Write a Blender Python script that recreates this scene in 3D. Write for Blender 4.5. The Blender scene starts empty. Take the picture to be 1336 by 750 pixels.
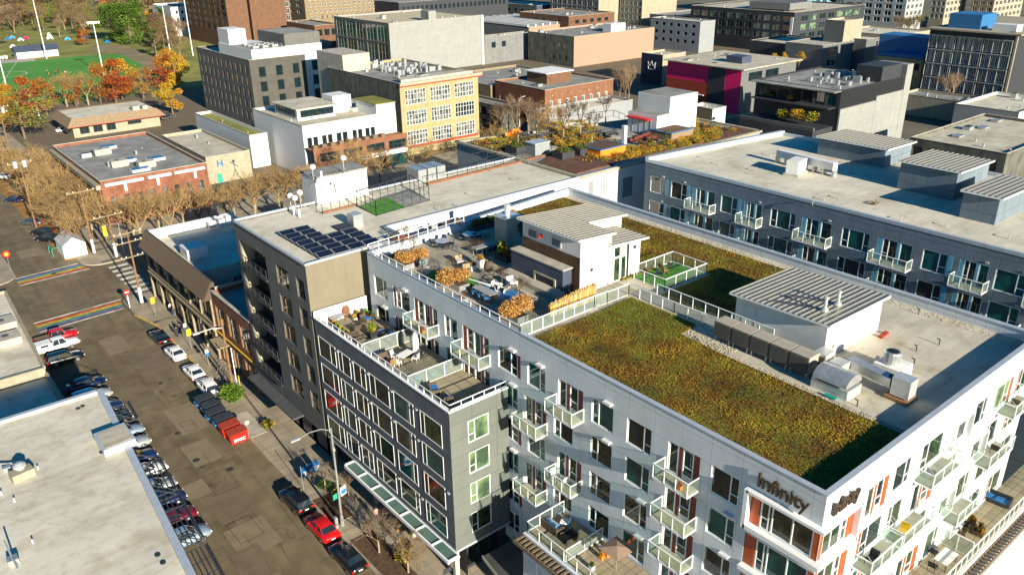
import bpy, math, random
from mathutils import Vector, Matrix, noise
R=math.radians; S=bpy.context.scene; COL=S.collection
rnd=random.Random(7)
# ---------------- camera (a drone 53 m above the street, looking down the block)
F0=1066.26
RX=Vector((0.77184356,0.26325185,-0.57875383)); RY=Vector((-0.63566891,0.30015846,-0.71121722)); RZ=Vector((-0.01351139,0.91684424,0.39901639))
cam=bpy.data.cameras.new('camera'); cam.sensor_width=36; cam.lens=36*F0/1336; cam.clip_end=4000; cam.clip_start=.5
co=bpy.data.objects.new('camera',cam); COL.objects.link(co); S.camera=co
co.matrix_world=Matrix.Translation((0,0,53))@Matrix((RX,RY,RZ)).to_4x4()
# ---------------- sky and sun
SUN_AZ=R(265); SUN_EL=R(18.6)
W=bpy.data.worlds.new('World'); S.world=W; W.use_nodes=True
sky=W.node_tree.nodes.new('ShaderNodeTexSky'); sky.sky_type='NISHITA'; sky.sun_disc=False
sky.sun_elevation=SUN_EL; sky.sun_rotation=math.pi/2-SUN_AZ; sky.altitude=50; sky.air_density=1.1; sky.dust_density=.4; sky.ozone_density=3
bg=W.node_tree.nodes['Background']; bg.inputs[1].default_value=.055
hs=W.node_tree.nodes.new('ShaderNodeHueSaturation'); hs.inputs['Saturation'].default_value=1.75; W.node_tree.links.new(sky.outputs[0],hs.inputs['Color']); W.node_tree.links.new(hs.outputs[0],bg.inputs[0])
sl=bpy.data.lights.new('sun','SUN'); sl.energy=5; sl.angle=R(.5); sl.color=(1,.92,.75)
so=bpy.data.objects.new('sun',sl); COL.objects.link(so)
sd=Vector((math.cos(SUN_AZ)*math.cos(SUN_EL),math.sin(SUN_AZ)*math.cos(SUN_EL),math.sin(SUN_EL)))
so.rotation_euler=sd.to_track_quat('Z','Y').to_euler()
S.render.engine='CYCLES'; S.view_settings.view_transform='Standard'; S.view_settings.look='None'; S.view_settings.gamma=1
S.view_settings.exposure=1.1
S.cycles.max_bounces=6; S.cycles.transparent_max_bounces=12

def at(px,py,z=0.):
    v=(px-668,375-py,-F0); r=(RX.dot(v),RY.dot(v),RZ.dot(v)); t=(z-53)/r[2]
    return (r[0]*t,r[1]*t)
def zat(px,py,x=None,y=None):
    v=(px-668,375-py,-F0); r=(RX.dot(v),RY.dot(v),RZ.dot(v)); t=x/r[0] if x is not None else y/r[1]
    return (r[0]*t,r[1]*t,r[2]*t+53)

# ---------------- materials
MT={}
def _new(n):
    m=bpy.data.materials.new(n); m.use_nodes=True; MT[n]=m
    return m,m.node_tree.nodes,m.node_tree.links,m.node_tree.nodes['Principled BSDF']
def c4(c): return (c[0],c[1],c[2],1)
def mul(nt,a,b,fac=1):
    n=nt.nodes.new('ShaderNodeMix'); n.data_type='RGBA'; n.blend_type='MULTIPLY'; n.inputs[0].default_value=fac
    nt.links.new(a,n.inputs[6]); nt.links.new(b,n.inputs[7]); return n.outputs[2]
def noisecol(nt,scale,lo,hi,detail=4,vec=None,stretch=None,contrast=(.35,.65)):
    n=nt.nodes.new('ShaderNodeTexNoise'); n.inputs['Scale'].default_value=scale; n.inputs['Detail'].default_value=detail
    if vec is None:
        tc=nt.nodes.new('ShaderNodeTexCoord'); vec=tc.outputs['Object']
    if stretch:
        mp=nt.nodes.new('ShaderNodeMapping'); mp.inputs['Scale'].default_value=stretch; nt.links.new(vec,mp.inputs[0]); vec=mp.outputs[0]
    nt.links.new(vec,n.inputs['Vector'])
    r=nt.nodes.new('ShaderNodeValToRGB'); r.color_ramp.elements[0].position=contrast[0]; r.color_ramp.elements[1].position=contrast[1]
    r.color_ramp.elements[0].color=c4(lo); r.color_ramp.elements[1].color=c4(hi); nt.links.new(n.outputs[0],r.inputs[0]); return r.outputs[0]
def g3(v): return (v,v,v)
def flat(n,col,rough=.8,var=.12,scale=1.5,metal=0,bump=0,streak=None,fine=0,spec=.4):
    m,N,L,b=_new(n); nt=m.node_tree
    rgb=N.new('ShaderNodeRGB'); rgb.outputs[0].default_value=c4(col); o=rgb.outputs[0]
    if var: o=mul(nt,o,noisecol(nt,scale,g3(1-var),g3(1+var*.6)))
    if fine: o=mul(nt,o,noisecol(nt,scale*14,g3(1-fine),g3(1+fine)))
    if streak: o=mul(nt,o,noisecol(nt,1,g3(1-streak[0]),g3(1),stretch=streak[1]))
    L.new(o,b.inputs['Base Color']); b.inputs['Roughness'].default_value=rough; b.inputs['Metallic'].default_value=metal
    b.inputs['Specular IOR Level'].default_value=spec
    if bump:
        nn=N.new('ShaderNodeTexNoise'); nn.inputs['Scale'].default_value=scale*10; bp=N.new('ShaderNodeBump'); bp.inputs['Strength'].default_value=bump; bp.inputs['Distance'].default_value=.05
        tc=N.new('ShaderNodeTexCoord'); L.new(tc.outputs['Object'],nn.inputs['Vector']); L.new(nn.outputs[0],bp.inputs['Height']); L.new(bp.outputs[0],b.inputs['Normal'])
    return m
def bricks(n,c1,c2,mc,bw,bh,ms,rough=.85,off=.5,horiz=False,var=.15,scale=.6,streak=True,fine=0.05,bump=.3):
    """panels, bricks or paving joints; wall coordinates are (x+y, z), ground ones (x, y)"""
    m,N,L,b=_new(n); nt=m.node_tree
    tc=N.new('ShaderNodeTexCoord'); v=tc.outputs['Object']
    if not horiz:
        s=N.new('ShaderNodeSeparateXYZ'); L.new(v,s.inputs[0]); a=N.new('ShaderNodeMath'); L.new(s.outputs[0],a.inputs[0]); L.new(s.outputs[1],a.inputs[1])
        c=N.new('ShaderNodeCombineXYZ'); L.new(a.outputs[0],c.inputs[0]); L.new(s.outputs[2],c.inputs[1]); v=c.outputs[0]
    t=N.new('ShaderNodeTexBrick'); t.offset=off; t.inputs['Color1'].default_value=c4(c1); t.inputs['Color2'].default_value=c4(c2); t.inputs['Mortar'].default_value=c4(mc)
    t.inputs['Scale'].default_value=1; t.inputs['Brick Width'].default_value=bw; t.inputs['Row Height'].default_value=bh; t.inputs['Mortar Size'].default_value=ms; t.inputs['Mortar Smooth'].default_value=.2
    L.new(v,t.inputs['Vector']); o=t.outputs[0]
    o=mul(nt,o,noisecol(nt,scale,g3(1-var),g3(1+var*.5)))
    if streak: o=mul(nt,o,noisecol(nt,1,g3(1-var*.8),g3(1),stretch=(1.6,1.6,.12) if not horiz else (.15,1.2,1)))
    if fine: o=mul(nt,o,noisecol(nt,9,g3(1-fine),g3(1+fine)))
    if horiz and n.startswith('roof'):
        o=mul(nt,o,noisecol(nt,.35,(.88,.85,.79),g3(1.02),detail=9,contrast=(.36,.46))); o=mul(nt,o,noisecol(nt,1.3,(.9,.88,.84),g3(1.02),detail=7,contrast=(.3,.5)))
        nz=N.new('ShaderNodeTexNoise'); nz.inputs['Scale'].default_value=.25; nz.inputs['Detail'].default_value=6; L.new(tc.outputs['Object'],nz.inputs['Vector'])
        ad=N.new('ShaderNodeVectorMath'); ad.operation='MULTIPLY_ADD'; L.new(nz.outputs['Color'],ad.inputs[0]); ad.inputs[1].default_value=(7,7,0); L.new(tc.outputs['Object'],ad.inputs[2])
        vv=N.new('ShaderNodeTexVoronoi'); vv.feature='DISTANCE_TO_EDGE'; vv.inputs['Scale'].default_value=.07; L.new(ad.outputs[0],vv.inputs['Vector'])
        rr=N.new('ShaderNodeValToRGB'); rr.color_ramp.elements[0].position=.001; rr.color_ramp.elements[1].position=.010; rr.color_ramp.elements[0].color=(.88,.86,.81,1); rr.color_ramp.elements[1].color=(1,1,1,1); L.new(vv.outputs[0],rr.inputs[0]); o=mul(nt,o,rr.outputs[0])
    L.new(o,b.inputs['Base Color']); b.inputs['Roughness'].default_value=rough; b.inputs['Specular IOR Level'].default_value=.35
    if bump:
        bp=N.new('ShaderNodeBump'); bp.invert=True; bp.inputs['Strength'].default_value=bump; bp.inputs['Distance'].default_value=.02
        L.new(t.outputs[1],bp.inputs['Height']); L.new(bp.outputs[0],b.inputs['Normal'])
    return m
def glassm(n,col,rough=.04,inner=None,scale=.9):
    m,N,L,b=_new(n); nt=m.node_tree; b.inputs['Roughness'].default_value=rough; b.inputs['Specular IOR Level'].default_value=.8
    oi=N.new('ShaderNodeObjectInfo'); tc=N.new('ShaderNodeTexCoord')
    a=N.new('ShaderNodeVectorMath'); a.operation='MULTIPLY_ADD'; L.new(oi.outputs['Random'],a.inputs[0]); a.inputs[1].default_value=(37,37,37); L.new(tc.outputs['Object'],a.inputs[2])
    o=noisecol(nt,scale,col,inner or tuple(c*2.2+.01 for c in col),detail=2,vec=a.outputs[0],contrast=(.45,.6)); L.new(o,b.inputs['Base Color']); return m
def seethru(n,col,alpha):
    m,N,L,b=_new(n); t=N.new('ShaderNodeBsdfTransparent'); t.inputs[0].default_value=c4(col); mx=N.new('ShaderNodeMixShader'); mx.inputs[0].default_value=alpha
    b.inputs['Base Color'].default_value=(.42,.5,.46,1); b.inputs['Roughness'].default_value=.12
    L.new(t.outputs[0],mx.inputs[1]); L.new(b.outputs[0],mx.inputs[2]); L.new(mx.outputs[0],N['Material Output'].inputs[0]); return m
def leafm(n,c1,c2,scale=.8,tr=.25):
    m,N,L,b=_new(n); nt=m.node_tree; o=noisecol(nt,scale,c1,c2,contrast=(.3,.7)); L.new(o,b.inputs['Base Color']); b.inputs['Roughness'].default_value=.7; b.inputs['Specular IOR Level'].default_value=.2
    t=N.new('ShaderNodeBsdfTranslucent'); L.new(o,t.inputs[0]); mx=N.new('ShaderNodeMixShader'); mx.inputs[0].default_value=tr
    L.new(b.outputs[0],mx.inputs[1]); L.new(t.outputs[0],mx.inputs[2]); L.new(mx.outputs[0],N['Material Output'].inputs[0]); return m
def paint(n,col,metal=.0,rough=.22):
    m,N,L,b=_new(n); b.inputs['Base Color'].default_value=c4(col); b.inputs['Roughness'].default_value=rough; b.inputs['Metallic'].default_value=metal; b.inputs['Coat Weight'].default_value=.6; b.inputs['Coat Roughness'].default_value=.05
    o=noisecol(m.node_tree,2.5,g3(rough*.8),g3(rough*1.7)); L.new(o,b.inputs['Roughness']); return m

bricks('white_panel',(.57,.605,.63),(.60,.63,.65),(.34,.36,.38),2.4,1.63,.018,off=0,var=.07,bump=.25)
bricks('blue_panel',(.14,.18,.215),(.155,.195,.23),(.05,.06,.075),3.2,1.63,.02,off=.5,var=.1)
bricks('dark_panel',(.105,.115,.13),(.12,.13,.145),(.045,.05,.06),2.6,1.63,.02,off=0,var=.12)
bricks('sage_panel',(.125,.135,.122),(.135,.145,.13),(.06,.065,.06),2.6,1.63,.018,off=0,var=.08)
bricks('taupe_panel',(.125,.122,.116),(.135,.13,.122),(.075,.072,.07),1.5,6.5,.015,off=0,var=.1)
bricks('tan_panel',(.185,.16,.11),(.195,.17,.12),(.14,.12,.085),1.4,9,.012,off=0,var=.06)
bricks('red_brick',(.29,.09,.04),(.21,.066,.032),(.22,.13,.09),.45,.15,.02,var=.25)
bricks('orange_brick',(.24,.095,.042),(.20,.075,.035),(.2,.12,.08),.45,.15,.02,var=.2)
bricks('brown_brick',(.17,.08,.042),(.14,.065,.035),(.14,.09,.06),.5,.2,.02,var=.15)
bricks('tan_brick',(.24,.18,.10),(.22,.16,.09),(.19,.15,.1),.5,.2,.02,var=.1)
bricks('taupe_sunside',(.08,.074,.064),(.088,.08,.068),(.05,.046,.04),1.5,6.5,.015,off=0,var=.1)  # darker copy of taupe_panel: sun on the end wall balanced in the colour
bricks('cmu_grey',(.17,.175,.175),(.19,.19,.185),(.12,.12,.12),1.2,.6,.02,var=.12)
bricks('roof_pale',(.50,.455,.36),(.52,.47,.37),(.36,.32,.25),16,1.05,.018,horiz=True,off=.3,var=.16,scale=.22,fine=.05,bump=.1)
bricks('roof_white',(.59,.545,.44),(.61,.565,.455),(.45,.41,.33),14,1.8,.014,horiz=True,off=.3,var=.14,scale=.16,fine=.04,bump=.08)
bricks('roof_grey',(.27,.265,.25),(.29,.28,.26),(.18,.17,.16),12,1,.02,horiz=True,off=.4,var=.22,scale=.25,bump=.1)
bricks('paver',(.34,.30,.22),(.38,.33,.25),(.17,.15,.11),.6,.6,.015,horiz=True,off=0,var=.14,scale=.7,bump=.3)
bricks('sidewalk',(.33,.275,.195),(.355,.295,.21),(.19,.155,.11),1.8,1.8,.022,horiz=True,off=0,var=.2,scale=.35,fine=.09,bump=.3)
bricks('deck',(.34,.28,.18),(.39,.32,.21),(.13,.11,.08),1.2,.6,.02,horiz=True,off=0,var=.15,bump=.3)
bricks('wood_slats',(.12,.065,.035),(.16,.085,.045),(.03,.02,.015),3,.14,.02,off=.37,var=.3)
bricks('pale_cladding',(.25,.255,.24),(.265,.27,.25),(.19,.195,.185),6,1.3,.02,off=.3,var=.06)
bricks('grey_clap',(.25,.265,.28),(.27,.285,.29),(.17,.18,.2),6,.2,.014,off=.3,var=.06)
flat('white',(.64,.635,.62),.6,.06); flat('white_frame',(.80,.80,.78),.45,.03); flat('white_roofing',(.74,.73,.70),.7,.12)
flat('parapet_cap',(.50,.53,.56),.35,.08,metal=.3); flat('galv',(.48,.49,.49),.38,.14,3,metal=.6); flat('alum',(.62,.63,.62),.35,.1,3,metal=.5)
flat('grey',(.30,.30,.29),.7,.12); flat('mid_grey',(.125,.13,.13),.7,.12); flat('dark_grey',(.075,.078,.08),.6,.15); flat('black',(.015,.016,.018),.5,.1)
flat('charcoal',(.035,.038,.045),.6,.15); flat('navy',(.012,.02,.045),.6,.1); flat('navy_wall',(.05,.065,.10),.6,.1)
flat('rust_panel',(.42,.075,.02),.5,.1); flat('maroon_panel',(.20,.028,.02),.5,.1); flat('aqua_panel',(.10,.32,.45),.5,.08)
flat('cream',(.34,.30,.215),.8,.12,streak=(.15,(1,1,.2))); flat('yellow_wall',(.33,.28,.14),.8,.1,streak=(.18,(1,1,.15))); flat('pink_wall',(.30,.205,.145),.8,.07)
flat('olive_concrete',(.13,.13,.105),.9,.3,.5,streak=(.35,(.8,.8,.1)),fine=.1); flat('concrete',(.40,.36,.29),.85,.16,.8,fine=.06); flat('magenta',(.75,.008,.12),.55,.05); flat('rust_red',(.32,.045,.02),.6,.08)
flat('wood',(.30,.16,.07),.7,.3,4); flat('pole_wood',(.22,.12,.06),.85,.3,3); flat('orange',(.85,.22,.02),.6,.1); flat('red',(.6,.02,.015),.4,.05); flat('yellow',(.8,.5,.02),.5,.08)
flat('blue',(.02,.16,.42),.4,.1); flat('sky_blue',(.05,.35,.75),.5,.1); flat('green_sign',(.02,.3,.22),.5,.05); flat('canvas',(.42,.41,.39),.8,.15); flat('tent',(.85,.84,.82),.7,.05)
flat('asphalt_roof',(.06,.062,.06),.9,.3,.6); flat('blue_roof',(.03,.14,.32),.5,.12); flat('ochre_roof',(.50,.42,.28),.8,.15)
flat('corrugated',(.33,.31,.265),.5,.1,2,metal=.2); flat('rib_shadow',(.16,.15,.14),.5,.1); flat('mansard',(.27,.185,.11),.8,.12,3,streak=(.2,(2,.4,1)))
flat('wicker',(.09,.065,.045),.8,.3,20); flat('cushion_blue',(.03,.18,.42),.7,.3,12); flat('cushion_grey',(.35,.35,.36),.8,.15); flat('fabric_white',(.75,.73,.7),.8,.1)
flat('bark',(.17,.125,.075),.9,.3,4); flat('bark_pale',(.30,.235,.14),.9,.25,4); flat('soil',(.10,.055,.03),.95,.35,3,bump=.5); flat('brown_bed',(.115,.05,.03),.95,.3,1.2,fine=.2,bump=.4)
flat('turf',(.06,.20,.02),.9,.2,2,fine=.2); flat('skin',(.5,.3,.2),.6,.05); flat('hair',(.05,.03,.02),.8,.2); flat('denim',(.06,.09,.16),.85,.2,8)
flat('pink_cloth',(.7,.35,.3),.85,.15,8); flat('teal_cloth',(.08,.13,.15),.85,.2,8); flat('khaki',(.3,.24,.15),.85,.15,8); flat('dark_cloth',(.03,.03,.04),.85,.2,8)
flat('rubber',(.018,.018,.018),.8,.1); flat('rim',(.35,.36,.37),.3,.1,metal=.7); flat('lamp_white',(.85,.85,.8),.3,.03); flat('tail_red',(.55,.01,.01),.25,.05); flat('plate',(.7,.72,.75),.4,.02)
glassm('glass_mint',(.16,.24,.14),inner=(.02,.05,.04),scale=.7); glassm('glass_dark',(.006,.016,.019),inner=(.012,.022,.024)); glassm('glass_teal',(.008,.085,.078),inner=(.006,.045,.045)); glassm('glass_green',(.028,.05,.018),inner=(.008,.02,.012),scale=1.4); glassm('glass_blind',(.15,.23,.10),rough=.2,inner=(.04,.07,.04),scale=.5)
glassm('glass_pale',(.16,.17,.16),rough=.15,inner=(.02,.03,.03),scale=1.2); glassm('glass_room',(.012,.018,.016),inner=(.06,.052,.03),scale=.8); glassm('car_glass',(.01,.018,.028),rough=.05,inner=(.016,.026,.04))
seethru('rail_glass',(.90,.96,.93),.1); seethru('frost_glass',(.78,.87,.82),.3)
def gx(a,b): return tuple(x*b for x in a)
class MB:
    def __init__(s): s.v=[]; s.f=[]; s.m=[]
    def face(s,pts,mi=0):
        n=len(s.v); s.v.extend(tuple(p) for p in pts); s.f.append(tuple(range(n,n+len(pts)))); s.m.append(mi)
    def mesh(s,vs,fs,mi=0):
        n=len(s.v); s.v.extend(tuple(p) for p in vs)
        for f in fs: s.f.append(tuple(n+i for i in f)); s.m.append(mi)
    def box(s,x0,x1,y0,y1,z0,z1,mi=0):
        if x0>x1: x0,x1=x1,x0
        if y0>y1: y0,y1=y1,y0
        s.mesh([(x0,y0,z0),(x1,y0,z0),(x1,y1,z0),(x0,y1,z0),(x0,y0,z1),(x1,y0,z1),(x1,y1,z1),(x0,y1,z1)],
               [(0,3,2,1),(4,5,6,7),(0,1,5,4),(1,2,6,5),(2,3,7,6),(3,0,4,7)],mi)
        return s
    def cbox(s,cx,cy,z0,lx,ly,h,mi=0,a=0,tilt=0):
        c,n=math.cos(a),math.sin(a); P=[]
        for z in (z0,z0+h):
            for dx,dy in ((-1,-1),(1,-1),(1,1),(-1,1)):
                X,Y=dx*lx/2,dy*ly/2; P.append((cx+X*c-Y*n,cy+X*n+Y*c,z+(X*tilt)))
        s.mesh(P,[(0,3,2,1),(4,5,6,7),(0,1,5,4),(1,2,6,5),(2,3,7,6),(3,0,4,7)],mi); return s
    def prism(s,poly,z0,z1,mi=0,ti=None):
        n=len(poly); V=[(x,y,z0) for x,y in poly]+[(x,y,z1) for x,y in poly]
        s.mesh(V,[(i,(i+1)%n,n+(i+1)%n,n+i) for i in range(n)],mi); s.mesh(V,[tuple(range(n,2*n))],mi if ti is None else ti); s.mesh(V,[tuple(range(n-1,-1,-1))],mi); return s
    def tube(s,p,q,r0,r1=None,n=6,mi=0,cap=True):
        r1=r0 if r1 is None else r1; p=Vector(p); q=Vector(q); d=(q-p)
        if d.length<1e-6: return s
        d.normalize(); a=d.orthogonal().normalized(); b=d.cross(a); V=[]
        for c,r in ((p,r0),(q,r1)):
            for i in range(n):
                t=2*math.pi*i/n; V.append(c+a*(r*math.cos(t))+b*(r*math.sin(t)))
        F=[(i,(i+1)%n,n+(i+1)%n,n+i) for i in range(n)]
        if cap: F+= [tuple(range(n,2*n)),tuple(range(n-1,-1,-1))]
        s.mesh(V,F,mi); return s
    def path(s,pts,r,n=6,mi=0):
        for a,b in zip(pts,pts[1:]): s.tube(a,b,r,r,n,mi)
        return s
    def lathe(s,cx,cy,prof,n=12,mi=0):
        V=[(cx+r*math.cos(2*math.pi*i/n),cy+r*math.sin(2*math.pi*i/n),z) for r,z in prof for i in range(n)]; F=[]
        for k in range(len(prof)-1):
            F+=[(k*n+i,k*n+(i+1)%n,(k+1)*n+(i+1)%n,(k+1)*n+i) for i in range(n)]
        F+=[tuple(range((len(prof)-1)*n,len(prof)*n)),tuple(range(n-1,-1,-1))]; s.mesh(V,F,mi); return s
    def leaves(s,c,rad,n,size,rg,mis=(0,),shell=.35,flatz=1):
        for i in range(n):
            while True:
                x,y,z=rg.uniform(-1,1),rg.uniform(-1,1),rg.uniform(-1,1); d=x*x+y*y+z*z
                if shell<d<1: break
            p=Vector((c[0]+x*rad[0],c[1]+y*rad[1],c[2]+z*rad[2])); u=Vector((rg.gauss(0,1),rg.gauss(0,1),rg.gauss(0,.6)*flatz)).normalized(); w=u.orthogonal().normalized(); w=(w*math.cos(i)+u.cross(w)*math.sin(i))
            k=size*rg.uniform(.6,1.3); s.face((p-u*k,p-w*k*.5,p+u*k,p+w*k*.5),rg.choice(mis))
        return s
    def wall(s,F,u0,u1,z0,z1,holes=(),mi=0,reveal=.14,d=0):
        us=sorted({u0,u1}|{h[0] for h in holes if u0<h[0]<u1}|{h[1] for h in holes if u0<h[1]<u1}); zs=sorted({z0,z1}|{h[2] for h in holes if z0<h[2]<z1}|{h[3] for h in holes if z0<h[3]<z1})
        for a,b in zip(us,us[1:]):
            run=None
            for c,e in zip(zs,zs[1:]):
                um,zm=(a+b)/2,(c+e)/2
                if any(h[0]<um<h[1] and h[2]<zm<h[3] for h in holes):
                    if run is not None: s.face((P(F,a,d,run),P(F,b,d,run),P(F,b,d,c),P(F,a,d,c)),mi); run=None
                elif run is None: run=c
            if run is not None: s.face((P(F,a,d,run),P(F,b,d,run),P(F,b,d,z1),P(F,a,d,z1)),mi)
        for h in holes:
            a,b,c,e=h[:4]; k=d-reveal
            for q in (((a,c),(a,e)),((b,c),(b,e)),((a,c),(b,c)),((a,e),(b,e))):
                (ua,za),(ub,zb)=q; s.face((P(F,ua,d,za),P(F,ub,d,zb),P(F,ub,k,zb),P(F,ua,k,za)),mi)
        return s
    def fbox(s,F,u0,u1,d0,d1,z0,z1,mi=0):
        V=[P(F,u,d,z) for z in (z0,z1) for u,d in ((u0,d0),(u1,d0),(u1,d1),(u0,d1))]
        s.mesh(V,[(0,3,2,1),(4,5,6,7),(0,1,5,4),(1,2,6,5),(2,3,7,6),(3,0,4,7)],mi); return s
    def build(s,name,mats,parent=None,smooth=False,off=None,**tags):
        me=bpy.data.meshes.new(name)
        o0=off if off is not None else (WL.get(parent.name,(0,0,0)) if parent else (0,0,0))
        V=[(x-o0[0],y-o0[1],z-o0[2]) for x,y,z in s.v]
        me.from_pydata(V,[],s.f)
        if isinstance(mats,str): mats=[mats]
        for m in mats: me.materials.append(MT[m])
        me.polygons.foreach_set('material_index',s.m)
        if smooth: me.polygons.foreach_set('use_smooth',[True]*len(s.f))
        me.update(); o=bpy.data.objects.new(name,me); COL.objects.link(o)
        if parent: o.parent=parent; WL[o.name]=o0
        elif off is not None: o.location=off
        for k,v in tags.items():
            if v is not None: o[k]=v
        return o
WL={}
def P(F,u,d,z): return (F[0]+F[2]*u+F[4]*d,F[1]+F[3]*u+F[5]*d,z)
def SW(x): return (x,0,0,1,-1,0)
def SE(y): return (0,y,1,0,0,-1)
def thing(name,label,cat,loc=(0,0,0),group=None):
    o=bpy.data.objects.new(name,None); o.empty_display_size=.3; COL.objects.link(o); o.location=loc; o['label']=label; o['category']=cat
    if group: o['group']=group
    WL[o.name]=tuple(loc); return o
def tag(o,label=None,cat=None,group=None,kind=None):
    if label: o['label']=label
    if cat: o['category']=cat
    if group: o['group']=group
    if kind: o['kind']=kind
    return o
def single(mb,name,mats,label,cat,loc,group=None,smooth=False): return tag(mb.build(name,mats,off=loc,smooth=smooth),label,cat,group)
def copy_tree(o,parent=None):
    c=o.copy(); COL.objects.link(c)
    if parent: c.parent=parent
    for ch in list(o.children): copy_tree(ch,c)
    return c
def place(o,x,y,z,a=0,label=None,group=None,scale=None):
    o.location=(x,y,z); o.rotation_euler=(0,0,a)
    if label: o['label']=label
    if group: o['group']=group
    if scale: o.scale=(scale,)*3 if not isinstance(scale,tuple) else scale
    return o
GL=['glass_dark']*3+['glass_teal']*4+['glass_room']*2
def window(par,F,u0,u1,z0,z1,mull=(),tr=(),fm='white_frame',gm=None,fw=.09,d=-.05,deep=.07,sep=True,name='window',proud=0):
    """framed window: mull = fractions of the width, tr = (bay, fraction of the height)"""
    b=MB(); a0,a1=d-deep,d+proud
    b.fbox(F,u0,u0+fw,a0,a1,z0,z1); b.fbox(F,u1-fw,u1,a0,a1,z0,z1); b.fbox(F,u0+fw,u1-fw,a0,a1,z0,z0+fw); b.fbox(F,u0+fw,u1-fw,a0,a1,z1-fw,z1)
    e=[u0+fw]
    for m in mull: c=u0+(u1-u0)*m; b.fbox(F,c-fw*.45,c+fw*.45,a0,a1-.005,z0+fw,z1-fw); e+=[c-fw*.45,c+fw*.45]
    e.append(u1-fw)
    for k,fr in tr: zc=z0+(z1-z0)*fr; b.fbox(F,e[2*k],e[2*k+1],a0,a1-.01,zc-fw*.35,zc+fw*.35)
    g=MB() if sep else b
    g.face((P(F,u0+.02,a0+.015,z0+.02),P(F,u1-.02,a0+.015,z0+.02),P(F,u1-.02,a0+.015,z1-.02),P(F,u0+.02,a0+.015,z1-.02)),0 if sep else 1)
    gm=gm or rnd.choice(GL)
    if sep:
        w=b.build(name,fm,par); g.build('pane',gm,w); return w
    return b.build(name,[fm,gm],par)
def asphalt_mat():
    m,N,L,b=_new('asphalt'); nt=m.node_tree
    rgb=N.new('ShaderNodeRGB'); rgb.outputs[0].default_value=(.185,.142,.083,1); o=rgb.outputs[0]
    o=mul(nt,o,noisecol(nt,.09,g3(.78),g3(1.12),detail=6)); o=mul(nt,o,noisecol(nt,.5,g3(.84),g3(1.08),contrast=(.4,.62),detail=8)); o=mul(nt,o,noisecol(nt,12,g3(.88),g3(1.1)))
    o=mul(nt,o,noisecol(nt,1,g3(.82),g3(1.04),stretch=(.9,.05,1)))
    tc=N.new('ShaderNodeTexCoord'); nz=N.new('ShaderNodeTexNoise'); nz.inputs['Scale'].default_value=.35; nz.inputs['Detail'].default_value=5; L.new(tc.outputs['Object'],nz.inputs['Vector'])
    ad=N.new('ShaderNodeVectorMath'); ad.operation='MULTIPLY_ADD'; L.new(nz.outputs['Color'],ad.inputs[0]); ad.inputs[1].default_value=(5,5,0); L.new(tc.outputs['Object'],ad.inputs[2])
    v=N.new('ShaderNodeTexVoronoi'); v.feature='DISTANCE_TO_EDGE'; v.inputs['Scale'].default_value=.09; L.new(ad.outputs[0],v.inputs['Vector'])
    r=N.new('ShaderNodeValToRGB'); r.color_ramp.elements[0].position=.002; r.color_ramp.elements[1].position=.007; r.color_ramp.elements[0].color=(.72,.72,.72,1); r.color_ramp.elements[1].color=(1,1,1,1); L.new(v.outputs[0],r.inputs[0]); o=mul(nt,o,r.outputs[0])
    v=N.new('ShaderNodeTexVoronoi'); v.inputs['Scale'].default_value=.33; v.inputs['Randomness'].default_value=1; L.new(tc.outputs['Object'],v.inputs['Vector'])
    r=N.new('ShaderNodeValToRGB'); r.color_ramp.elements[0].position=.04; r.color_ramp.elements[1].position=.16; r.color_ramp.elements[0].color=(.55,.55,.56,1); r.color_ramp.elements[1].color=(1,1,1,1); L.new(v.outputs[0],r.inputs[0]); o=mul(nt,o,r.outputs[0])
    L.new(o,b.inputs['Base Color']); b.inputs['Roughness'].default_value=.85; b.inputs['Specular IOR Level'].default_value=.3
asphalt_mat()
flat('asphalt_patch',(.145,.112,.07),.9,.15,.6,fine=.1); flat('asphalt_pale',(.205,.16,.10),.9,.12,.6,fine=.1); flat('tar',(.045,.04,.034),.7,.1)
flat('ground',(.13,.115,.08),.95,.3,.05,fine=.1); flat('lawn',(.21,.20,.04),.95,.35,.08,fine=.15); flat('field',(.07,.24,.022),.85,.1,.05,fine=.05); flat('kerb',(.42,.36,.27),.85,.15); flat('kerb_yellow',(.6,.36,.04),.8,.25,2)
flat('leaf_path',(.22,.17,.09),.95,.25,.1,fine=.1); flat('litter',(.30,.15,.035),.95,.35,.6,fine=.2)
for n,c in dict(paint_white=(.62,.58,.50),p_red=(.40,.07,.03),p_orange=(.45,.16,.03),p_yellow=(.50,.36,.05),p_green=(.08,.22,.09),p_blue=(.08,.18,.30),p_violet=(.16,.07,.14)).items(): flat(n,c,.85,.35,.9,fine=.1)
def st(o): o['kind']='structure'; return o
def poly(name,pts,z,m,kind=True):
    b=MB(); b.face([(x,y,z) for x,y in pts]); o=b.build(name,m)
    if kind: st(o)
    return o
poly('ground',[(-1500,-900),(3000,-900),(3000,3000),(-1500,3000)],-.02,'ground')
poly('road',[(9,-60),(26.4,-60),(26.4,1500),(9,1500)],0,'asphalt')
poly('road',[(-300,130),(9,130),(9,151.5),(-300,151.5)],0,'asphalt'); poly('road',[(26.4,132),(420,132),(420,150),(26.4,150)],0,'asphalt')
def arcpts(cx,cy,r,a0,a1,n=8): return [(cx+r*math.cos(R(a0+(a1-a0)*i/n)),cy+r*math.sin(R(a0+(a1-a0)*i/n))) for i in range(n+1)]
def slab(name,pts,m='sidewalk',h=.13,kerb='kerb'):
    b=MB(); b.prism(pts,-.02,h,1,0); return st(b.build(name,[m,kerb]))
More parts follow.
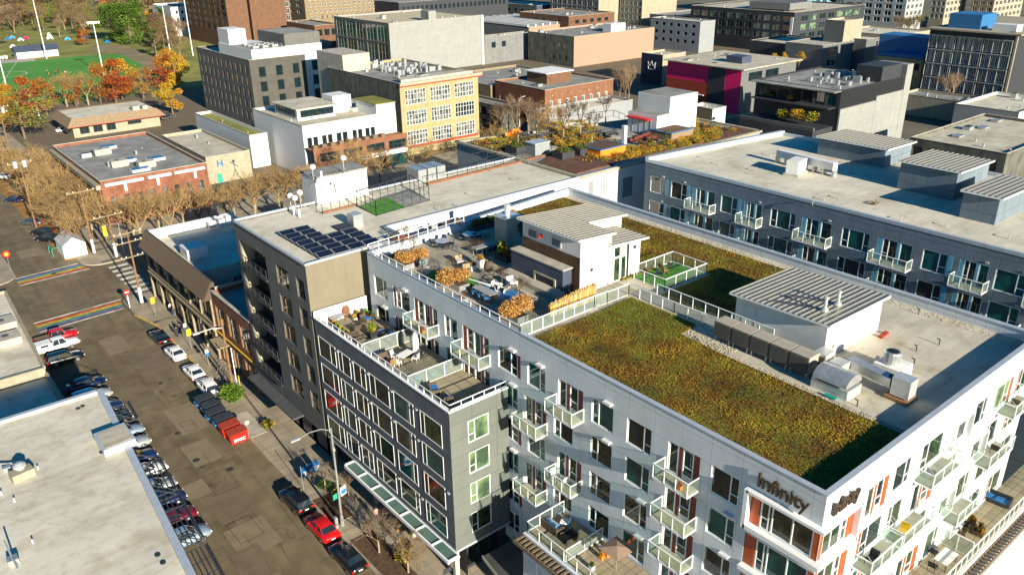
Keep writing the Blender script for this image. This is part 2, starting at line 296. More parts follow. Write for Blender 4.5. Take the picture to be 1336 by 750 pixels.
# complex side: sidewalk with a bulge at the corner, yellow kerb paint on a strip
slab('sidewalk',[(60,-40),(60,128),(30.5,132)]+arcpts(28.6,130.5,1.8,90,180,5)+[(26.8,124),(28.2,118),(28.2,104),(28.2,93.5),(26.5,89.5),(26.4,76),(26.4,-40)])
slab('sidewalk',[(60,128.02),(400,128.02),(400,132),(60,132)])
b=MB(); b.box(28.02,28.2,96,118,.1,.136); b.path([(26.66,124.2,.09),(28.08,118,.09)],.1,4); st(b.build('kerb_paint','kerb_yellow'))
slab('sidewalk',[(400,150),(400,320),(26,320),(26,157)]+arcpts(29.5,153.5,3.5,180,270,5)+[(33,150)])
slab('sidewalk',[(-200,151.5),(12.5,151.5)]+arcpts(12.5,155,3.5,-90,0,5)+[(16,400),(-200,400)])
slab('sidewalk',[(-100,-40),(12.4,-40),(12.4,122)]+arcpts(9,126,3.4,0,90,5)+[(-100,129.4)])
# rainbow crosswalks
RB=['p_red','p_orange','p_yellow','p_green','p_blue','p_violet']
def crosswalk(a,b_,c,d,order):
    """a-b_ one edge, c-d the other (world xy); white lines outside the colour bands"""
    A,B,Cc,D=[Vector(q) for q in (a,b_,c,d)]; m=MB(); n=8
    def q(t0,t1): return [A.lerp(Cc,t0),B.lerp(D,t0),B.lerp(D,t1),A.lerp(Cc,t1)]
    edges=[0,.09,.16]+[.16+.68*i/6 for i in range(1,7)]+[.91,1]
    m.face([(p.x,p.y,.006) for p in q(0,.09)],0); m.face([(p.x,p.y,.006) for p in q(.91,1)],0)
    for i in range(6): m.face([(p.x,p.y,.006) for p in q(.13+.74*i/6,.13+.74*(i+1)/6)],1+i)
    return st(m.build('crosswalk',['paint_white']+[order[i] for i in range(6)]))
crosswalk((14.2,131.6),(26.9,132.2),(14.2,127.3),(26.0,127.9),RB)
crosswalk((15.6,149.0),(26.6,149.4),(15.6,153.2),(25.6,153.8),RB)
m=MB()
for i in range(7): m.face([(x,y,.006) for x,y in ((29.2,133.2+i*2.3),(32.4,133.2+i*2.3),(32.4,134.2+i*2.3),(29.2,134.2+i*2.3))])
for i in range(7): m.face([(x,y,.006) for x,y in ((8.2,133.4+i*2.3),(11.2,133.4+i*2.3),(11.2,134.4+i*2.3),(8.2,134.4+i*2.3))])
st(m.build('crosswalk','paint_white'))
m=MB(); rg=random.Random(3)
for px,py,l,w in ((188,520,4,3),(245,545,7,3.5),(262,590,5,3),(225,600,4.5,2.5),(300,655,6,4),(252,640,3,3),(200,470,9,5),(150,450,6,3),(330,700,5,4),(130,340,3,3),(40,330,5,4),(330,735,5,3),(100,395,7,3)):
    x,y=at(px,py); z_=.004+len(m.f)*.0012; m.face([(x-w/2,y-l/2,z_),(x+w/2,y-l/2,z_),(x+w/2,y+l/2,z_),(x-w/2,y+l/2,z_)],rg.choice((0,0,1)))
st(m.build('asphalt_repair_patches',['asphalt_patch','asphalt_pale']))
m=MB()
for px,py,l,w in ((226,513,4,2.2),(206,560,3.5,2),(172,575,3,2),(288,628,4,2.6),(320,690,3.6,2.4),(246,555,2.5,1.4)):
    x,y=at(px,py); w2=.05
    for a in ((x-w/2,x-w/2+w2,y-l/2,y+l/2),(x+w/2-w2,x+w/2,y-l/2,y+l/2),(x-w/2,x+w/2,y-l/2,y-l/2+w2),(x-w/2,x+w/2,y+l/2-w2,y+l/2)): m.face([(a[0],a[2],.022),(a[1],a[2],.022),(a[1],a[3],.022),(a[0],a[3],.022)])
for cx in (17.2,19.4,21.4,24):
    y=40
    x=cx
    while y<126:
        nx=cx+rg.uniform(-.16,.16); ny=y+rg.uniform(1,3); m.face([(x-.02,y,.022),(x+.02,y,.022),(nx+.02,ny,.022),(nx-.02,ny,.022)]) if rg.random()<.4 else None; x,y=nx,ny
st(m.build('crack_sealant','tar'))
m=MB()
for px,py,rr in ((176,560,.4),(232,565,.35),(157,352,.35),(300,612,.4),(210,500,.3),(256,600,.4),(70,357,.4)):
    x,y=at(px,py); m.lathe(x,y,[(rr,.004),(rr,.026)],14)
st(m.build('manhole_covers','tar'))
# leaf litter in the gutters of the far block, planting beds by the kerb
poly('leaf_litter',[(24.2,156),(26,156),(26,300),(23,300)],.03,'litter'); poly('leaf_litter',[(26.1,158),(30,158),(30,300),(26.1,300)],.137,'litter')
slab('planting_bed',[(26.75,60.9),(28.9,60.9),(28.9,65.6),(26.75,65.6)],'soil',.17); slab('planting_bed',[(26.75,49),(29.2,49),(29.2,57.8),(26.75,57.8)],'soil',.17)
slab('planting_bed',[(26.7,80.6),(28.6,80.6),(28.6,86.6),(26.7,86.6)],'concrete',.17)
poly('parking_lot',[(37,174),(400,174),(400,320),(37,320)],.134,'asphalt_patch')
# park: field and lawn
fc=[at(-40,160),at(150,120),at(205,92),at(168,66),at(100,69),at(0,86)]
poly('lawn',[at(-160,200),at(130,165),at(330,95),at(330,-40),at(-300,-40)],-.01,'lawn')
poly('sports_field',[at(-90,150),at(120,128),at(192,82),at(172,69),at(100,74),at(-70,90)],.0,'field')
b=MB()
c0=at(3,98)
for i in range(40):
    a0,a1=2*math.pi*i/40,2*math.pi*(i+1)/40
    b.face([(c0[0]+r*math.cos(a),c0[1]+r*math.sin(a),.02) for r,a in ((9,a0),(9,a1),(9.5,a1),(9.5,a0))])
b.path([at(-80,94)+(.02,),at(0,89)+(.02,)],.12,4); b.path([at(-8,125)+(.02,),at(26,75)+(.02,)],.12,4)
st(b.build('field_lines','paint_white'))
poly('path',[at(-60,88),at(46,80),at(46,76),at(-60,83)],.03,'concrete'); poly('path',[at(120,66),at(160,72),at(205,95),at(200,75),at(165,60),at(120,58)],.015,'leaf_path')
# ================= white apartment building with green roof (top 23.4 m)
ZT=23.4; X0=37.55; Y0=18.06; Y1=69.4; X1=68.3; Y1N=72.3; PH=3.27
T=thing('apartment_building','large white panelled apartment building with a sedum roof, roof patio and two white penthouses','building',(50,40,0))
swh=[];seh=[]; SWF=SW(X0); SEF=SE(Y0)
cols=[('A',65.98,68.38,'L'),('B',61.84,64.74,'P'),('C',57.1,60.95,'D'),('D',54.0,55.97,'S'),('E',49.37,53.15,'D'),('F',45.19,48.14,'Q'),('G',42.14,44.33,'L'),('H',37.87,40.63,'E'),('I',34.7,36.94,'R'),('J',31.04,33.36,'L'),('K',26.85,29.55,'E'),('L',23.73,25.93,'L')]
odd={'G':('E',42.0,44.7),'H':('R',38.9,41.1),'K':('E',26.85,29.55),'F':('L',45.6,48.1),'D':('S',54,56),'C':('D',57.1,60.95)}
ps=[];balc=[]
def op(F,holes,u0,u1,z0,z1,ty,flip):
    """one opening; u runs right-to-left in the photo on the south-west side (flip) """
    def fr(*a): return tuple(sorted(1-x for x in a)) if flip else tuple(a)
    def bay(k,n): return n-1-k if flip else k
    if ty in 'LRS':
        if ty=='L': mu,tr=fr(.69),[(bay(1,2),.34)]
        elif ty=='R': mu,tr=fr(.31),[(bay(0,2),.34)]
        else: mu,tr=fr(.38),[]
        holes.append((u0,u1,z0,z1)); ps.append(('w',F,u0,u1,z0,z1,mu,tr))
    elif ty in 'PQ':   # with a dark red strip at one end
        holes.append((u0,u1,z0,z1)); w=.42; lo=(ty=='P')!=flip
        if lo: ps.append(('p',F,u0+.05,u0+w,z0,z1)); a,b_=u0+w,u1
        else: ps.append(('p',F,u1-w,u1-.05,z0,z1)); a,b_=u0,u1-w
        mu=fr(.34) if ty=='P' else fr(.66); ps.append(('w',F,a,b_,z0,z1,mu,[(bay(0 if ty=='P' else 1,2),.34)]))
    elif ty in 'DE':   # balcony door beside a window, with red strips
        zd=z0-.28; L=u1-u0
        def sp(a,b_): return (u1-b_*L,u1-a*L) if flip else (u0+a*L,u0+b_*L)
        if ty=='E': dr,st_,wn,pn=sp(0,.34),sp(.36,.44),sp(.46,.80),sp(.82,1)
        else: pn,wn,st_,dr=sp(0,.13),sp(.14,.40),sp(.68,.74),sp(.76,1)
        holes.append((u0,u1,zd,z1))
        ps.append(('d',F,dr[0],dr[1],zd,z1)); ps.append(('p',F,st_[0],st_[1],zd,z1)); ps.append(('w',F,wn[0],wn[1],z0,z1,(),[(0,.34)])); ps.append(('p',F,pn[0],pn[1],zd,z1)); ps.append(('s',F,wn[0],wn[1],zd,z0))
        if ty=='D': g_=sp(.41,.67); ps.append(('w',F,g_[0],g_[1],zd,z1,(),[]))
for k in range(7):
    zt=21.28-PH*k; zb=zt-2.15
    for n,a,b_,ty in cols:
        if k%2==1 and n in odd: ty,a,b_=odd[n]
        if k>=2 and a>47.2: continue          # behind the dark wing
        if k>=4 and (b_<44.4 and a<44): continue  # behind the podium
        if k==3 and n in 'KIH' : ty='R' if n!='K' else 'E'
        op(SWF,swh,a,b_,zb,zt,ty,True)
        if ty in 'DE' and not(k==1 and a>48) and k<3 or (k==3 and n=='G'): balc.append(('sw',a-.15,b_+.2,zb-.34))
secols=[(42.8,45.35,'E'),(46.2,48.38,'L'),(49.86,52.93,'D2'),(54.05,56.85,'F'),(57.9,59.9,'L'),(61.3,64.3,'Q'),(65.2,67.6,'P')]
o2=[(42.6,45.6,'P'),(46.4,48.3,'R'),(49.8,52.9,'E'),(54.2,56.2,'L'),(57.8,60.8,'F'),(61.2,63.3,'R'),(64.6,67.4,'P')]
for k in range(4):
    zt=21.25-PH*k; zb=zt-2.1
    for i,(a,b_,ty) in enumerate(secols if k%2==0 else o2):
        if ty=='F': ps.append(('box',SEF,a,b_,zb,zt)); op(SEF,seh,a+.25,b_-.2,zb,zt,'P',False)
        else: op(SEF,seh,a,b_,zb,zt,'R' if ty=='D2' else ty,False)
for a,b_,k in ((42.3,46.2,1),(42.3,46.2,2),(49.2,53.4,0),(46.4,50.6,1),(59.4,63.8,1),(62.2,66.2,0),(55.6,59.4,2)): balc.append(('se',a,b_,21.25-PH*k-2.1-.34))
# corner bays
for k in range(4):
    zt=21.0-PH*k; zb=zt-2.35
    swh.append((Y0+.02,22.95,zb,zt)); seh.append((X0+.02,41.4,zb,zt))
w=MB()
w.wall(SWF,Y0,Y1,0,ZT,swh); w.wall(SEF,X0,X1,0,ZT,seh); w.face([(X1,Y0,0),(X1,Y1N,0),(X1,Y1N,ZT),(X1,Y0,ZT)]); w.face([(X0,Y1,0),(X1,Y1N,0),(X1,Y1N,ZT),(X0,Y1,ZT)])
ZR=22.55
# inner parapet faces
w.face([(X0+.3,Y0+.3,ZR),(X0+.3,45.2,ZR),(X0+.3,45.2,ZT),(X0+.3,Y0+.3,ZT)]); w.face([(X0+.3,Y0+.3,ZR),(X1-.35,Y0+.3,ZR),(X1-.35,Y0+.3,ZT),(X0+.3,Y0+.3,ZT)])
w.face([(X1-.35,Y0+.3,ZR),(X1-.35,Y1N-.3,ZR),(X1-.35,Y1N-.3,ZT),(X1-.35,Y0+.3,ZT)]); w.face([(X0+.3,Y1-.3,ZR),(X1-.35,Y1N-.3,ZR),(X1-.35,Y1N-.3,ZT),(X0+.3,Y1-.3,ZT)])
w.build('wall','white_panel',T)
b=MB(); c=.32
b.box(X0-.06,X0+c,Y0-.06,45.3,ZT,ZT+.07); b.box(X0+c,X1+.05,Y0-.06,Y0+c,ZT,ZT+.07); b.box(X1-.42,X1+.05,Y0+c,Y1N,ZT,ZT+.07); b.box(X0-.05,X0+.25,45.3,Y1,ZT,ZT+.05)
b.mesh([(X0-.05,Y1-.35,ZT),(X1-.4,Y1N-.35,ZT),(X1-.4,Y1N+.05,ZT),(X0-.05,Y1+.05,ZT),(X0-.05,Y1-.35,ZT+.07),(X1-.4,Y1N-.35,ZT+.07),(X1-.4,Y1N+.05,ZT+.07),(X0-.05,Y1+.05,ZT+.07)],[(0,1,5,4),(1,2,6,5),(2,3,7,6),(3,0,4,7),(4,5,6,7)])
b.build('parapet_cap','parapet_cap',T)
b=MB(); b.face([(X0+.1,Y0+.1,ZR),(X1-.1,Y0+.1,ZR),(X1-.1,Y1N-.2,ZR),(X0+.1,Y1-.2,ZR)]); b.build('roof','roof_pale',T)
nw=0
for p in ps:
    F=p[1]
    if p[0]=='w':
        nw+=1; gm=None
        if F is SEF: gm=rnd.choice(['glass_blind','glass_green','glass_dark','glass_green','glass_blind','glass_dark'])
        window(T,F,*p[2:6],mull=p[6],tr=p[7],gm=gm)
        if p[7] and F is SWF and p[5]<22 and (p[3]-p[2])>1.7 and rnd.random()<.75:   # white vent hood
            b=MB(); u=p[2]+.1; b.fbox(F,u,u+.75,.005,.32,p[5]+.22,p[5]+.42); b.build('vent_hood','white',T)
    elif p[0]=='p': b=MB(); b.fbox(F,p[2],p[3],-.12,-.04,p[4],p[5]); b.build('accent_panel','rust_panel' if F is SEF else 'maroon_panel',T)
    elif p[0]=='s': b=MB(); b.fbox(F,p[2],p[3],-.12,-.05,p[4],p[5]); b.build('sill_panel','white',T)
    elif p[0]=='d': window(T,F,*p[2:6],name='balcony_door',fw=.12)
    elif p[0]=='box':
        b=MB(); u0,u1,z0,z1=p[2:6]
        for a in ((u0,u0+.15,z0,z1),(u1-.12,u1,z0,z1),(u0+.15,u1-.12,z1-.02,z1+.12),(u0+.15,u1-.12,z0-.12,z0+.02)): b.fbox(F,a[0],a[1],.003,.35,a[2],a[3])
        b.build('window_surround','white_frame',T)
for k in range(4):       # corner bays: projecting frame, red corner panels, big panes
    zt=21.0-PH*k; zb=zt-2.35
    b=MB()
    if k==0: b.fbox(SWF,Y0-.4,22.95,.003,.45,zt+.02,zt+.22); b.fbox(SEF,X0+.002,41.5,.003,.4,zt+.02,zt+.22)
    b.fbox(SWF,Y0-.4,22.95,.003,.45,zb-.35,zb-.02); b.fbox(SEF,X0+.002,41.5,.003,.4,zb-.35,zb-.02)
    if k==0: b.fbox(SWF,22.8,23.1,.004,.45,zb-.34,zt+.21); b.fbox(SEF,41.35,41.6,.004,.4,zb-.34,zt+.21)
    b.build('bay_frame','white_frame',T)
    window(T,SWF,Y0+.42,22.1,zb,zt,mull=(.385,.77,.84),tr=[(3,.36)],fw=.1,gm='glass_room' if k==0 else None,name='bay_window')
    window(T,SEF,X0+.42,40.7,zb,zt,mull=(.35,.72,.79),tr=[(3,.4)],fw=.1,gm='glass_green',name='bay_window')
    b=MB(); b.fbox(SWF,22.15,22.9,-.12,-.02,zb,zt); b.build('accent_panel','rust_panel',T)
    b=MB(); b.box(X0+.01,X0+.4,Y0+.01,Y0+.4,zb,zt); b.build('accent_panel','rust_panel',T); b=MB(); b.fbox(SEF,40.72,41.38,-.12,-.02,zb,zt); b.build('accent_panel','rust_panel',T)
def balcony(par,F,u0,u1,z,dep=1.25,rods=False):
    b=MB(); b.fbox(F,u0,u1,.01,dep,z-.12,z); s=b.build('balcony','white_frame',par); e=.05
    b=MB(); b.fbox(F,u0+.04,u1-.04,.03,dep-.04,z+.003,z+.03); b.build('floor','ochre_roof' if F is SWF else 'concrete',s)
    r=MB(); H=1.07
    n=3; us=[u0+e+(u1-u0-2*e)*i/n for i in range(n+1)]
    for u in us: r.fbox(F,u-.03,u+.03,dep-.06,dep,z-.12,z+H)
    for u in (u0,u1-.06): r.fbox(F,u,u+.06,.01,.07,z,z+H); r.fbox(F,u,u+.06,.07,dep,z+H-.06,z+H)
    r.fbox(F,u0,u1,dep-.07,dep+.01,z+H-.004,z+H+.05); r.fbox(F,u0,u1,dep-.06,dep-.01,z+.05,z+.09); r.build('railing','white_frame',s)
    g_=MB(); g_.fbox(F,u0+.06,u1-.06,dep-.045,dep-.035,z+.1,z+H-.03); 
    for u in (u0+.025,u1-.035): g_.fbox(F,u,u+.01,.08,dep-.07,z+.1,z+H-.07)
    g_.build('glass_panel','rail_glass',s)
    if rods:
        for u in (u0+.05,u1-.05): q=MB(); q.tube(P(F,u,.02,z+2.1),P(F,u,dep-.05,z+H),.02,.02,4); q.build('tie_rod','galv',s)
    return s
for side,a,b_,z in balc: balcony(T,SWF if side=='sw' else SEF,a,b_,z,1.3,rods=side=='se')
def railing(par,pts,H=1.07,step=1.35,m='white_frame',glass='rail_glass',name='roof_railing',r=.03,mid=False,gl=True):
    """posts, top rail and glass along a 3D polyline (base heights in pts)"""
    b=MB(); g_=MB(); 
    for p,q in zip(pts,pts[1:]):
        p=Vector(p);q=Vector(q); L=(q-p).length; n=max(1,round(L/step))
        for i in range(n+1): c=p.lerp(q,i/n); b.box(c.x-r,c.x+r,c.y-r,c.y+r,c.z,c.z+H)
        up=Vector((0,0,H)); b.tube(p+up,q+up,.045,.045,4)
        if mid: 
            for h in mid: b.tube(p+Vector((0,0,h)),q+Vector((0,0,h)),.02,.02,4)
        b.tube(p+Vector((0,0,.08)),q+Vector((0,0,.08)),.025,.025,4)
        if gl: z=Vector((0,0,.1)); g_.face([p+z,q+z,q+up*.96,p+up*.96])
    o=b.build(name,m,par)
    if gl: g_.build('glass_panel',glass,o)
    return o
# roof patio railings (white)
railing(T,[(X0+.1,Y1-.15,ZT-.15),(X0+.1,45.3,ZT-.15)],.75,gl=False,mid=(.35,))
railing(T,[(X0+.1,45.3,ZT-.5),(46.5,45.8,ZR+.1),(48.2,45.9,ZR)],1.2,glass='frost_glass')
railing(T,[(X0+.1,Y1-.15,ZT-.1),(50.5,70.4,ZT-.1)],.95,gl=False,mid=(.4,))
railing(T,[(51.0,45.9,ZR),(51.0,40.6,ZR),(51.3,33.5,ZR)],1.15); railing(T,[(52.9,44.2,ZR),(52.9,32.0,ZR)],1.15)
railing(T,[(54.2,48.2,ZR),(54.2,44.4,ZR),(60.2,44.4,ZR),(60.2,48.6,ZR),(55,48.6,ZR)],1.15)
railing(T,[(48.2,45.9,ZR),(51.0,45.9,ZR)],1.15)
# ---- wooden patio floor, walkway
b=MB(); b.face([(X0+.35,45.4,ZR+.03),(52.4,45.9,ZR+.03),(52.4,70.2,ZR+.03),(X0+.35,69,ZR+.03)]); b.build('patio_floor','paver',T)
b=MB(); b.box(51.1,52.85,30,46,ZR+.005,ZR+.05); b.box(54.3,60.1,44.5,48.5,ZR+.005,ZR+.05,1); b.build('walkway',['roof_grey','turf'],T)
b=MB(); b.box(50.85,51.05,30,46,ZR+.005,ZR+.12); b.build('walkway_kerb','ochre_roof',T)
# ---- ribbed-roof penthouses
flat('rib_metal',(.30,.28,.235),.5,.1,2,metal=.2)
def ribroof(par,x0,x1,y0,y1,zf,name='roof',step=.42,th=.16,along='x'):
    step*=1.15
    """sheet with standing ribs; zf(x,y)=top height"""
    b=MB(); C4=[(x0,y0),(x1,y0),(x1,y1),(x0,y1)]
    V=[(x,y,zf(x,y)-th) for x,y in C4]+[(x,y,zf(x,y)) for x,y in C4]
    b.mesh(V,[(0,3,2,1),(4,5,6,7)],0); b.mesh(V,[(0,1,5,4),(1,2,6,5),(2,3,7,6),(3,0,4,7)],1)
    n=int(((y1-y0) if along=='x' else (x1-x0))/step)
    for i in range(n+1):
        if along=='x':
            y=y0+.04+(y1-y0-.08)*i/n; a=[(x0+.02,y-.03),(x1-.02,y-.03),(x1-.02,y+.03),(x0+.02,y+.03)]
        else:
            x=x0+.04+(x1-x0-.08)*i/n; a=[(x-.03,y0+.02),(x+.03,y0+.02),(x+.03,y1-.02),(x-.03,y1-.02)]
        V=[(p,q,zf(p,q)+.001) for p,q in a]+[(p,q,zf(p,q)+.07) for p,q in a]; b.mesh(V,[(4,5,6,7),(0,1,5,4),(1,2,6,5),(2,3,7,6),(3,0,4,7)],2)
    return b.build(name,['corrugated','white_frame','rib_metal'],par)
# penthouses of the white building (T) -------------------------------------------------
zAC=lambda x,y: 27.95-.07*(x-47.8)
zB=lambda x,y: 26.75-.07*(x-50)
b=MB()
pA=[(47.65,48.8),(51.6,48.8),(51.6,52.7),(57,52.7),(57,56.8),(47.65,56.8)]
n=len(pA)
for i in range(n):
    p,q=pA[i],pA[(i+1)%n]; b.face([(p[0],p[1],ZR),(q[0],q[1],ZR),(q[0],q[1],zAC(*q)-.18),(p[0],p[1],zAC(*p)-.18)])
b.face([(51.6,48.85,ZR),(52.1,48.85,ZR),(52.1,48.85,zB(52,49)-.18),(51.6,48.85,zB(52,49)-.18)]); b.face([(54,48.85,ZR),(55.6,48.85,ZR),(55.6,48.85,zB(55.6,49)-.18),(54,48.85,zB(54,49)-.18)])
b.face([(52.1,48.85,26.1),(54,48.85,26.1),(54,48.85,zB(54,49)-.18),(52.1,48.85,zB(52,49)-.18)]); b.face([(55.6,48.85,ZR),(55.6,52.6,ZR),(55.6,52.6,zB(55.6,49)-.18),(55.6,48.85,zB(55.6,49)-.18)])
ph=b.build('penthouse','white',T)
ribroof(ph,47.2,51.95,48.6,57.2,zAC); ribroof(ph,51.96,57.4,52.3,57.2,zAC); ribroof(ph,51.2,56.1,48.2,52.45,zB)
F=SE(48.85)
window(ph,F,51.75,52.9,25,26.1,fm='white_frame',gm='glass_green',d=.02,name='window'); window(ph,F,51.75,52.9,ZR+.05,25,gm='glass_green',d=.02,name='glass_door')
window(ph,F,52.92,53.75,ZR+.05,25,gm='glass_green',d=.02,fw=.12,name='glass_door'); b=MB(); b.fbox(F,52.92,53.75,-.05,.02,25.02,26.1); b.fbox(F,53.77,54.05,-.05,.01,ZR,26.1,1); b.build('door_panel',['alum','black'],ph)
F=SW(47.65)
b=MB(); b.fbox(F,48.85,56.7,.004,.06,ZR,26.15); b.build('wood_cladding','wood_slats',ph)
for u in (51.3,54.6):
    b=MB(); b.fbox(F,u,u+1.3,.006,.1,26.4,27.25)
    for i in range(5): b.fbox(F,u+.1,u+1.2,.1,.14,26.5+i*.14,26.57+i*.14,1)
    b.build('louvre_vent',['alum','navy'],ph)
b=MB(); b.lathe(47.5,54.1,[(.16,26.7),(.16,27.05)],10); b.build('alarm_bell','red',ph)
for u,z in ((48.9,24.6),(54.6,25.4)):
    b=MB(); b.fbox(SE(48.8),u,u+.22,0.003,.16,z,z+.25); b.build('wall_light','charcoal',ph)
b=MB(); b.box(46.35,47.45,49.7,57,ZR+.03,25.0,0); b.box(46.28,47.5,49.6,57.1,25.0,25.12,1); b.box(45.2,46.34,49.4,57.2,ZR+.04,ZR+.5,1)
fp=b.build('fireplace','navy_wall',T); fp.data.materials.append(MT['concrete'])
b=MB(); F=SW(46.34)
for a in ((50.6,50.8,ZR+.5,ZR+1.35),(53.4,53.6,ZR+.5,ZR+1.35),(50.8,53.4,ZR+1.2,ZR+1.35)): b.fbox(F,a[0],a[1],.003,.12,a[2],a[3])
b.build('surround','cream',fp); b=MB(); b.fbox(F,50.8,53.4,.003,.03,ZR+.52,ZR+1.2); b.build('firebox','black',fp)
# second penthouse
zP=lambda x,y: 25.85-.02*(x-52.6)-.03*(y-27)
b=MB()
for p,q in (((53.1,27.7),(61.3,27.7)),((61.3,27.7),(61.3,35.9)),((61.3,35.9),(53.1,35.9)),((53.1,35.9),(53.1,27.7))): b.face([(p[0],p[1],ZR),(q[0],q[1],ZR),(q[0],q[1],zP(*q)-.2),(p[0],p[1],zP(*p)-.2)])
p2=b.build('penthouse','white',T); ribroof(p2,52.55,61.6,27.25,36.3,zP)
window(p2,SW(53.1),33.9,35.2,ZR+.05,ZR+2.3,gm='glass_pale',d=.02,fm='alum',name='metal_door')
b=MB(); b.fbox(SE(27.7),54.2,54.45,.003,.12,23.3,23.6); b.build('wall_box','grey',p2)
for px,py in ((1076,405),(1093,397)):
    x,y=at(px,py,25.8); b=MB(); b.lathe(x,y,[(.3,25.75),(.28,25.95),(.13,26.05),(.13,26.75),(.2,26.8),(.2,26.95),(.05,27.02)],10); b.build('flue','alum',p2,smooth=False)
    b=MB(); b.tube((x-.2,y+.1,26),(x-1.6,y+4.2 if 0 else y+3.4,25.98),.05); b.build('roof_rod','navy',p2)  # navy rod running back from each flue above the roof sheet
# sedum beds -------------------------------------------------------------------------
flat('sed_ochre',(.25,.145,.012),.95,.35,1.2,fine=.3); flat('sed_green',(.12,.17,.015),.95,.3,1.2,fine=.3); flat('sed_brown',(.17,.085,.016),.95,.35,1.2,fine=.3); flat('sed_dark',(.055,.05,.012),.95,.35,1.2,fine=.3); flat('sed_yellow',(.36,.23,.015),.95,.3,1.2,fine=.2)
def sed_base():
    m,N,L,b=_new('sedum_mat'); nt=m.node_tree; o=noisecol(nt,.45,(.14,.07,.012),(.16,.15,.02),detail=8,contrast=(.4,.6)); o=mul(nt,o,noisecol(nt,6,g3(.4),g3(1.5),detail=6))
    L.new(o,b.inputs['Base Color']); b.inputs['Roughness'].default_value=1; b.inputs['Specular IOR Level'].default_value=.1
sed_base()
SED=['sedum_mat','sed_ochre','sed_green','sed_brown','sed_dark','sed_yellow']
def inpoly(x,y,P_):
    c=False; j=len(P_)-1
    for i in range(len(P_)):
        if (P_[i][1]>y)!=(P_[j][1]>y) and x<(P_[j][0]-P_[i][0])*(y-P_[i][1])/(P_[j][1]-P_[i][1])+P_[i][0]: c=not c
        j=i
    return c
def sedum(pts,z,dens,seed,greenat=None,size=.055,name='sedum_carpet',label=None,cells=.5,amp=.1,holes=()):
    rg=random.Random(seed); xs=[p[0] for p in pts]; ys=[p[1] for p in pts]; x0,x1,y0,y1=min(xs),max(xs),min(ys),max(ys); b=MB()
    b.prism(pts,z-.1,z+.0,0)
    hz=lambda x,y: z+.0+amp*(noise.noise(Vector((x*.9,y*.9,seed)))+.7)*.7
    nx=max(2,int((x1-x0)/cells)); ny=max(2,int((y1-y0)/cells))
    A=(x1-x0)*(y1-y0)
    for i in range(int(A*dens)):
        x,y=rg.uniform(x0,x1),rg.uniform(y0,y1)
        if not inpoly(x,y,pts): continue
        if any(h[0]<x<h[1] and h[2]<y<h[3] for h in holes): continue
        n1=noise.noise(Vector((x*.35,y*.35,seed))); n2=noise.noise(Vector((x*1.3,y*1.3,seed+5))); n3=noise.noise(Vector((x*.16,y*.16,seed+9))); v=1.25*n1+n2*.5+.7*n3+rg.gauss(0,.2)-(.55*max(0,1-(x-x0)/2.2) if seed==1 else 0)
        if seed<3 and noise.noise(Vector((x*.8,y*.8,seed+80)))>.5 and rg.random()<.75: continue
        g_=0
        if greenat: d=math.hypot((x-greenat[0])/greenat[2],(y-greenat[1])/greenat[3]); g_=1.15*max(0,1-d)
        if g_*1.3>rg.random(): mi=2
        elif v>.62: mi=5
        elif v>.08: mi=1
        elif v>-.16: mi=rg.choice((2,1,3))
        elif v>-.6: mi=3
        else: mi=4
        if noise.noise(Vector((x*.5,y*.5,seed+50)))>.42 and rg.random()<.5: mi=4
        h=hz(x,y)*1.0; k=size*rg.uniform(.6,1.5); a=rg.uniform(0,6.28); c,s_=math.cos(a)*k,math.sin(a)*k; t=rg.uniform(.3,1.4)*size
        b.face([(x-c,y-s_,h-.02),(x+s_*.6,y-c*.6,h+t*.4),(x+c,y+s_,h+t),(x-s_*.6,y+c*.6,h+t*.3)],mi)
    return b
def sedthing(pts,z,dens,seed,label,**kw):
    b=sedum(pts,z,dens,seed,**kw); o=b.build('sedum_carpet',SED); tag(o,label,'planting',kind='stuff'); return o
sedthing([(37.95,18.5),(47.9,19),(48.0,32),(48.3,37.6),(50.6,37.9),(50.6,45.3),(45,45.0),(37.95,45.0)],ZR+.14,120,1,'ochre and green sedum covering the front part of the white building roof',greenat=(49.3,42.5,6.5,7),size=.045)
sedthing([(53.1,37.3),(66.6,38.6),(66.6,71.4),(56,70.9),(52.9,62),(52.9,48.5),(57.3,48.5),(60.6,48.8),(60.6,43.9),(53.1,43.9)],ZR+.14,60,2,'ochre sedum bed behind the two white penthouses',size=.06,greenat=(58,45,3,3))
b=MB(); rg=random.Random(5)
for i in range(4600):
    t=rg.random(); y=18.9+t*18.8; x=47.85+rg.uniform(0,.75)+(.5 if y>33 else 0)*rg.random()*3; r=rg.uniform(.025,.05); b.lathe(x,y,[(r*.7,ZR+.02),(r,ZR+.05),(r*.5,ZR+.02+r*1.3)],5,rg.choice((0,0,1,2)))
for i in range(1500):
    y=rg.uniform(45,70) if i%2 else rg.uniform(20,70); x=X1-.5-rg.uniform(0,1.1); r=rg.uniform(.025,.05); b.lathe(x,y,[(r*.7,ZR+.02),(r,ZR+.05),(r*.5,ZR+.02+r*1.3)],4,rg.choice((0,1,2)))
flat('pebble_a',(.42,.37,.28),.9,.1); flat('pebble_b',(.28,.25,.2),.9,.1); flat('pebble_c',(.52,.48,.4),.9,.1)
tag(b.build('gravel',['pebble_a','pebble_b','pebble_c']),'pale pebble strips along the sedum and the far parapet','gravel',kind='stuff')
for q in ((48.05,23),(47.7,31)):
    pass
b=MB(); b.path([(48.75,36.6,ZR+.18),(47.75,34.6,ZR+.15),(47.82,19.2,ZR+.12)],.035,4); single(b,'roof_cable',['black'],'black cable lying along the pebble strip beside the sedum','cable',(47.8,30,ZR))

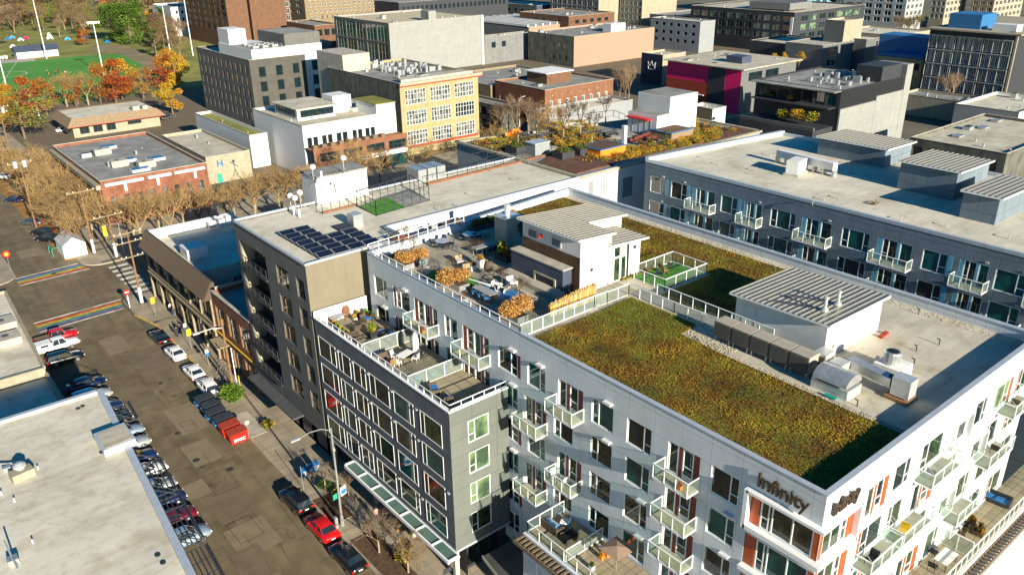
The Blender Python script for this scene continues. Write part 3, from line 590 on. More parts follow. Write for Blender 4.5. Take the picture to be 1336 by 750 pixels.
# ======================= dark wing with roof terraces ====================
Tw=thing('apartment_wing','dark grey four-floor wing with white boxed windows, roof terraces and a glass street canopy','building',(33,58,0)); XW=31.45; YA,YB=46.9,70.35
wc=[(66.3,69.9),(63.37,65.77),(60.5,62.8),(56.35,59.84),(52.36,55.6),(48.1,51.35)]
h1=[];h2=[];wp=[]
for k in range(4):
    zt=15.85-3.13*k
    for i,(a,b_) in enumerate(wc):
        h1.append((a,b_,zt-2.3,zt)); mu=[(.3,),(.34,),(.4,),(.3,),(.2,),(.2,)][i]; wp.append((SW(XW),a,b_,zt-2.3,zt,tuple(sorted(1-q for q in mu)) if i%2 else mu,1))
    h2.append((33.25,35.45,zt-1.95,zt+.2)); wp.append((SE(YA),33.25,35.45,zt-1.95,zt+.2,(.32,),0))
b=MB(); b.wall(SW(XW),YA,YB,3.55,17.6,h1,0); b.wall(SE(YA),XW,X0,3.55,17.6,h2,1); b.face([(XW,YB,3.5),(X0,YB,3.5),(X0,YB,17.6),(XW,YB,17.6)],0); b.face([(XW,YA,3.55),(X0,YA,3.55),(X0,YB,3.55),(XW,YB,3.55)],0)
b.face([(XW+.25,YA+.25,16.55),(XW+.25,YB,16.55),(XW+.25,YB,17.6),(XW+.25,YA+.25,17.6)],2); b.face([(XW+.25,YA+.25,16.55),(X0,YA+.25,16.55),(X0,YA+.25,17.6),(XW+.25,YA+.25,17.6)],2); b.face([(XW,YB-.02,16.55),(X0,YB-.02,16.55),(X0,YB-.02,18.3),(XW,YB-.02,18.3)],2)
b.build('wall',['dark_panel','sage_panel','white'],Tw)
b=MB(); b.box(XW-.08,XW+.3,YA-.08,YB,17.6,17.72); b.box(XW+.3,X0,YA-.08,YA+.3,17.6,17.72); b.build('parapet_cap','white_frame',Tw)
for F,a,b_,z0,z1,mu,pr in wp:
    window(Tw,F,a,b_,z0,z1,mull=mu,tr=[(0,.36)] if pr==0 else [],gm=rnd.choice(['glass_teal','glass_dark','glass_green','glass_room']) if pr else rnd.choice(['glass_blind','glass_blind','glass_green']),d=.035 if pr else -.04,deep=.04 if pr else .07,fw=.085)
    if pr:
        if rnd.random()<.6: q=MB(); q.fbox(F,a-.7,a-.42,.003,.14,z1-.25,z1-.1); q.build('exhaust_vent','alum',Tw)
b=MB(); b.wall(SW(32.6),YA,YB,.1,3.55,[(y,y+2.6,.5,3.1) for y in (48,51.5,55,58.5,62,65.5)],0,.1); b.wall(SE(47.6),32.6,X0,.1,3.55,[(33.2,36.8,.3,3.1)],0,.1)
b.build('ground_floor_wall','charcoal',Tw)
for y in (48,51.5,55,58.5,62,65.5): window(Tw,SW(32.6),y,y+2.6,.5,3.1,mull=(.5,),fm='charcoal',name='shop_window',gm='glass_dark')
window(Tw,SE(47.6),33.2,36.8,.3,3.1,mull=(.33,.66),fm='charcoal',name='shop_window',gm='glass_dark')
for y in (47.2,54.3,61,69.8): b=MB(); b.box(31.5,31.95,y,y+.4,.1,3.55); b.build('column','concrete',Tw)
b=MB(); b.box(31.42,31.46,YA-.1,YB,3.4,3.62); b.box(31.46,X0,YA-.1,YA-.02,3.4,3.62); b.build('band','parapet_cap',Tw)
ca=MB(); ca.box(30.15,30.3,46.3,64.5,3.2,3.55); ca.box(31.3,31.41,46.3,64.5,3.25,3.5)
for i in range(8):
    y=46.3+i*2.6; ca.box(30.3,31.3,y,y+.16,3.3,3.56)
cn=ca.build('street_canopy','white_frame',Tw); g_=MB(); g_.box(30.3,31.3,46.46,64.4,3.42,3.45); flat('canopy_glass',(.10,.17,.14),.25,.15,.6); g_.build('glass','canopy_glass',cn)
b=MB(); b.box(29.6,30.4,46.2,46.28,2.5,3.0)
single(b,'hanging_sign',['charcoal'],'small dark hanging shop sign under the end of the glass canopy','sign',(30,46.2,2.5))
# terrace
b=MB(); b.face([(XW+.2,YA+.2,16.58),(X0,YA+.2,16.58),(X0,YB,16.58),(XW+.2,YB,16.58)]); b.build('terrace_floor','deck',Tw)
railing(Tw,[(XW+.12,YB-.1,17.7),(XW+.12,YA+.1,17.7),(X0-.1,YA+.1,17.7)],.55,1.2,gl=False)
for y in (61.3,53.45): railing(Tw,[(XW+.3,y,16.6),(X0-.05,y,16.6)],1.45,2.0,glass='frost_glass',name='terrace_divider')
# ======================= podium terraces of the white building ====================
b=MB(); b.box(33.3,X0-.02,18,40,0,8.3); b.box(33.3,X0-.02,18,40,8.3,9.0); b.box(X0+.02,75,14.7,Y0-.02,0,8.3); b.box(X0+.02,75,15.6,Y0-.02,8.3,9.0); b.build('podium','white_panel',T)
b=MB(); b.box(33.6,X0-.03,29.8,39.7,9.0,9.04); b.box(45,75,15.7,Y0-.03,9.0,9.04); b.build('terrace_floor','deck',T)
railing(T,[(X0-.05,39.75,9.04),(33.55,39.75,9.04),(33.55,29.8,9.04)],1.1,1.35); railing(T,[(33.6,35.3,9.04),(X0-.05,35.3,9.04)],1.2,1.6,glass='frost_glass')
railing(T,[(45,15.75,9.04),(75,15.75,9.04)],1.1,.95); railing(T,[(57.2,15.8,9.04),(57.2,Y0-.05,9.04)],1.5,1.2,glass='frost_glass')
b=MB(); b.box(32.4,33.28,29.8,40.2,8.62,8.72); b.box(32.4,32.5,29.8,40.2,8.4,8.62)
for i in range(22): b.box(32.5,33.28,29.9+i*.47,30.1+i*.47,8.72,8.86)
b.build('trellis','bark',T)
b=MB()
for i in range(62): b.box(46+i*.47,46.14+i*.47,14.85,15.55,8.5,8.62)
b.box(46,75,14.75,14.85,8.4,8.62); b.box(46,75,15.5,15.6,8.4,8.6); b.build('trellis','bark',T)
F=SE(14.68)
for k in range(2):
    for x in (58.2,60.9,63.5,66.2,69.0): window(T,F,x,x+1.5,5.2-3.2*k,7.6-3.2*k,mull=(.5,),fm='white_frame',d=.02,name='podium_window')
F=SW(33.28)
for y in (36.7,33.6): window(T,F,y,y+1.7,4.6,7.0,mull=(.5,),d=.02,name='podium_window')
b=MB(); b.prism([(32.3,40.4),(37.4,40.4),(37.4,45.3),(33.2,45.3)],2.9,3.1); b.prism([(32.2,40.3),(32.3,40.3),(33.2,45.4),(33.1,45.4)],2.85,3.16,1); b.build('entrance_roof',['asphalt_roof','galv'],T)
# sign lettering on both faces of the corner
def lettering(par,txt,F,u0,zc,size,flip,mat='wicker',name='sign_lettering',ext=.11,space=.86,lw=.02):
    cu=bpy.data.curves.new('t','FONT'); cu.body=txt; cu.size=size; cu.extrude=ext; cu.offset=lw; cu.space_character=space; to=bpy.data.objects.new('t',cu); COL.objects.link(to)
    dg=bpy.context.evaluated_depsgraph_get(); me=bpy.data.meshes.new_from_object(to.evaluated_get(dg)); bpy.data.objects.remove(to)
    b=MB(); s=-1 if flip else 1; b.mesh([P(F,u0+s*v.co.x,.16+v.co.z,zc+v.co.y) for v in me.vertices],[tuple(p.vertices) for p in me.polygons]); bpy.data.meshes.remove(me)
    return b.build(name,mat,par)
flat('bronze',(.06,.04,.025),.45,.15); lettering(T,'Infinity',SW(X0),22.5,21.72,1.4,True,'bronze',lw=.012,ext=.07,space=.95); lettering(T,'Infinity',SE(Y0),38.2,21.72,1.25,False,'bronze',ext=.09,lw=.012,space=.9)

# ======================= grey building with solar panels and the long roof behind ====================
Tg=thing('apartment_building','dark grey building with tan end wall, recessed balconies and solar panels on its long roof','building',(40,78,0)); XG=31.45; ZG=23.2
rec=[];hw=[];gp=[]
for k in range(5):
    zt=21.1-3.3*k; rec.append((80.9,88.0,zt-2.75,zt+.05)); 
    for a,b_ in ((75.45,78.3),(71.75,73.55)): hw.append((a,b_,zt-2.25,zt)); gp.append((a,b_,zt-2.25,zt))
b=MB(); b.wall(SW(XG),70.9,88.85,3.2,ZG,hw+rec,0,.2)
for r_ in rec: b.face([(XG+1.6,r_[0],r_[2]),(XG+1.6,r_[1],r_[2]),(XG+1.6,r_[1],r_[3]),(XG+1.6,r_[0],r_[3])],2); [b.face([(XG+.2,u,r_[2]),(XG+1.6,u,r_[2]),(XG+1.6,u,r_[3]),(XG+.2,u,r_[3])],3) for u in (r_[0],r_[1])]; b.face([(XG+.2,r_[0],r_[2]),(XG+.2,r_[1],r_[2]),(XG+1.6,r_[1],r_[2]),(XG+1.6,r_[0],r_[2])],2)
b.face([(XG,70.9,3.2),(38.8,71,3.2),(38.8,71,ZG),(XG,70.9,ZG)],1); b.face([(38.8,71,0),(43.2,71.1,0),(43.2,71.1,ZG),(38.8,71,ZG)],0); b.face([(43.2,71.1,0),(43.3,75.3,0),(43.3,75.3,ZG),(43.2,71.1,ZG)],4)
b.face([(XG,88.85,0),(73.2,88.9,0),(73.2,88.9,ZG),(XG,88.85,ZG)],0); b.box(XG+.5,43,71.3,88.6,0,3.2,0)
sw2=[(70,72,19.6,22.1),(74.8,75.9,19.6,22.3),(77,78.6,19.8,22.2),(81.5,83.5,18.6,21.4),(86,89,18.6,21.4),(92,95,18.6,21.4)]
b.wall(SE(75.4),43.3,106,0,ZG,sw2,4)
b.build('wall',['taupe_panel','tan_panel','charcoal','cream','white'],Tg)
for q in sw2: window(Tg,SE(75.4),*q,mull=(.35,.7),gm='glass_pale' if q[0]<78 else 'glass_dark',fm='white_frame' if q[0]<80 else 'charcoal')
b=MB(); b.prism([(XG+.02,70.92),(43.18,71.12),(43.28,75.42),(73.1,75.42),(73.1,88.8),(XG+.02,88.8)],ZG-.5,ZG-.3); rf=b.build('roof','roof_white',Tg)
b=MB()
for p,q in (((XG,70.9),(43.25,71.1)),((43.25,71.1),(43.3,75.35)),((43.3,75.35),(80,75.35)),((XG,88.85),(XG,70.9)),((73.1,88.9),(XG,88.9))):
    p=Vector((p[0],p[1],ZG-.1));q=Vector((q[0],q[1],ZG-.1)); d=(q-p).normalized()*.12; n_=Vector((-d.y,d.x,0)); b.mesh([p-n_-d,q-n_+d,q+n_+d,p+n_-d]+[v+Vector((0,0,.22)) for v in (p-n_-d,q-n_+d,q+n_+d,p+n_-d)],[(0,1,5,4),(1,2,6,5),(2,3,7,6),(3,0,4,7),(4,5,6,7)]); b.v=b.v; 
b.build('parapet_cap','parapet_cap',Tg)
for a,b_,z0,z1 in gp: window(Tg,SW(XG),a,b_,z0,z1,mull=(.33,.66) if b_-a>2 else (.45,),tr=[(1,.45)],fm='bark',gm=rnd.choice(['glass_room','glass_green','glass_dark']),d=-.1,fw=.07)
for r_ in rec: railing(Tg,[(XG-.15,r_[1]-.1,r_[2]),(XG-.15,r_[0]+.1,r_[2])],1.1,1.4,'charcoal',name='balcony_railing',mid=(.3,.55,.8),gl=False); q=MB(); q.box(XG-.3,XG,r_[0],r_[1],r_[2]-.15,r_[2]-.02); q.build('balcony_slab','charcoal',Tg); window(Tg,SW(XG+1.6),r_[0]+.6,r_[1]-.6,r_[2]+.05,r_[3]-.3,mull=(.3,.6),fm='charcoal',gm='glass_room',d=.06,name='balcony_door')
b=MB(); b.box(XG-1.4,XG-.05,76,88.5,3.3,3.5); b.build('canopy','dark_grey',Tg); b=MB(); b.wall(SW(XG+.5),70.9,88.85,.1,3.2,[(y,y+2.4,.5,2.9) for y in (72,75.5,79,82.5)],0,.1); b.build('ground_floor_wall','charcoal',Tg)
for y in (72,75.5,79,82.5): window(Tg,SW(XG+.5),y,y+2.4,.5,2.9,mull=(.5,),fm='charcoal',name='shop_window',gm='glass_dark')
b=MB(); b.face([(XG+2.2,79.2,ZG-.28),(XG+3.6,79.2,ZG-.28),(XG+3.6,81.2,ZG-.28),(XG+2.2,81.2,ZG-.28)]); b.build('skylight','blue_roof',Tg)
# solar panels, one by one
flat('pv',(.008,.011,.026),.4,.3,6)
ORD=['first','second','third','fourth','fifth','sixth','seventh','eighth','ninth','tenth','eleventh','twelfth','thirteenth','fourteenth','fifteenth','sixteenth','seventeenth','eighteenth','nineteenth','twentieth']
def pv(i,j,x,y):
    t=thing('solar_panel','dark solar panel in the %s row from the tan end wall, %s from the street'%(ORD[j],ORD[i]),'solar panel',(x,y,ZG-.3),'solar panels on the grey building roof')
    b=MB(); w,l,a=1.72,1.15,.22
    V=[(x,y,ZG-.05),(x+w,y,ZG-.05),(x+w,y+l,ZG-.05+a),(x,y+l,ZG-.05+a)]; b.mesh(V+[(p[0],p[1],p[2]+.04) for p in V],[(0,1,5,4),(1,2,6,5),(2,3,7,6),(3,0,4,7)],1); V=[(p[0],p[1],p[2]+.041) for p in V]; b.face(V,1)
    b.face([(x+.05,y+.05,ZG+.003),(x+w-.05,y+.05,ZG+.003),(x+w-.05,y+l-.05,ZG+.003+a*.93),(x+.05,y+l-.05,ZG+.003+a*.93)],0)
    b.build('panel',['pv','grey'],t)
    b=MB()
    for dx in (.2,w-.25): b.box(x+dx,x+dx+.06,y+l-.1,y+l-.04,ZG-.3,ZG+.13); b.box(x+dx,x+dx+.06,y,y+.06,ZG-.3,ZG-.05)
    b.box(x+.1,x+w-.1,y-.25,y-.02,ZG-.3,ZG-.16); b.build('stand','concrete',t)
for j in range(7):
    for i in range(4):
        if i<2 or j<4: pv(i,j,33.4+i*1.8,71.6+j*1.42)

# ======================= roof-garden building ====================
Tq=thing('garden_roof_building','pale building carrying a roof garden of yellow perennials, paths and a white pavilion','building',(90,85,0))
gW,gS,gN,gE=at(596,184,ZG),at(665,204,ZG),at(880,149,ZG),(113.2,75.5)
b=MB(); b.prism([(73.3,75.45),gE,gN,gW],0,ZG-.25); b.build('wall','grey_clap',Tq)
b=MB(); P0=[(73.3,75.45),gE,gN,gW]
for p,q in zip(P0,P0[1:]+P0[:1]):
    p=Vector((*p,0));q=Vector((*q,0)); d=(q-p).normalized()*.2; n_=Vector((-d.y,d.x,0))*1.6; b.prism([(p-n_-d)[:2],(q-n_+d)[:2],(q+n_+d)[:2],(p+n_-d)[:2]],ZG-.25,ZG+.05)
b.build('parapet_cap','cream',Tq)
b=MB(); b.face([(73.6,75.8,ZG-.24),(112.8,75.8,ZG-.24),(gN[0]-.4,gN[1]-.4,ZG-.24),(gW[0]+.4,gW[1]-.5,ZG-.24)]); b.build('roof','roof_grey',Tq)
b=MB(); q=[at(*p,ZG-.2) for p in ((702,214),(752.8,227.3),(800,215),(770,203),(730,197))]; b.prism(q,ZG-.3,ZG-.05); b.build('soil_bed','brown_bed',Tq)
b=MB(); q=[at(*p,ZG-.2) for p in ((925,187),(985,172),(960,165),(915,175))]; b.prism(q,ZG-.22,ZG-.1); b.build('soil_bed','brown_bed',Tq)
railing(Tq,[(*at(557,240,ZG-.3),ZG-.3),(*at(610,228,ZG-.3),ZG-.3),(*at(668,211,ZG-.3),ZG-.3),(*at(720,200,ZG-.3),ZG-.3)],1.1,1.8,'charcoal',gl=False,name='black_railing'); 
railing(Tq,[(*at(530,232,ZG-.3),ZG-.3),(*at(660,200,ZG-.3),ZG-.3)],1.1,1.8,'charcoal',gl=False,name='black_railing')
b=MB(); p=at(557,241,ZG-.3);q=at(720,201.5,ZG-.3); n_=.35; b.prism([(p[0],p[1]-n_),(q[0],q[1]-n_),(q[0],q[1]),(p[0],p[1])],ZG-.3,ZG+.0); b.build('timber_curb','orange_brick',Tq)
for zi,Q in enumerate(([(612,187),(655,181),(705,176),(697,197),(640,198)],[(735,168),(800,183),(790,198),(740,196),(700,182)],[(752,212),(780,196),(870,188),(912,176),(908,188),(840,204),(800,213)],[(905,160),(960,170),(930,186),(880,190)])):
    Qw=[at(*q,ZG-.2) for q in Q]; bb=sedum(Qw,ZG-.16,5,20+zi,size=.22,amp=.25); tag(bb.build('ground_cover',['brown_bed']+SED[1:]),['olive ground cover of the left roof garden bed','olive ground cover of the middle roof garden bed','yellow ground cover of the front roof garden bed','yellow ground cover of the right roof garden bed'][zi],'planting',kind='stuff')
for A_ in ([(690,198),(742,188),(800,176)],[(742,160),(800,152),(815,158)],[(640,196),(700,186),(760,174)]): railing(Tq,[(*at(*q,ZG-.24),ZG-.24) for q in A_],1.1,2.2,'charcoal',gl=False,name='black_railing')
# pavilion
def gp_(px,py): return at(px,py,ZG-.2)
s_=gp_(856,179); e_=gp_(902,166); w_=gp_(817,171)
x0,y0=s_[0],s_[1]; x1=e_[0]; y1=w_[1]
b=MB(); xm=x0+(x1-x0)*.3; b.box(x0,xm,y0,y1,ZG-.2,ZG+3.0,0); b.box(xm,x1,y0-.01,y1+.6,ZG-.2,ZG+5.6,0)
pv_=b.build('pavilion','white',Tq)
b=MB(); b.box(xm+.2,x1-.2,y0+.2,y1+.4,ZG+5.61,ZG+5.67); b.box(x0+.2,xm-.02,y0+.2,y1-.2,ZG+3.01,ZG+3.08); b.build('roof','roof_grey',pv_)
b=MB(); b.box(x0-1.2,x0-.02,y0+1,y1-.6,ZG+2.3,ZG+2.5); b.build('awning','red',pv_)
window(pv_,SW(x0),y0+1.2,y1-1,ZG-.1,ZG+2.2,mull=(.3,.6),fm='grey',gm='glass_room',d=.04,name='shopfront')
# right building
Tr=thing('apartment_building','slate blue apartment building with white balconies and a broad pale roof','building',(90,40,0)); XR=80.; ZQ=25.4; rh=[];rp=[]
rw=[((848.8,228),(868.6,235),'L'),((875.8,237),(896.6,243),'L'),((904.3,244.7),(933.5,253),'E'),((941,254.9),(962.8,260),'L'),((971.7,262.5),(994.6,270),'E'),((1006,271.6),(1039,280),'S'),((1047,283),(1086,292),'E'),((1099,297),(1136,306),'S'),((1146,309.6),(1192,320),'E'),((1204.6,326),(1237.7,333),'L'),((1253,339),(1292.4,347),'E'),((1300,350),(1342,362),'R'),((1352,362),(1400,373),'E')]
cY=[(zat(*a,x=XR)[1],zat(*b_,x=XR)[1],t) for a,b_,t in rw]
for k in range(3):
    zt=23.45-3.3*k
    for a,b_,t in cY:
        lo,hi=b_,a; zb=zt-2.2-(.25 if t=='E' else 0); rh.append((lo,hi,zb,zt)); rp.append((lo,hi,zb,zt,t,k))
b=MB(); b.wall(SW(XR),4,70.1,0,ZQ,rh,0); b.face([(XR,70.1,0),(106,67,0),(106,67,ZQ),(XR,70.1,ZQ)],0); b.face([(106,4,0),(106,67,0),(106,67,ZQ),(106,4,ZQ)],0); b.face([(XR,4,0),(106,4,0),(106,4,ZQ),(XR,4,ZQ)],0)
b.build('wall','blue_panel',Tr)
b=MB(); b.face([(XR,4,ZQ-.3),(106,4,ZQ-.3),(106,67,ZQ-.3),(XR,70.1,ZQ-.3)]); b.build('roof','roof_white',Tr)
b=MB(); b.box(XR-.05,XR+.35,4,70.1,ZQ-.3,ZQ+.05); b.box(105.6,106.05,4,67,ZQ-.3,ZQ+.1); b.mesh([(XR,69.6,ZQ-.3),(106,66.5,ZQ-.3),(106,67.1,ZQ-.3),(XR,70.2,ZQ-.3),(XR,69.6,ZQ+.35),(106,66.5,ZQ+.35),(106,67.1,ZQ+.35),(XR,70.2,ZQ+.35)],[(0,1,5,4),(1,2,6,5),(2,3,7,6),(3,0,4,7),(4,5,6,7)])
b.build('parapet_cap','parapet_cap',Tr); F=SW(XR)
for lo,hi,zb,zt,t,k in rp:
    L=hi-lo
    if t=='L': window(Tr,F,lo,hi,zb,zt,mull=(.33,),tr=[(0,.35)])
    elif t=='R': window(Tr,F,lo,hi,zb,zt,mull=(.3,),tr=[(0,.35)])
    elif t=='S': window(Tr,F,lo,hi,zb,zt,mull=(.22,.75),tr=[(0,.35),(2,.35)])
    else:
        window(Tr,F,lo,lo+L*.36,zb,zt,name='balcony_door',fw=.1); window(Tr,F,lo+L*.42,hi-L*.14,zb,zt,mull=(.6,),tr=[(1,.35)])
        q=MB(); q.fbox(F,hi-L*.13,hi,-.1,-.03,zb,zt); q.build('accent_panel','aqua_panel',Tr); q=MB(); q.fbox(F,lo+L*.36,lo+L*.42,-.1,-.03,zb,zt); q.build('mullion_panel','aqua_panel',Tr)
        if k<2: balcony(Tr,F,lo-.2,hi+.3,zb-.04,1.25)
    if t!='E' : q=MB(); q.fbox(F,lo-.5,lo-.05,-.02,.02,zb,zt); q.build('accent_panel','aqua_panel',Tr) if t=='L' else None
    if rnd.random()<.6: q=MB(); q.fbox(F,lo+.2,lo+.5,.003,.14,zt+.2,zt+.35); q.build('exhaust_vent','alum',Tr)
for (p,q_,w2,zh,rz) in (((1152,219),(1178,205),(1090,194),2.1,0),((1243,262),(1281,243),(1190,238),3.0,0),((1297,294),(1350,270),(1258,280),2.6,0)):
    s_=at(*p,ZQ-.3); e_=at(*q_,ZQ-.3); w_=at(*w2,ZQ-.3); b=MB(); b.box(s_[0],e_[0],s_[1],w_[1],ZQ-.3,ZQ-.3+zh); ph=b.build('stair_penthouse','blue_panel',Tr)
    ribroof(ph,s_[0]-.3,e_[0]+.3,s_[1]-.4,w_[1]+.3,lambda x,y,z=ZQ-.3+zh,xa=s_[0]: z+.3-.02*(x-xa),step=.5)
b=MB(); s_=at(601,292,ZG-3); b.box(50.5,53.2,73.2,75.3,12,ZG-1.1); b.build('stair_tower','navy_wall',Tg)
# ======================= buildings of the blocks beyond =======================
def grid(F,u0,u1,n,zts,h,wf=.6,off=.5):
    L=(u1-u0)/n; return [(u0+L*(i+off)-L*wf/2,u0+L*(i+off)+L*wf/2,zt-h,zt) for zt in zts for i in range(n)]
def roofbits(t,x0,x1,y0,y1,z,seed,n=5):
    rg=random.Random(seed)
    for i in range(n):
        b=MB(); x,y=rg.uniform(x0+1,x1-2),rg.uniform(y0+1,y1-2); s=rg.uniform(.3,.9); b.lathe(x,y,[(s*.4,z),(s*.4,z+s),(s*.55,z+s),(s*.3,z+s*1.3)],8); b.build('roof_vent','galv',t)
    for i in range(n//3): x,y=rg.uniform(x0+1,x1-4),rg.uniform(y0+1,y1-4); w,l,h=rg.uniform(1,2.6),rg.uniform(1,2.2),rg.uniform(.6,1.5); b=MB(); b.box(x,x+w,y,y+l,z,z+h); b.box(x+.15,x+w-.15,y+.15,y+l-.15,z+h,z+h+.08,1); b.build('roof_unit',['galv','charcoal'],t)
def bld(label,Sx,Wx,Ex,z,mats,roof='roof_grey',sw=(),se=(),name='commercial_building',cap='concrete',par=.6,base=0,bits=5,x1=None,y1=None,gls=None,fm='charcoal',mull=(.5,),tr=(),d=-.1,sep=False,seed=0,gnd=False):
    zz=0 if gnd else z; s_=at(*Sx,zz); x0,y0=s_; x1=x1 if x1 is not None else at(*Ex,zz)[0]; y1=y1 if y1 is not None else at(*Wx,zz)[1]
    t=thing(name,label,'building',((x0+x1)/2,(y0+y1)/2,0)); H1=[];H2=[]
    A,B_=SW(x0),SE(y0)
    for q in sw: H1+=grid(A,y0+(y1-y0)*q[0],y0+(y1-y0)*q[1],q[2],[z-k for k in q[3]],q[4],q[5])
    for q in se: H2+=grid(B_,x0+(x1-x0)*q[0],x0+(x1-x0)*q[1],q[2],[z-k for k in q[3]],q[4],q[5])
    b=MB(); b.wall(A,y0,y1,base,z,H1,0,.15); b.wall(B_,x0,x1,base,z,H2,1,.15); b.face([(x1,y0,base),(x1,y1,base),(x1,y1,z),(x1,y0,z)],0); b.face([(x0,y1,base),(x1,y1,base),(x1,y1,z),(x0,y1,z)],0); b.face([(x0,y0,base),(x1,y0,base),(x1,y1,base),(x0,y1,base)],0)
    e=.25; zr=z-par
    for p,q in (((x0+e,y0+e),(x1-e,y0+e)),((x1-e,y0+e),(x1-e,y1-e)),((x1-e,y1-e),(x0+e,y1-e)),((x0+e,y1-e),(x0+e,y0+e))): b.face([(*p,zr),(*q,zr),(*q,z),(*p,z)],1)
    b.build('wall',list(mats),t); b=MB(); b.face([(x0+.05,y0+.05,zr),(x1-.05,y0+.05,zr),(x1-.05,y1-.05,zr),(x0+.05,y1-.05,zr)]); b.build('roof',roof,t)
    b=MB(); c=.07; b.box(x0-c,x1+c,y0-c,y0+e,z,z+.1); b.box(x0-c,x1+c,y1-e,y1+c,z,z+.1); b.box(x0-c,x0+e,y0+e,y1-e,z,z+.1); b.box(x1-e,x1+c,y0+e,y1-e,z,z+.1); b.build('parapet_cap',cap,t)
    k=0
    for F,HH in ((A,H1),(B_,H2)):
        for h in HH:
            k+=1
            if k<=98: window(t,F,*h,mull=mull,tr=tr,fm=fm,gm=rnd.choice([g_ for g_ in (gls or ['glass_dark','glass_dark','glass_teal','glass_room']) if F is A or g_ not in ('glass_teal','glass_room')]),d=d,sep=sep,fw=.12)
    if k>98:
        b=MB()
        for F,HH in ((B_,H2[max(0,98-len(H1)):]),(A,H1[98:])):
            for h in HH: b.fbox(F,h[0],h[1],-.14,-.1,h[2],h[3],1); b.fbox(F,h[0],h[0]+.12,-.1,-.04,h[2],h[3]); b.fbox(F,(h[0]+h[1])/2-.06,(h[0]+h[1])/2+.06,-.1,-.04,h[2],h[3])
        o=b.build('window_rest',[fm,'glass_dark'],t); o['kind']='stuff'
    if bits: roofbits(t,x0,x1,y0,y1,zr,seed+int(Sx[0]),bits)
    return t,x0,x1,y0,y1
def boxpart(t,name,m,*bx): b=MB(); [b.box(*q) for q in bx]; return b.build(name,m,t)
def acunit(x,y,z,label,a=0,w=2.2,l=1.6,h=1.2,group=None):
    t=thing('rooftop_unit',label,'air conditioner',(x,y,z),group); b=MB(); b.cbox(x,y,z+.15,w,l,h,0,a); b.build('cabinet','concrete',t); b=MB(); b.cbox(x,y,z,w*.9,l*.9,.15,0,a); b.build('base','grey',t); b=MB(); b.lathe(x-.3*math.cos(a),y-.3*math.sin(a),[(.45,z+h+.15),(.45,z+h+.22),(.1,z+h+.23)],12); b.build('fan','dark_grey',t)
    return t
t,x0,x1,y0,y1=bld('low red brick corner store with white cornice strips and skylights on its grey roof',(130,237),(70,190),(272,214),9.3,('red_brick','red_brick'),'roof_grey',se=[(.03,.98,8,(3.4,),2.6,.42)],sw=[(.02,.98,9,(4,),2.6,.5)],bits=4,tr=[(0,.5),(1,.5)],gls=['glass_dark','glass_pale'])
b=MB(); L=x1-x0
for a,c in ((.03,.38),(.42,.64),(.67,.97)): b.fbox(SE(y0),x0+L*a,x0+L*c,.01,.7,8.2,8.7)
b.build('cornice','white',t); b=MB(); b.fbox(SW(x0),y0+.1,y1-.1,.01,.9,7.6,8.5); b.build('cornice','cream',t)
b=MB()
for i in range(10): b.fbox(SW(x0),y0+.6+i*(y1-y0-1.6)/9,y0+1.1+i*(y1-y0-1.6)/9,.01,.35,0,7.6)
b.build('pilaster','orange_brick',t); b=MB()
for a in (.2,.5,.86): b.fbox(SE(y0),x0+L*a,x0+L*a+.5,.01,.2,6.5,8.0)
b.build('corbel','white',t)
for i,(px,py) in enumerate(((140,193),(165,210),(203,208),(183,222))): x,y=at(px,py,8.8); b=MB(); b.cbox(x,y,8.7,3.6,2.2,.5); b.cbox(x,y,9.2,3.3,1.9,.08,1); b.build('skylight',['white','blue_roof'],t)
for i,(px,py) in enumerate(((152,198),(175,213),(210,214))): x,y=at(px,py,8.8); acunit(x-3,y,8.7,['cream rooftop unit at the back of the brick store roof','cream rooftop unit in the middle of the brick store roof','cream rooftop unit near the right edge of the brick store roof'][i],w=3.4,l=2.4)
t,x0,x1,y0,y1=bld('small cream building with a blue letter H and a stick figure on its wall',(268,206),(215,176),(316,192),6.5,('cream','cream'),'roof_pale',x1=None,bits=2)
lettering(t,'H',SE(y0),x1-8.2,4.0,2.1,False,'blue','wall_letter',ext=.05,lw=.03)
b=MB(); q=x1-4.2; F=SE(y0); 
for a,c in (((q,4.2),(q+.1,2.6)),((q+.1,2.6),(q-.5,1.2)),((q+.1,2.6),(q+.7,1.3)),((q,3.9),(q-.9,4.6)),((q,3.9),(q+.9,3.2))): b.tube(P(F,a[0],.05,a[1]),P(F,c[0],.05,c[1]),.09,.09,4)
b.tube(P(F,q,.02,4.6),P(F,q,.1,4.6),.35,.35,10); b.build('wall_figure','charcoal',t); b=MB(); b.fbox(F,x1-8.4,x1-7.3,.01,.05,.1,2.3); b.build('door','green_sign',t)
t,x0,x1,y0,y1=bld('low roadside diner with a tan mansard roof above cream walls',(94,165),(80,152),(204,148),3.6,('cream','cream'),'roof_grey',name='diner',se=[(.05,.5,3,(.6,),2.0,.7),(.6,.8,1,(.8,),1,.8)],bits=7,par=.0)
b=MB(); z0,z1=3.5,5.6; o=1.6; A=[(x0-o,y0-o),(x1+o,y0-o),(x1+o,y1+o),(x0-o,y1+o)]; B2=[(x0+.4,y0+.4),(x1-.4,y0+.4),(x1-.4,y1-.4),(x0+.4,y1-.4)]
for i in range(4): j=(i+1)%4; b.face([(*A[i],z0),(*A[j],z0),(*B2[j],z1),(*B2[i],z1)])
b.face([(*p,z0) for p in A]); b.face([(*p,z1-.3) for p in B2],1); b.build('mansard_roof',['mansard','roof_white'],t); b=MB(); b.box(x0-o,x1+o,y0-o-.05,y0-o,3.35,3.52); b.build('fascia','rust_red',t)
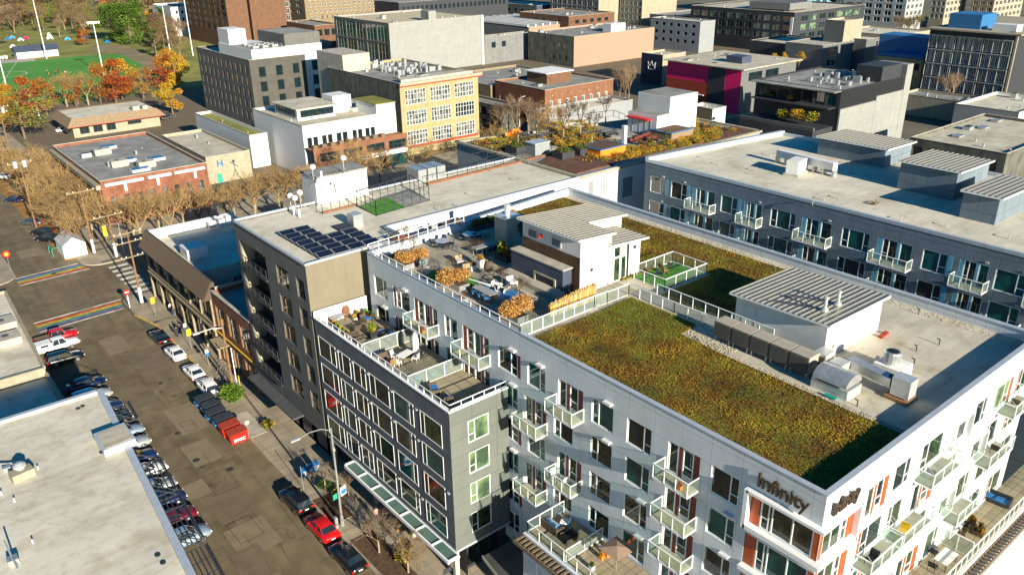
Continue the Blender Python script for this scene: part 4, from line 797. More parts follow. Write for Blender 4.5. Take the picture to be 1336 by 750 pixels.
boxpart(t,'roof_unit','concrete',(x0+(x1-x0)*.72,x0+(x1-x0)*.8,y0+1,y0+3.4,5.3,6.7),(x0+(x1-x0)*.84,x0+(x1-x0)*.9,y0+1.5,y0+3.6,5.3,6.4))
# grey office
t,x0,x1,y0,y1=bld('taupe five-storey office building with rows of slim windows and white roof pavilions',(324.5,79),(253,62),(417,67),20,('taupe_panel','taupe_sunside'),'roof_pale',sw=[(.02,.98,11,(1.6,5.0,8.4,11.8,15.2),2.4,.42)],se=[(.04,.70,3,(2.2,6.4,10.6,14.8),3.0,.4)],name='office_building',bits=3,gls=['glass_dark','glass_room','glass_dark'],mull=(),seed=1)
L=x1-x0;M_=y1-y0
q=b=MB(); b.fbox(SE(y0),x0+L*.72,x1,.02,.35,0,20.1); b.build('end_bay','white',t)
for k in range(4): window(t,SE(y0),x0+L*.8,x0+L*.93,15.2-4.2*k,18-4.2*k,d=.42,fm='charcoal',sep=False)
boxpart(t,'roof_pavilion','white',(x0+1.5,x0+L*.50,y0+1,y0+M_*.62,19.4,22.6),(x0+L*.5,x1-.4,y0+1,y0+M_*.5,19.4,22.8)); boxpart(t,'roof_tower','white',(x0+1.8,x0+L*.3,y0+M_*.42,y0+M_*.62,22.6,27.0)); boxpart(t,'plant_room','taupe_panel',(x0+L*.5,x1-.6,y0+1.2,y0+M_*.48,22.8,26.0))
boxpart(t,'roof','roof_grey',(x0+1.7,x0+L*.5,y0+1.2,y0+M_*.4,22.6,22.66),(x0+L*.51,x1-.7,y0+1.4,y0+M_*.46,26.0,26.06)); 
for i in range(4):
    for j in range(3): x=x0+3+i*3; y=y0+3+j*3; boxpart(t,'condenser','galv',(x,x+1.8,y,y+1.8,22.66,23.3))
t,x0,x1,y0,y1=bld('low white windowless building with a planted roof edge below the taupe office',(325,177),(252,148),(345,172),8.3,('white','white'),'lawn',bits=2)
# white building over brick storefront
t,x0,x1,y0,y1=bld('white two-storey building with a strip of dark windows above a brick storefront',(394,165),(323,143),(519,146),12.5,('white','white'),'roof_pale',se=[(.03,.15,2,(2.9,),2.2,.8),(.18,.30,2,(2.9,),2.2,.8),(.33,.46,2,(2.9,),2.2,.8),(.5,.62,2,(2.9,),2.2,.8),(.64,.76,2,(2.9,),2.2,.8)],bits=4,fm='charcoal',mull=(),seed=3)
L=x1-x0; M_=y1-y0
boxpart(t,'roof_monitor','white',(x0+L*.12,x0+L*.52,y0+M_*.3,y0+M_*.75,11.9,14.6)); boxpart(t,'roof','roof_pale',(x0+L*.10,x0+L*.54,y0+M_*.28,y0+M_*.77,14.6,14.8)); window(t,SE(y0+M_*.3),x0+L*.15,x0+L*.5,12.6,14.3,mull=(.25,.5,.75),d=.1,fm='charcoal',sep=False); window(t,SW(x0+L*.12),y0+M_*.33,y0+M_*.72,12.6,14.3,mull=(.16,.33,.5,.66,.83),d=.1,fm='charcoal',sep=False)
boxpart(t,'stair_tower','white',(x0+L*.78,x0+L*.99,y0-.3,y0+M_*.35,4,14.8)); boxpart(t,'tower_roof','lawn',(x0+L*.77,x1,y0-.4,y0+M_*.37,14.8,15)); boxpart(t,'roof_pavilion','white',(x0+L*.56,x0+L*.76,y0+M_*.4,y0+M_*.6,11.9,16)); 
yf=y0-4.5; b=MB(); F=SE(yf); HH=[]
for i in range(4): u=x0+.6+i*(L-.6)/4; HH+= [(u+.9,u+(L-.6)/4-.3,4.6,6.6),(u+.9,u+(L-.6)/4-.3,.2,3.2)]
b.wall(F,x0,x1,0,7.9,HH,0); b.box(x0,x1,yf+.02,y0,7.3,7.4); b.build('storefront_wall','orange_brick',t)
for h in HH: window(t,F,*h,mull=(.25,.5,.75),tr=[(0,.5),(1,.5),(2,.5),(3,.5)],fm='charcoal',sep=False)
b=MB(); b.fbox(F,x0+L*.25,x1-.2,.02,.3,3.3,4.4); b.build('fascia_sign','white',t); lettering(t,'SHOP & CAFE',F,x0+L*.45,3.55,.8,False,'magenta','fascia_lettering',ext=.04) if 0 else None
b=MB(); rg=random.Random(2)
for i in range(9): x=x0+1.5+i*L*.09; b.cbox(x,y0-2.2,7.4,1.1,1.1,.75)
b.build('terrace_planter','bark',t)
# yellow building
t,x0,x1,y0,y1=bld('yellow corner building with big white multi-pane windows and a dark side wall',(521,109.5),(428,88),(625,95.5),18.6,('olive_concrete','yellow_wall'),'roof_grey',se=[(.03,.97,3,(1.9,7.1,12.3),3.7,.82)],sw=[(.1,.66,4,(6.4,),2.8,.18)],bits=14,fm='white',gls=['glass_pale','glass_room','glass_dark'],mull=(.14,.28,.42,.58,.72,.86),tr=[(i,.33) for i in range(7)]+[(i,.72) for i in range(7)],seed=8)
boxpart(t,'red_band','rust_red',(x0-.2,x1+1.2,y0-.5,y0-.02,17.7,17.95)); boxpart(t,'cornice','cream',(x0-.15,x1+1.2,y0-.48,y0-.02,17.95,18.69)); L=x1-x0;M_=y1-y0
b=MB(); b.prism([(x0+1,y0+.8),(x1-1,y0+.8),(x1-2.5,y0+5),(x0+2.5,y0+5)],18.1,19.2); b.build('roof_ridge','roof_pale',t); boxpart(t,'penthouse','concrete',(x0+.5,x0+9,y0+M_*.78,y1+7,0,22.6)); boxpart(t,'flower_boxes','rust_red',(x0+1,x1-1,y0-.8,y0-.2,2.2,2.7))
b=MB(); rg=random.Random(9)
for i in range(46): x=x0+rg.uniform(.35,.95)*L; y=y0+rg.uniform(.35,.85)*M_; h=rg.uniform(.6,2); boxpart(t,'duct','galv',(x,x+rg.uniform(.4,1.2),y,y+.7,18,18+h))
# big white box with glass front
t,x0,x1,y0,y1=bld('large plain white box building with a dark glass side and rooftop trees',(507,31),(428,22),(629,20.5),20.5,('mid_grey','pale_cladding'),'ochre_roof',sw=[(.03,.97,5,(1.0,8.2),6.6,.88)],bits=8,fm='grey',gls=['glass_dark','glass_teal'],mull=(.33,.66),tr=[(0,.5),(1,.5),(2,.5)],seed=4)
boxpart(t,'stair_box','pale_cladding',(x0+(x1-x0)*.42,x0+(x1-x0)*.5,y0+.2,y0+6,20,23.8)); boxpart(t,'corner_fin','white',(x1-.2,x1+1,y0-.6,y0+1,0,20.6))
# brick building centre
t,x0,x1,y0,y1=bld('two-storey red brick building with pale round-topped windows and a brick roof hut',(711,118),(655,104),(805,104),10.7,('red_brick','orange_brick'),'roof_grey',se=[(.03,.95,8,(3.4,),2.2,.4)],sw=[(.05,.95,6,(4,),2.3,.4)],bits=5,fm='white_frame',gls=['glass_pale','glass_dark'],seed=5)
L=x1-x0;M_=y1-y0; boxpart(t,'roof_hut','brown_brick',(x0+L*.32,x0+L*.68,y0+M_*.4,y0+M_*.8,10,13.2)); boxpart(t,'hut_roof','white_roofing',(x0+L*.3,x0+L*.7,y0+M_*.38,y0+M_*.82,13.2,13.5)); b=MB(); [b.lathe(x0+L*(.1+.13*i),y0-.1,[(.22,8.6),(.22,9)],8) for i in range(7)]; b.build('wall_medallion','cream',t)
t,x0,x1,y0,y1=bld('plain beige blank-walled building with a grimy dark side',(749,48.5),(692,41),(853,36),12.5,('olive_concrete','pink_wall'),'roof_grey',sw=[(.1,.5,3,(3,8),2,.5)],bits=12,seed=6)
boxpart(t,'roof_unit','white',(x0+(x1-x0)*.5,x0+(x1-x0)*.68,y0+3,y0+8,12,15.5)); 
t,x0,x1,y0,y1=bld('narrow building with a black wall bearing a white crown emblem and a beige side',(865,72.5),(837,69),(886,67),11,('navy','cream'),'roof_pale',se=[(.2,.8,1,(6,),3,.8)],bits=1)
b=MB(); F=SW(x0); u=(y0+y1)/2; zz=6.6; k=1.5
C=[(-1,-.7),(1,-.7),(1.15,.9),(.55,.05),(0,1.1),(-.55,.05),(-1.15,.9),(-1,-.7)]
for a,c in zip(C,C[1:]): b.tube(P(F,u+a[0]*k,.06,zz+a[1]*k),P(F,u+c[0]*k,.06,zz+c[1]*k),.14,.14,4)
for a in ((1.15,.9),(0,1.1),(-1.15,.9)): b.tube(P(F,u+a[0]*k,.02,zz+a[1]*k),P(F,u+a[0]*k,.12,zz+a[1]*k),.28,.28,8)
b.build('crown_emblem','white',t)
# magenta building
t,x0,x1,y0,y1=bld('magenta and dark grey painted building under a thin overhanging pale roof',(968,92),(885,77),(1047,80),13.5,('magenta','mid_grey'),'roof_pale',bits=10,par=.2,se=[(.1,.7,2,(1.2,),2.6,.8)],seed=7)
M_=y1-y0; F=SW(x0); b=MB(); b.fbox(F,y0+M_*.2,y0+M_*.42,.02,.12,0,13.3); b.build('grey_band','charcoal',t); b=MB(); b.fbox(F,y0+M_*.42,y1,.02,.1,0,8.3); b.build('rust_panel','rust_red',t); boxpart(t,'roof_slab','roof_pale',(x0-1.2,x1+1,y0-1.5,y1+1,13.62,13.9))
boxpart(t,'plant_room','navy_wall',(x0+8,x0+13,y0+6,y0+12,13.9,16)); b=MB(); b.tube(P(F,y0+M_*.46,.3,4.2),P(F,y0+M_*.62,.3,4.2),.25); b.build('wall_duct','white',t)
# black and white building with planted terraces
t,x0,x1,y0,y1=bld('black building with planted terraces on one side and tall white side walls',(1098,119),(984,104),(1186,101),17.5,('charcoal','black'),'roof_grey',bits=14,par=.3,y1=None,seed=10,cap='charcoal',sw=[(.03,.97,7,(.9,),2.9,.85)])
L=x1-x0;M_=y1-y0; b=MB(); b.box(x0-.05,x0+L*.55,y0-.45,y0-.02,0,13.2); b.box(x0+L*.553,x1,y0-.45,y0-.02,0,14.2); b.box(x1+.02,x1+3.2,y0-.5,y0+8,0,20.5); b.build('white_side_wall','pale_cladding',t)
boxpart(t,'lift_tower','charcoal',(x0+L*.62,x0+L*.95,y0+.2,y0+7,17.2,21)); boxpart(t,'terrace','charcoal',(x0-3.2,x0-.02,y0+1,y1-1,13.3,13.6),(x0-8.5,x0-.02,y0+1,y1-2,0,9)); boxpart(t,'roof_overhang','roof_grey',(x0-3,x0-.05,y0,y1,17.3,17.5))
boxpart(t,'terrace_planter','dark_grey',(x0-8.5,x0-7.8,y0+1,y1-2,9,9.8)); rg=random.Random(4)
for i in range(24): x,y=x0+rg.uniform(.2,.8)*L,y0+rg.uniform(.1,.6)*M_; h=rg.uniform(.5,1.6); boxpart(t,'condenser','galv',(x,x+.8,y,y+.8,17.2,17.2+h))
BWX,BWY0,BWY1=x0,y0,y1
t,x0,x1,y0,y1=bld('charcoal low building with a flat pale roof behind the magenta building',(1050,60),(985,52),(1096,52),11,('charcoal','charcoal'),'roof_pale',bits=5,seed=11)
t,x0,x1,y0,y1=bld('grey building with a white-framed corner window and planted roof deck',(1074,60),(1046,52),(1101,52),12.5,('mid_grey','mid_grey'),'concrete',se=[(.15,.5,1,(1.5,5.2),3,.8)],fm='white',bits=2)
t,x0,x1,y0,y1=bld('tall beige stair tower with a grey flank between charcoal buildings',(1103,28),(1078,26),(1131,25),20,('mid_grey','cream'),'roof_pale',bits=1)
t,x0,x1,y0,y1=bld('grey building with tall narrow windows right of the beige tower',(1131,52),(1110,45),(1152,48),13,('mid_grey','mid_grey'),'roof_white',se=[(.55,.9,1,(1,5.5),3.6,.8)],fm='white',bits=1)
# glass office at right
t,x0,x1,y0,y1=bld('dark glass office building with stepped white grids of windows',(1328,47),(1228,36),(1420,30),22,('charcoal','charcoal'),'concrete',sw=[(.04,.33,5,(1.8,6.2,10.6,15.0),3.7,.82),(.37,.66,5,(1.8,6.2,10.6,15.0),3.7,.82),(.7,.97,5,(1.8,6.2,10.6,15.0),3.7,.82)],fm='white_frame',mull=(.5,),bits=4,gls=['glass_dark','glass_teal','glass_room'],name='office_building',seed=12)
M_=y1-y0; F=SW(x0); b=MB()
for a,c in ((.03,.34),(.36,.67),(.69,.98)):
    for k in range(4): b.fbox(F,y0+M_*a,y0+M_*c,.02,.6,22-1.65-4.4*k,22-1.5-4.4*k); [b.fbox(F,y0+M_*(a+(c-a)*i/3),y0+M_*(a+(c-a)*i/3)+.12,.02,.5,22-5.6-4.4*k,22-1.65-4.4*k) for i in range(4)]
b.build('sunshade','alum',t); boxpart(t,'roof_slab','cream',(x0-1.5,x1,y0-1.5,y1+.5,22.12,22.6)); boxpart(t,'penthouse','blue_roof',(x0+3,x0+14,y1-14,y1-4,22.6,27)); boxpart(t,'roof_unit','white',(x0+3.5,x0+8,y0+2,y0+9,22.6,24.6))
boxpart(t,'corner_column','cream',(x0-.3,x0+.3,y0-.3,y0+.3,0,22.1))
t,x0,x1,y0,y1=bld('low olive concrete building with square windows behind the blue apartment roof',(1314,201),(1192,178),(1400,165),12.5,('olive_concrete','olive_concrete'),'roof_pale',sw=[(.05,.98,6,(1.6,),2.6,.7)],fm='bark',bits=5,seed=13)
for i,(px,py) in enumerate(((1300,158),(1283,167),(1250,178))): x,y=at(px,py,12); b=MB(); b.cbox(x,y,11.95,2.6,1.6,.35); b.build('skylight','galv',t)
t,x0,x1,y0,y1=bld('shop building under a deep blue metal roof',(1205,79),(1149,72),(1230,72),11,('yellow_wall','cream'),'blue_roof',sw=[(.05,.95,5,(1.4,),2.2,.8)],par=.1,bits=1,cap='blue_roof')
boxpart(t,'hip_roof','blue_roof',(x0+.5,x1-.5,y0+.5,y1-.5,11.1,11.9)); boxpart(t,'rear_block','blue_roof',(x1-6,x1+4,y0+2,y1+6,0,17))
# dark green glass building
t,x0,x1,y0,y1=bld('black-clad office building with bands of pale green windows',(1037,17),(918,6),(1112,5),18,('charcoal','charcoal'),'roof_pale',sw=[(.02,.98,11,(1.6,5.4,9.2),2.7,.7)],se=[(.08,.95,7,(1.6,5.4,9.2),2.7,.7)],fm='sage_panel',gls=['glass_mint','glass_dark','glass_mint','glass_room'],name='office_building',bits=4,seed=14)
boxpart(t,'roof_pavilion','cmu_grey',(x0+8,x0+26,y0+8,y0+30,18,21)); b=MB(); b.box(x0-.3,x0-.05,y0+.2,y0+1.6,2,16); b.build('blade_sign','white',t)
for a in ((845,30,844,22,916,27,13,'cmu_grey','pale grey-blue building with small high windows'),):
    t,x0,x1,y0,y1=bld('pale grey-blue three-storey building with small high windows behind the beige wall',(914,29),(844,24),(925,26),14,('grey_clap','grey_clap'),'roof_white',sw=[(.05,.95,6,(1.5,5.0,8.5),1.4,.45)],bits=6,mull=(),seed=15)
# towers along the top edge
TW=[('grey-framed apartment tower with a blank beige side wall, left of its twin',(780,46),(727,38),(806,43),34,('cmu_grey','cream'),9,3),
('grey-framed apartment tower with a blank beige side wall, right of its twin',(836,46),(803,42),(886,41),34,('cmu_grey','cream'),6,3)]
for lab,s_,w_,e_,z,m_,n,r_ in TW: bld(lab,s_,w_,e_,z,m_,sw=[(.03,.97,n,(2,5.6,9.2,12.8,16.4,20,23.6,27.2),2.8,.8)],name='apartment_tower',fm='alum',bits=0,gnd=True)
bld('brown brick apartment block with a dark gridded side of deep windows',(303,64),(247,52),(328,61),34,('brown_brick','brown_brick'),sw=[(.02,.98,7,(3,6.4,9.8,13.2,16.6,20,23.4),2.5,.66)],name='apartment_building',bits=0,gnd=True)
bld('brown brick apartment block with a white windowed end bay beside the taupe office',(333,61),(322,58),(374,54),34,('brown_brick','brown_brick'),se=[(.86,.99,1,(3,6.4,9.8,13.2,16.6,20),2.5,.7)],name='apartment_building',bits=0,gnd=True,fm='white')
bld('tan brick apartment block with stacked balconies and many small windows',(402,48),(379,43),(490,38),34,('tan_brick','tan_brick'),se=[(.04,.96,14,(3,6.4,9.8,13.2,16.6,20,23.4),1.9,.4)],sw=[(.1,.9,2,(3,6.4,9.8,13.2,16.6,20),2,.5)],name='apartment_building',bits=0,gnd=True,fm='white')
bld('brick shop building tucked behind the large white box, beside the tan apartments',(410,34),(402,26),(432,30),12,('brown_brick','brown_brick'),se=[(.05,.95,3,(2,),3,.7)],bits=2)
bld('long dark glazed building behind the rooftop trees of the white box',(520,4),(500,0),(640,-8),19,('charcoal','charcoal'),'roof_grey',se=[(.02,.98,24,(2.2,),2.6,.6)],bits=4,gls=['glass_dark','glass_teal'])
t,x0,x1,y0,y1=bld('grey warehouse with square openings and pipes between the white box and beige wall',(632,49),(628,47),(692,42),11.5,('mid_grey','cmu_grey'),'roof_grey',se=[(.08,.5,2,(2.4,),2.4,.4)],bits=6,seed=16)
t,x0,x1,y0,y1=bld('low building with a broad grey roof and a row of blue skylights at its edge',(640,112),(622,92),(722,93),9,('tan_brick','tan_brick'),'roof_grey',bits=10,seed=17)
for i in range(4): a=x0+1.5+i*(x1-x0)*.24; boxpart(t,'skylight','blue_roof',(a,a+3.6,y0+.8,y0+2.4,8.42,8.75))
t,x0,x1,y0,y1=bld('olive grey two-storey building in the gap between yellow and brick buildings',(655,140),(622,122),(668,134),8,('olive_concrete','olive_concrete'),'roof_grey',sw=[(.08,.92,4,(1,4.6),2.4,.6)],bits=2)
t,x0,x1,y0,y1=bld('low blue-walled building with a white roof in front of the brick building',(716,151),(702,142),(830,131),6.5,('grey_clap','grey_clap'),'roof_white',bits=3)
t,x0,x1,y0,y1=bld('small white and brown shed building right of the roof garden pavilion',(930,143),(902,137),(952,140),14,('bark','white'),'roof_pale',bits=1)
t,x0,x1,y0,y1=bld('long white-roofed warehouse with a saw-tooth ribbed roof',(690,36),(628,24),(770,27),10,('cmu_grey','pink_wall'),'roof_white',bits=2)
b=MB()
for i in range(9): x=x0+(x1-x0)*i/9; b.prism([(x,y0+1),(x+.8,y0+1),(x+.8,y1-1),(x,y1-1)],9.5,11.0)
b.build('saw_tooth','white_roofing',t)
bld('green-grey two-storey building with small square windows near the towers',(700,8),(648,2),(726,4),13,('sage_panel','navy_wall'),'roof_pale',sw=[(.1,.9,6,(2.5,),1.5,.4)],se=[(.1,.9,6,(3,),1.5,.4)],bits=3,mull=())
FAR=[('white panelled apartment block with square windows beyond the black-clad office',(1176,44),(1112,35),(1210,41),30,('alum','alum'),6,4),('cream apartment block with orange balconies at the top right',(1228,38),(1212,36),(1262,34),30,('cream','cream'),3,5),('beige apartment block at the upper right edge of the view',(1290,38),(1272,34),(1345,32),30,('tan_brick','cream'),3,7),
('teal and white building at the top right of the roofs',(1050,24),(990,16),(1096,18),26,('sage_panel','aqua_panel'),5,5),('orange-topped building above the black-clad office',(1112,22),(1098,19),(1135,19),25,('orange_brick','orange'),2,3)]
for lab,s_,w_,e_,z,m_,n,k in FAR: bld(lab,s_,w_,e_,z,m_,sw=[(.03,.97,n,(2,5.4,8.8,12.2,15.6,19,22.4),2.3,.66)],se=[(.03,.97,k,(2,5.4,8.8,12.2,15.6,19,22.4),2.3,.6)],name='apartment_building',fm='white_frame',bits=2,gnd=True)
bld('white house-like block with scattered windows behind the field trees',(222,10),(212,5),(248,6),16,('white','white'),se=[(.1,.9,4,(2,6,10),1.8,.4)],bits=0)
bld('red-roofed community building at the top of the park',(160,8),(116,1),(190,6),8,('cream','cream'),'rust_red',se=[(.1,.9,4,(2,),3,.4)],bits=0,par=.1)
for i,(px,py) in enumerate(((36,75),(60,73))):
    x,y=at(px,py); t=thing('field_house',['small white field house with a dark gable roof, left of its twin','small white field house with a dark gable roof, right of its twin'][i],'building',(x,y,0)); b=MB(); b.box(x-5,x+5,y-4,y+4,0,3.2); b.build('wall','white',t); b=MB(); V=[(x-5.6,y-4.8,3.1),(x+5.6,y-4.8,3.1),(x+5.6,y+4.8,3.1),(x-5.6,y+4.8,3.1),(x-5.6,y,5.6),(x+5.6,y,5.6)]; b.mesh(V,[(0,1,5,4),(2,3,4,5),(0,4,3),(1,2,5)]); b.build('roof','navy_wall',t)
bld('long cream building with red trim behind the beige stair tower',(1172,47),(1120,36),(1215,40),9,('cream','cream'),'roof_white',sw=[(.04,.96,9,(1.2,4.4),1.6,.5)],fm='rust_red',bits=6,mull=())
bld('low pale building with a yellow-edged roof below the glass office',(1262,134),(1178,121),(1290,128),6,('cream','cream'),'roof_grey',bits=4,cap='cream')
bld('flat white canopy building beside the low olive building',(1330,147),(1248,135),(1400,132),7,('grey_clap','white'),'roof_white',bits=3)
bld('grey brick building with chimneys between towers and pale blue-grey building',(890,22),(872,16),(930,14),12,('mid_grey','cmu_grey'),'roof_grey',se=[(.1,.9,5,(2,5.4),1.8,.5)],bits=7)
bld('cream low building left of the tan apartments with dark shopfronts',(394,58),(378,52),(420,52),6,('white','cmu_grey'),'roof_white',bits=6)
bld('brown brick rear wing behind the long white warehouse',(742,22),(700,14),(800,16),14,('brown_brick','brown_brick'),'roof_grey',sw=[(.1,.9,5,(2,5.2,8.4),1.8,.5)],se=[(.1,.9,5,(2,5.2,8.4),1.8,.5)],bits=5)
# ======================= buildings left of the street =======================
t=thing('commercial_building','near white-roofed building with a slatted steel awning frame over the kerb','building',(5,65,0)); E0,E1=(12.66,80.6),(10.2,44.0)
b=MB(); zn=12.0; b.prism([(-60,44),E1,E0,(-60,81.5)],0,zn-.35); b.build('wall','concrete',t); b=MB(); b.face([(-60,44,zn-.33),(E1[0],44,zn-.33),(E0[0],E0[1],zn-.33),(-60,81.5,zn-.33)]); b.build('roof','roof_white',t)
def edge(mb,p,q,w,z0,z1,mi=0): p=Vector(p);q=Vector(q);d=(q-p).normalized();n_=Vector((-d.y,d.x))*w; mb.prism([tuple(p-n_*.5),tuple(q-n_*.5),tuple(q+n_*.5),tuple(p+n_*.5)],z0,z1,mi)
b=MB(); edge(b,E1,E0,.55,zn-.4,zn); edge(b,(-60,81.5),(E0[0]-.3,E0[1]),.5,zn-.4,zn-.02); b.build('parapet_cap','parapet_cap',t)
b=MB(); 
def aw(f): return (E1[0]+(E0[0]-E1[0])*f,E1[1]+(E0[1]-E1[1])*f)
L=36.6
for y0_,y1_ in ((.86,.965),(.49,.64),(.28,.47),(.04,.26)):
    p,q=aw(y0_),aw(y1_)
    for d_ in (.3,2.2): edge(b,(p[0]+d_,p[1]),(q[0]+d_,q[1]),.12,10.2,10.45)
    n=int((y1_-y0_)*L/.8)
    for i in range(5): d_=.6+i*.36; edge(b,(p[0]+d_,p[1]),(q[0]+d_,q[1]),.09,10.3,10.38)
    for i in range(max(3,n//2)+1): r_=aw(y0_+(y1_-y0_)*i/max(3,n//2)); b.tube((r_[0]+.2,r_[1],10.3),(r_[0]+2.2,r_[1],10.3),.06,.06,4)
    for r_ in (p,q): b.tube((r_[0]+2.1,r_[1],10.3),(r_[0]+.3,r_[1],11.6),.05,.05,4)
    b.build('slatted_awning','charcoal',t); b=MB()
p=aw(.70); b=MB(); b.prism([(p[0]-2.0,p[1]-1.2),(p[0]+.7,p[1]-1.0),(p[0]+.7,p[1]+2.4),(p[0]-2.0,p[1]+2.2)],zn-.3,zn+.38,0); b.build('lift_head','parapet_cap',t)
b=MB(); b.prism([(p[0]-1.8,p[1]-1.0),(p[0]+.5,p[1]-.8),(p[0]+.5,p[1]+2.2),(p[0]-1.8,p[1]+2.0)],zn+.38,zn+.41); b.build('roof','roof_pale',t)
t=thing('commercial_building','lower building with a recessed roof in shadow and a pale flat roof beyond','building',(4,105,0)); b=MB(); b.prism([(-60,81.6),(10.9,80.8),(11.0,103.2),(-60,104)],0,4.3); b.prism([(-60,104.02),(11.0,103.22),(11.9,133),(-60,133)],0,5.2,0); b.build('wall','concrete',t)
b=MB(); b.face([(-60,81.6,4.31),(10.6,80.8,4.31),(10.7,103,4.31),(-60,103.6,4.31)]); b.face([(-60,104.1,5.21),(10.7,103.4,5.21),(11.6,132.6,5.21),(-60,132.8,5.21)]); b.build('roof','roof_white',t)
b=MB(); edge(b,(-60,104),(11,103.2),.4,4.3,5.6); edge(b,(10.9,81.2),(11,103),.35,4.3,4.9); edge(b,(11,103.5),(11.9,132.8),.3,5.2,5.6); edge(b,(-60,132.9),(11.9,132.9),.3,5.2,5.6); b.build('parapet_cap','cream',t)
for i,(px,py,lab) in enumerate(((12,445,'square tan rooftop hatch unit on the pale roof beside the pickups'),(6,425,'low rooftop unit at the left edge beyond the shaded roof'))): x,y=at(px,py,5.4); acunit(x,y,5.2,lab,w=2.6,l=3,h=.9)
# ======================= shop row between the junction and the grey building =======================
t=thing('commercial_building','two-storey wood-framed shop building with a ribbed cornice and an open roof court','building',(36,114,0))
xs,ya,yb,zs=31.5,101.6,129.3,10.6
HH=[(ya+.8+i*4.55,ya+4.6+i*4.55,5.6,8.6) for i in range(6)]+[(ya+.6+i*4.55,ya+4.7+i*4.55,.4,4.3) for i in range(6)]
b=MB(); b.wall(SW(xs),ya,yb,0,zs,HH,0,.25); b.wall(SE(ya),xs,46,0,zs,[],1); b.face([(xs,yb,0),(46,yb,0),(46,yb,zs),(xs,yb,zs)],1); b.build('wall',['dark_grey','grey'],t)
for h in HH: window(t,SW(xs),*h,mull=(.33,.66),tr=[(0,.7),(1,.7),(2,.7)],fm='charcoal',gm=rnd.choice(['glass_dark','glass_room']),d=-.12)
b=MB(); b.box(xs-.5,xs-.02,ya,yb,4.45,4.75); b.box(xs-.35,xs-.02,ya,yb,5.1,5.3)
for i in range(7): b.box(xs-.3,xs-.03,ya+.15+i*4.55,ya+.5+i*4.55,0,4.4); b.box(xs-.25,xs-.03,ya+.15+i*4.55,ya+.5+i*4.55,5.3,8.9)
b.build('timber_frame','bark_pale',t)
b=MB(); V=[(xs-1.1,ya,8.9),(xs-1.1,yb,8.9),(xs+.2,yb,11.3),(xs+.2,ya,11.3),(xs+.6,ya,11.3),(xs+.6,yb,11.3),(xs+.6,yb,9),(xs+.6,ya,9)]; b.mesh(V,[(0,1,2,3),(3,2,5,4),(4,5,6,7),(0,3,4,7),(1,2,5,6),(0,1,6,7)])
n=int((yb-ya)/.28)
for i in range(n): y=ya+.1+i*.28; b.mesh([(xs-1.12,y,8.92),(xs-1.12,y+.1,8.92),(xs+.18,y+.1,11.32),(xs+.18,y,11.32),(xs-1.18,y,8.98),(xs-1.18,y+.1,8.98),(xs+.12,y+.1,11.38),(xs+.12,y,11.38)],[(4,5,6,7),(0,4,7,3),(1,5,6,2)])
b.build('ribbed_cornice','wicker',t)
b=MB(); b.face([(xs+.6,ya+9,9.6),(46,ya+9,9.6),(46,yb-.3,9.6),(xs+.6,yb-.3,9.6)]); b.face([(xs+.6,ya+.2,5.2),(46,ya+.2,5.2),(46,ya+9,5.2),(xs+.6,ya+9,5.2)]); b.face([(xs+.6,ya+9,5.2),(46,ya+9,5.2),(46,ya+9,9.6),(xs+.6,ya+9,9.6)]); b.build('roof','roof_white',t)
b=MB(); b.box(xs+.6,46,yb-.3,yb+.1,9.6,11.1); b.box(45.7,46,ya,yb-.3,9.6,10.6); b.build('parapet','white_roofing',t)
boxpart(t,'roof_hut','white',(33.6,36.6,116,119.2,9.62,11.2)); boxpart(t,'court_hut','wicker',(37.5,45,ya+1,ya+8,5.22,8.0))
b=MB(); x,y=at(277,294,10.2); b.tube((x-.6,y,10.4),(x+.6,y,10.4),.55,.55,12); b.box(x+1,x+2,y-.5,y+.5,9.62,11); b.box(x+2.4,x+3.6,y,y+.9,9.62,11.2); b.build('roof_fan','white',t)
t=thing('commercial_building','narrow two-storey red brick shopfront with tall framed windows','building',(36,95,0)); ya,yb,zs=89.0,101.5,10.2
HH=[(ya+.8+i*4,ya+3.8+i*4,5.3,8.6) for i in range(3)]+[(ya+.8+i*4,ya+3.8+i*4,.4,3.9) for i in range(3)]
b=MB(); b.wall(SW(xs),ya,yb,0,zs,HH,0,.2); b.wall(SE(ya),xs,44,0,zs,[],0); b.face([(xs,yb,0),(44,yb,0),(44,yb,zs),(xs,yb,zs)]); b.build('wall','red_brick',t)
for h in HH: window(t,SW(xs),*h,mull=(.33,.66),tr=[(0,.6),(1,.6),(2,.6)],fm='bark_pale',gm='glass_teal' if h[2]>5 else 'glass_dark',d=-.1)
b=MB(); b.face([(xs,ya,zs-.6),(44,ya,zs-.6),(44,yb,zs-.6),(xs,yb,zs-.6)]); b.build('roof','roof_grey',t); boxpart(t,'parapet_cap','concrete',(xs-.1,xs+.3,ya,yb,zs,zs+.15)); boxpart(t,'band','yellow',(xs-.15,xs-.01,ya+.2,yb-.2,4.35,4.5)); boxpart(t,'awning','bark_pale',(xs-1.8,xs-.02,97.6,101,3.6,3.75))
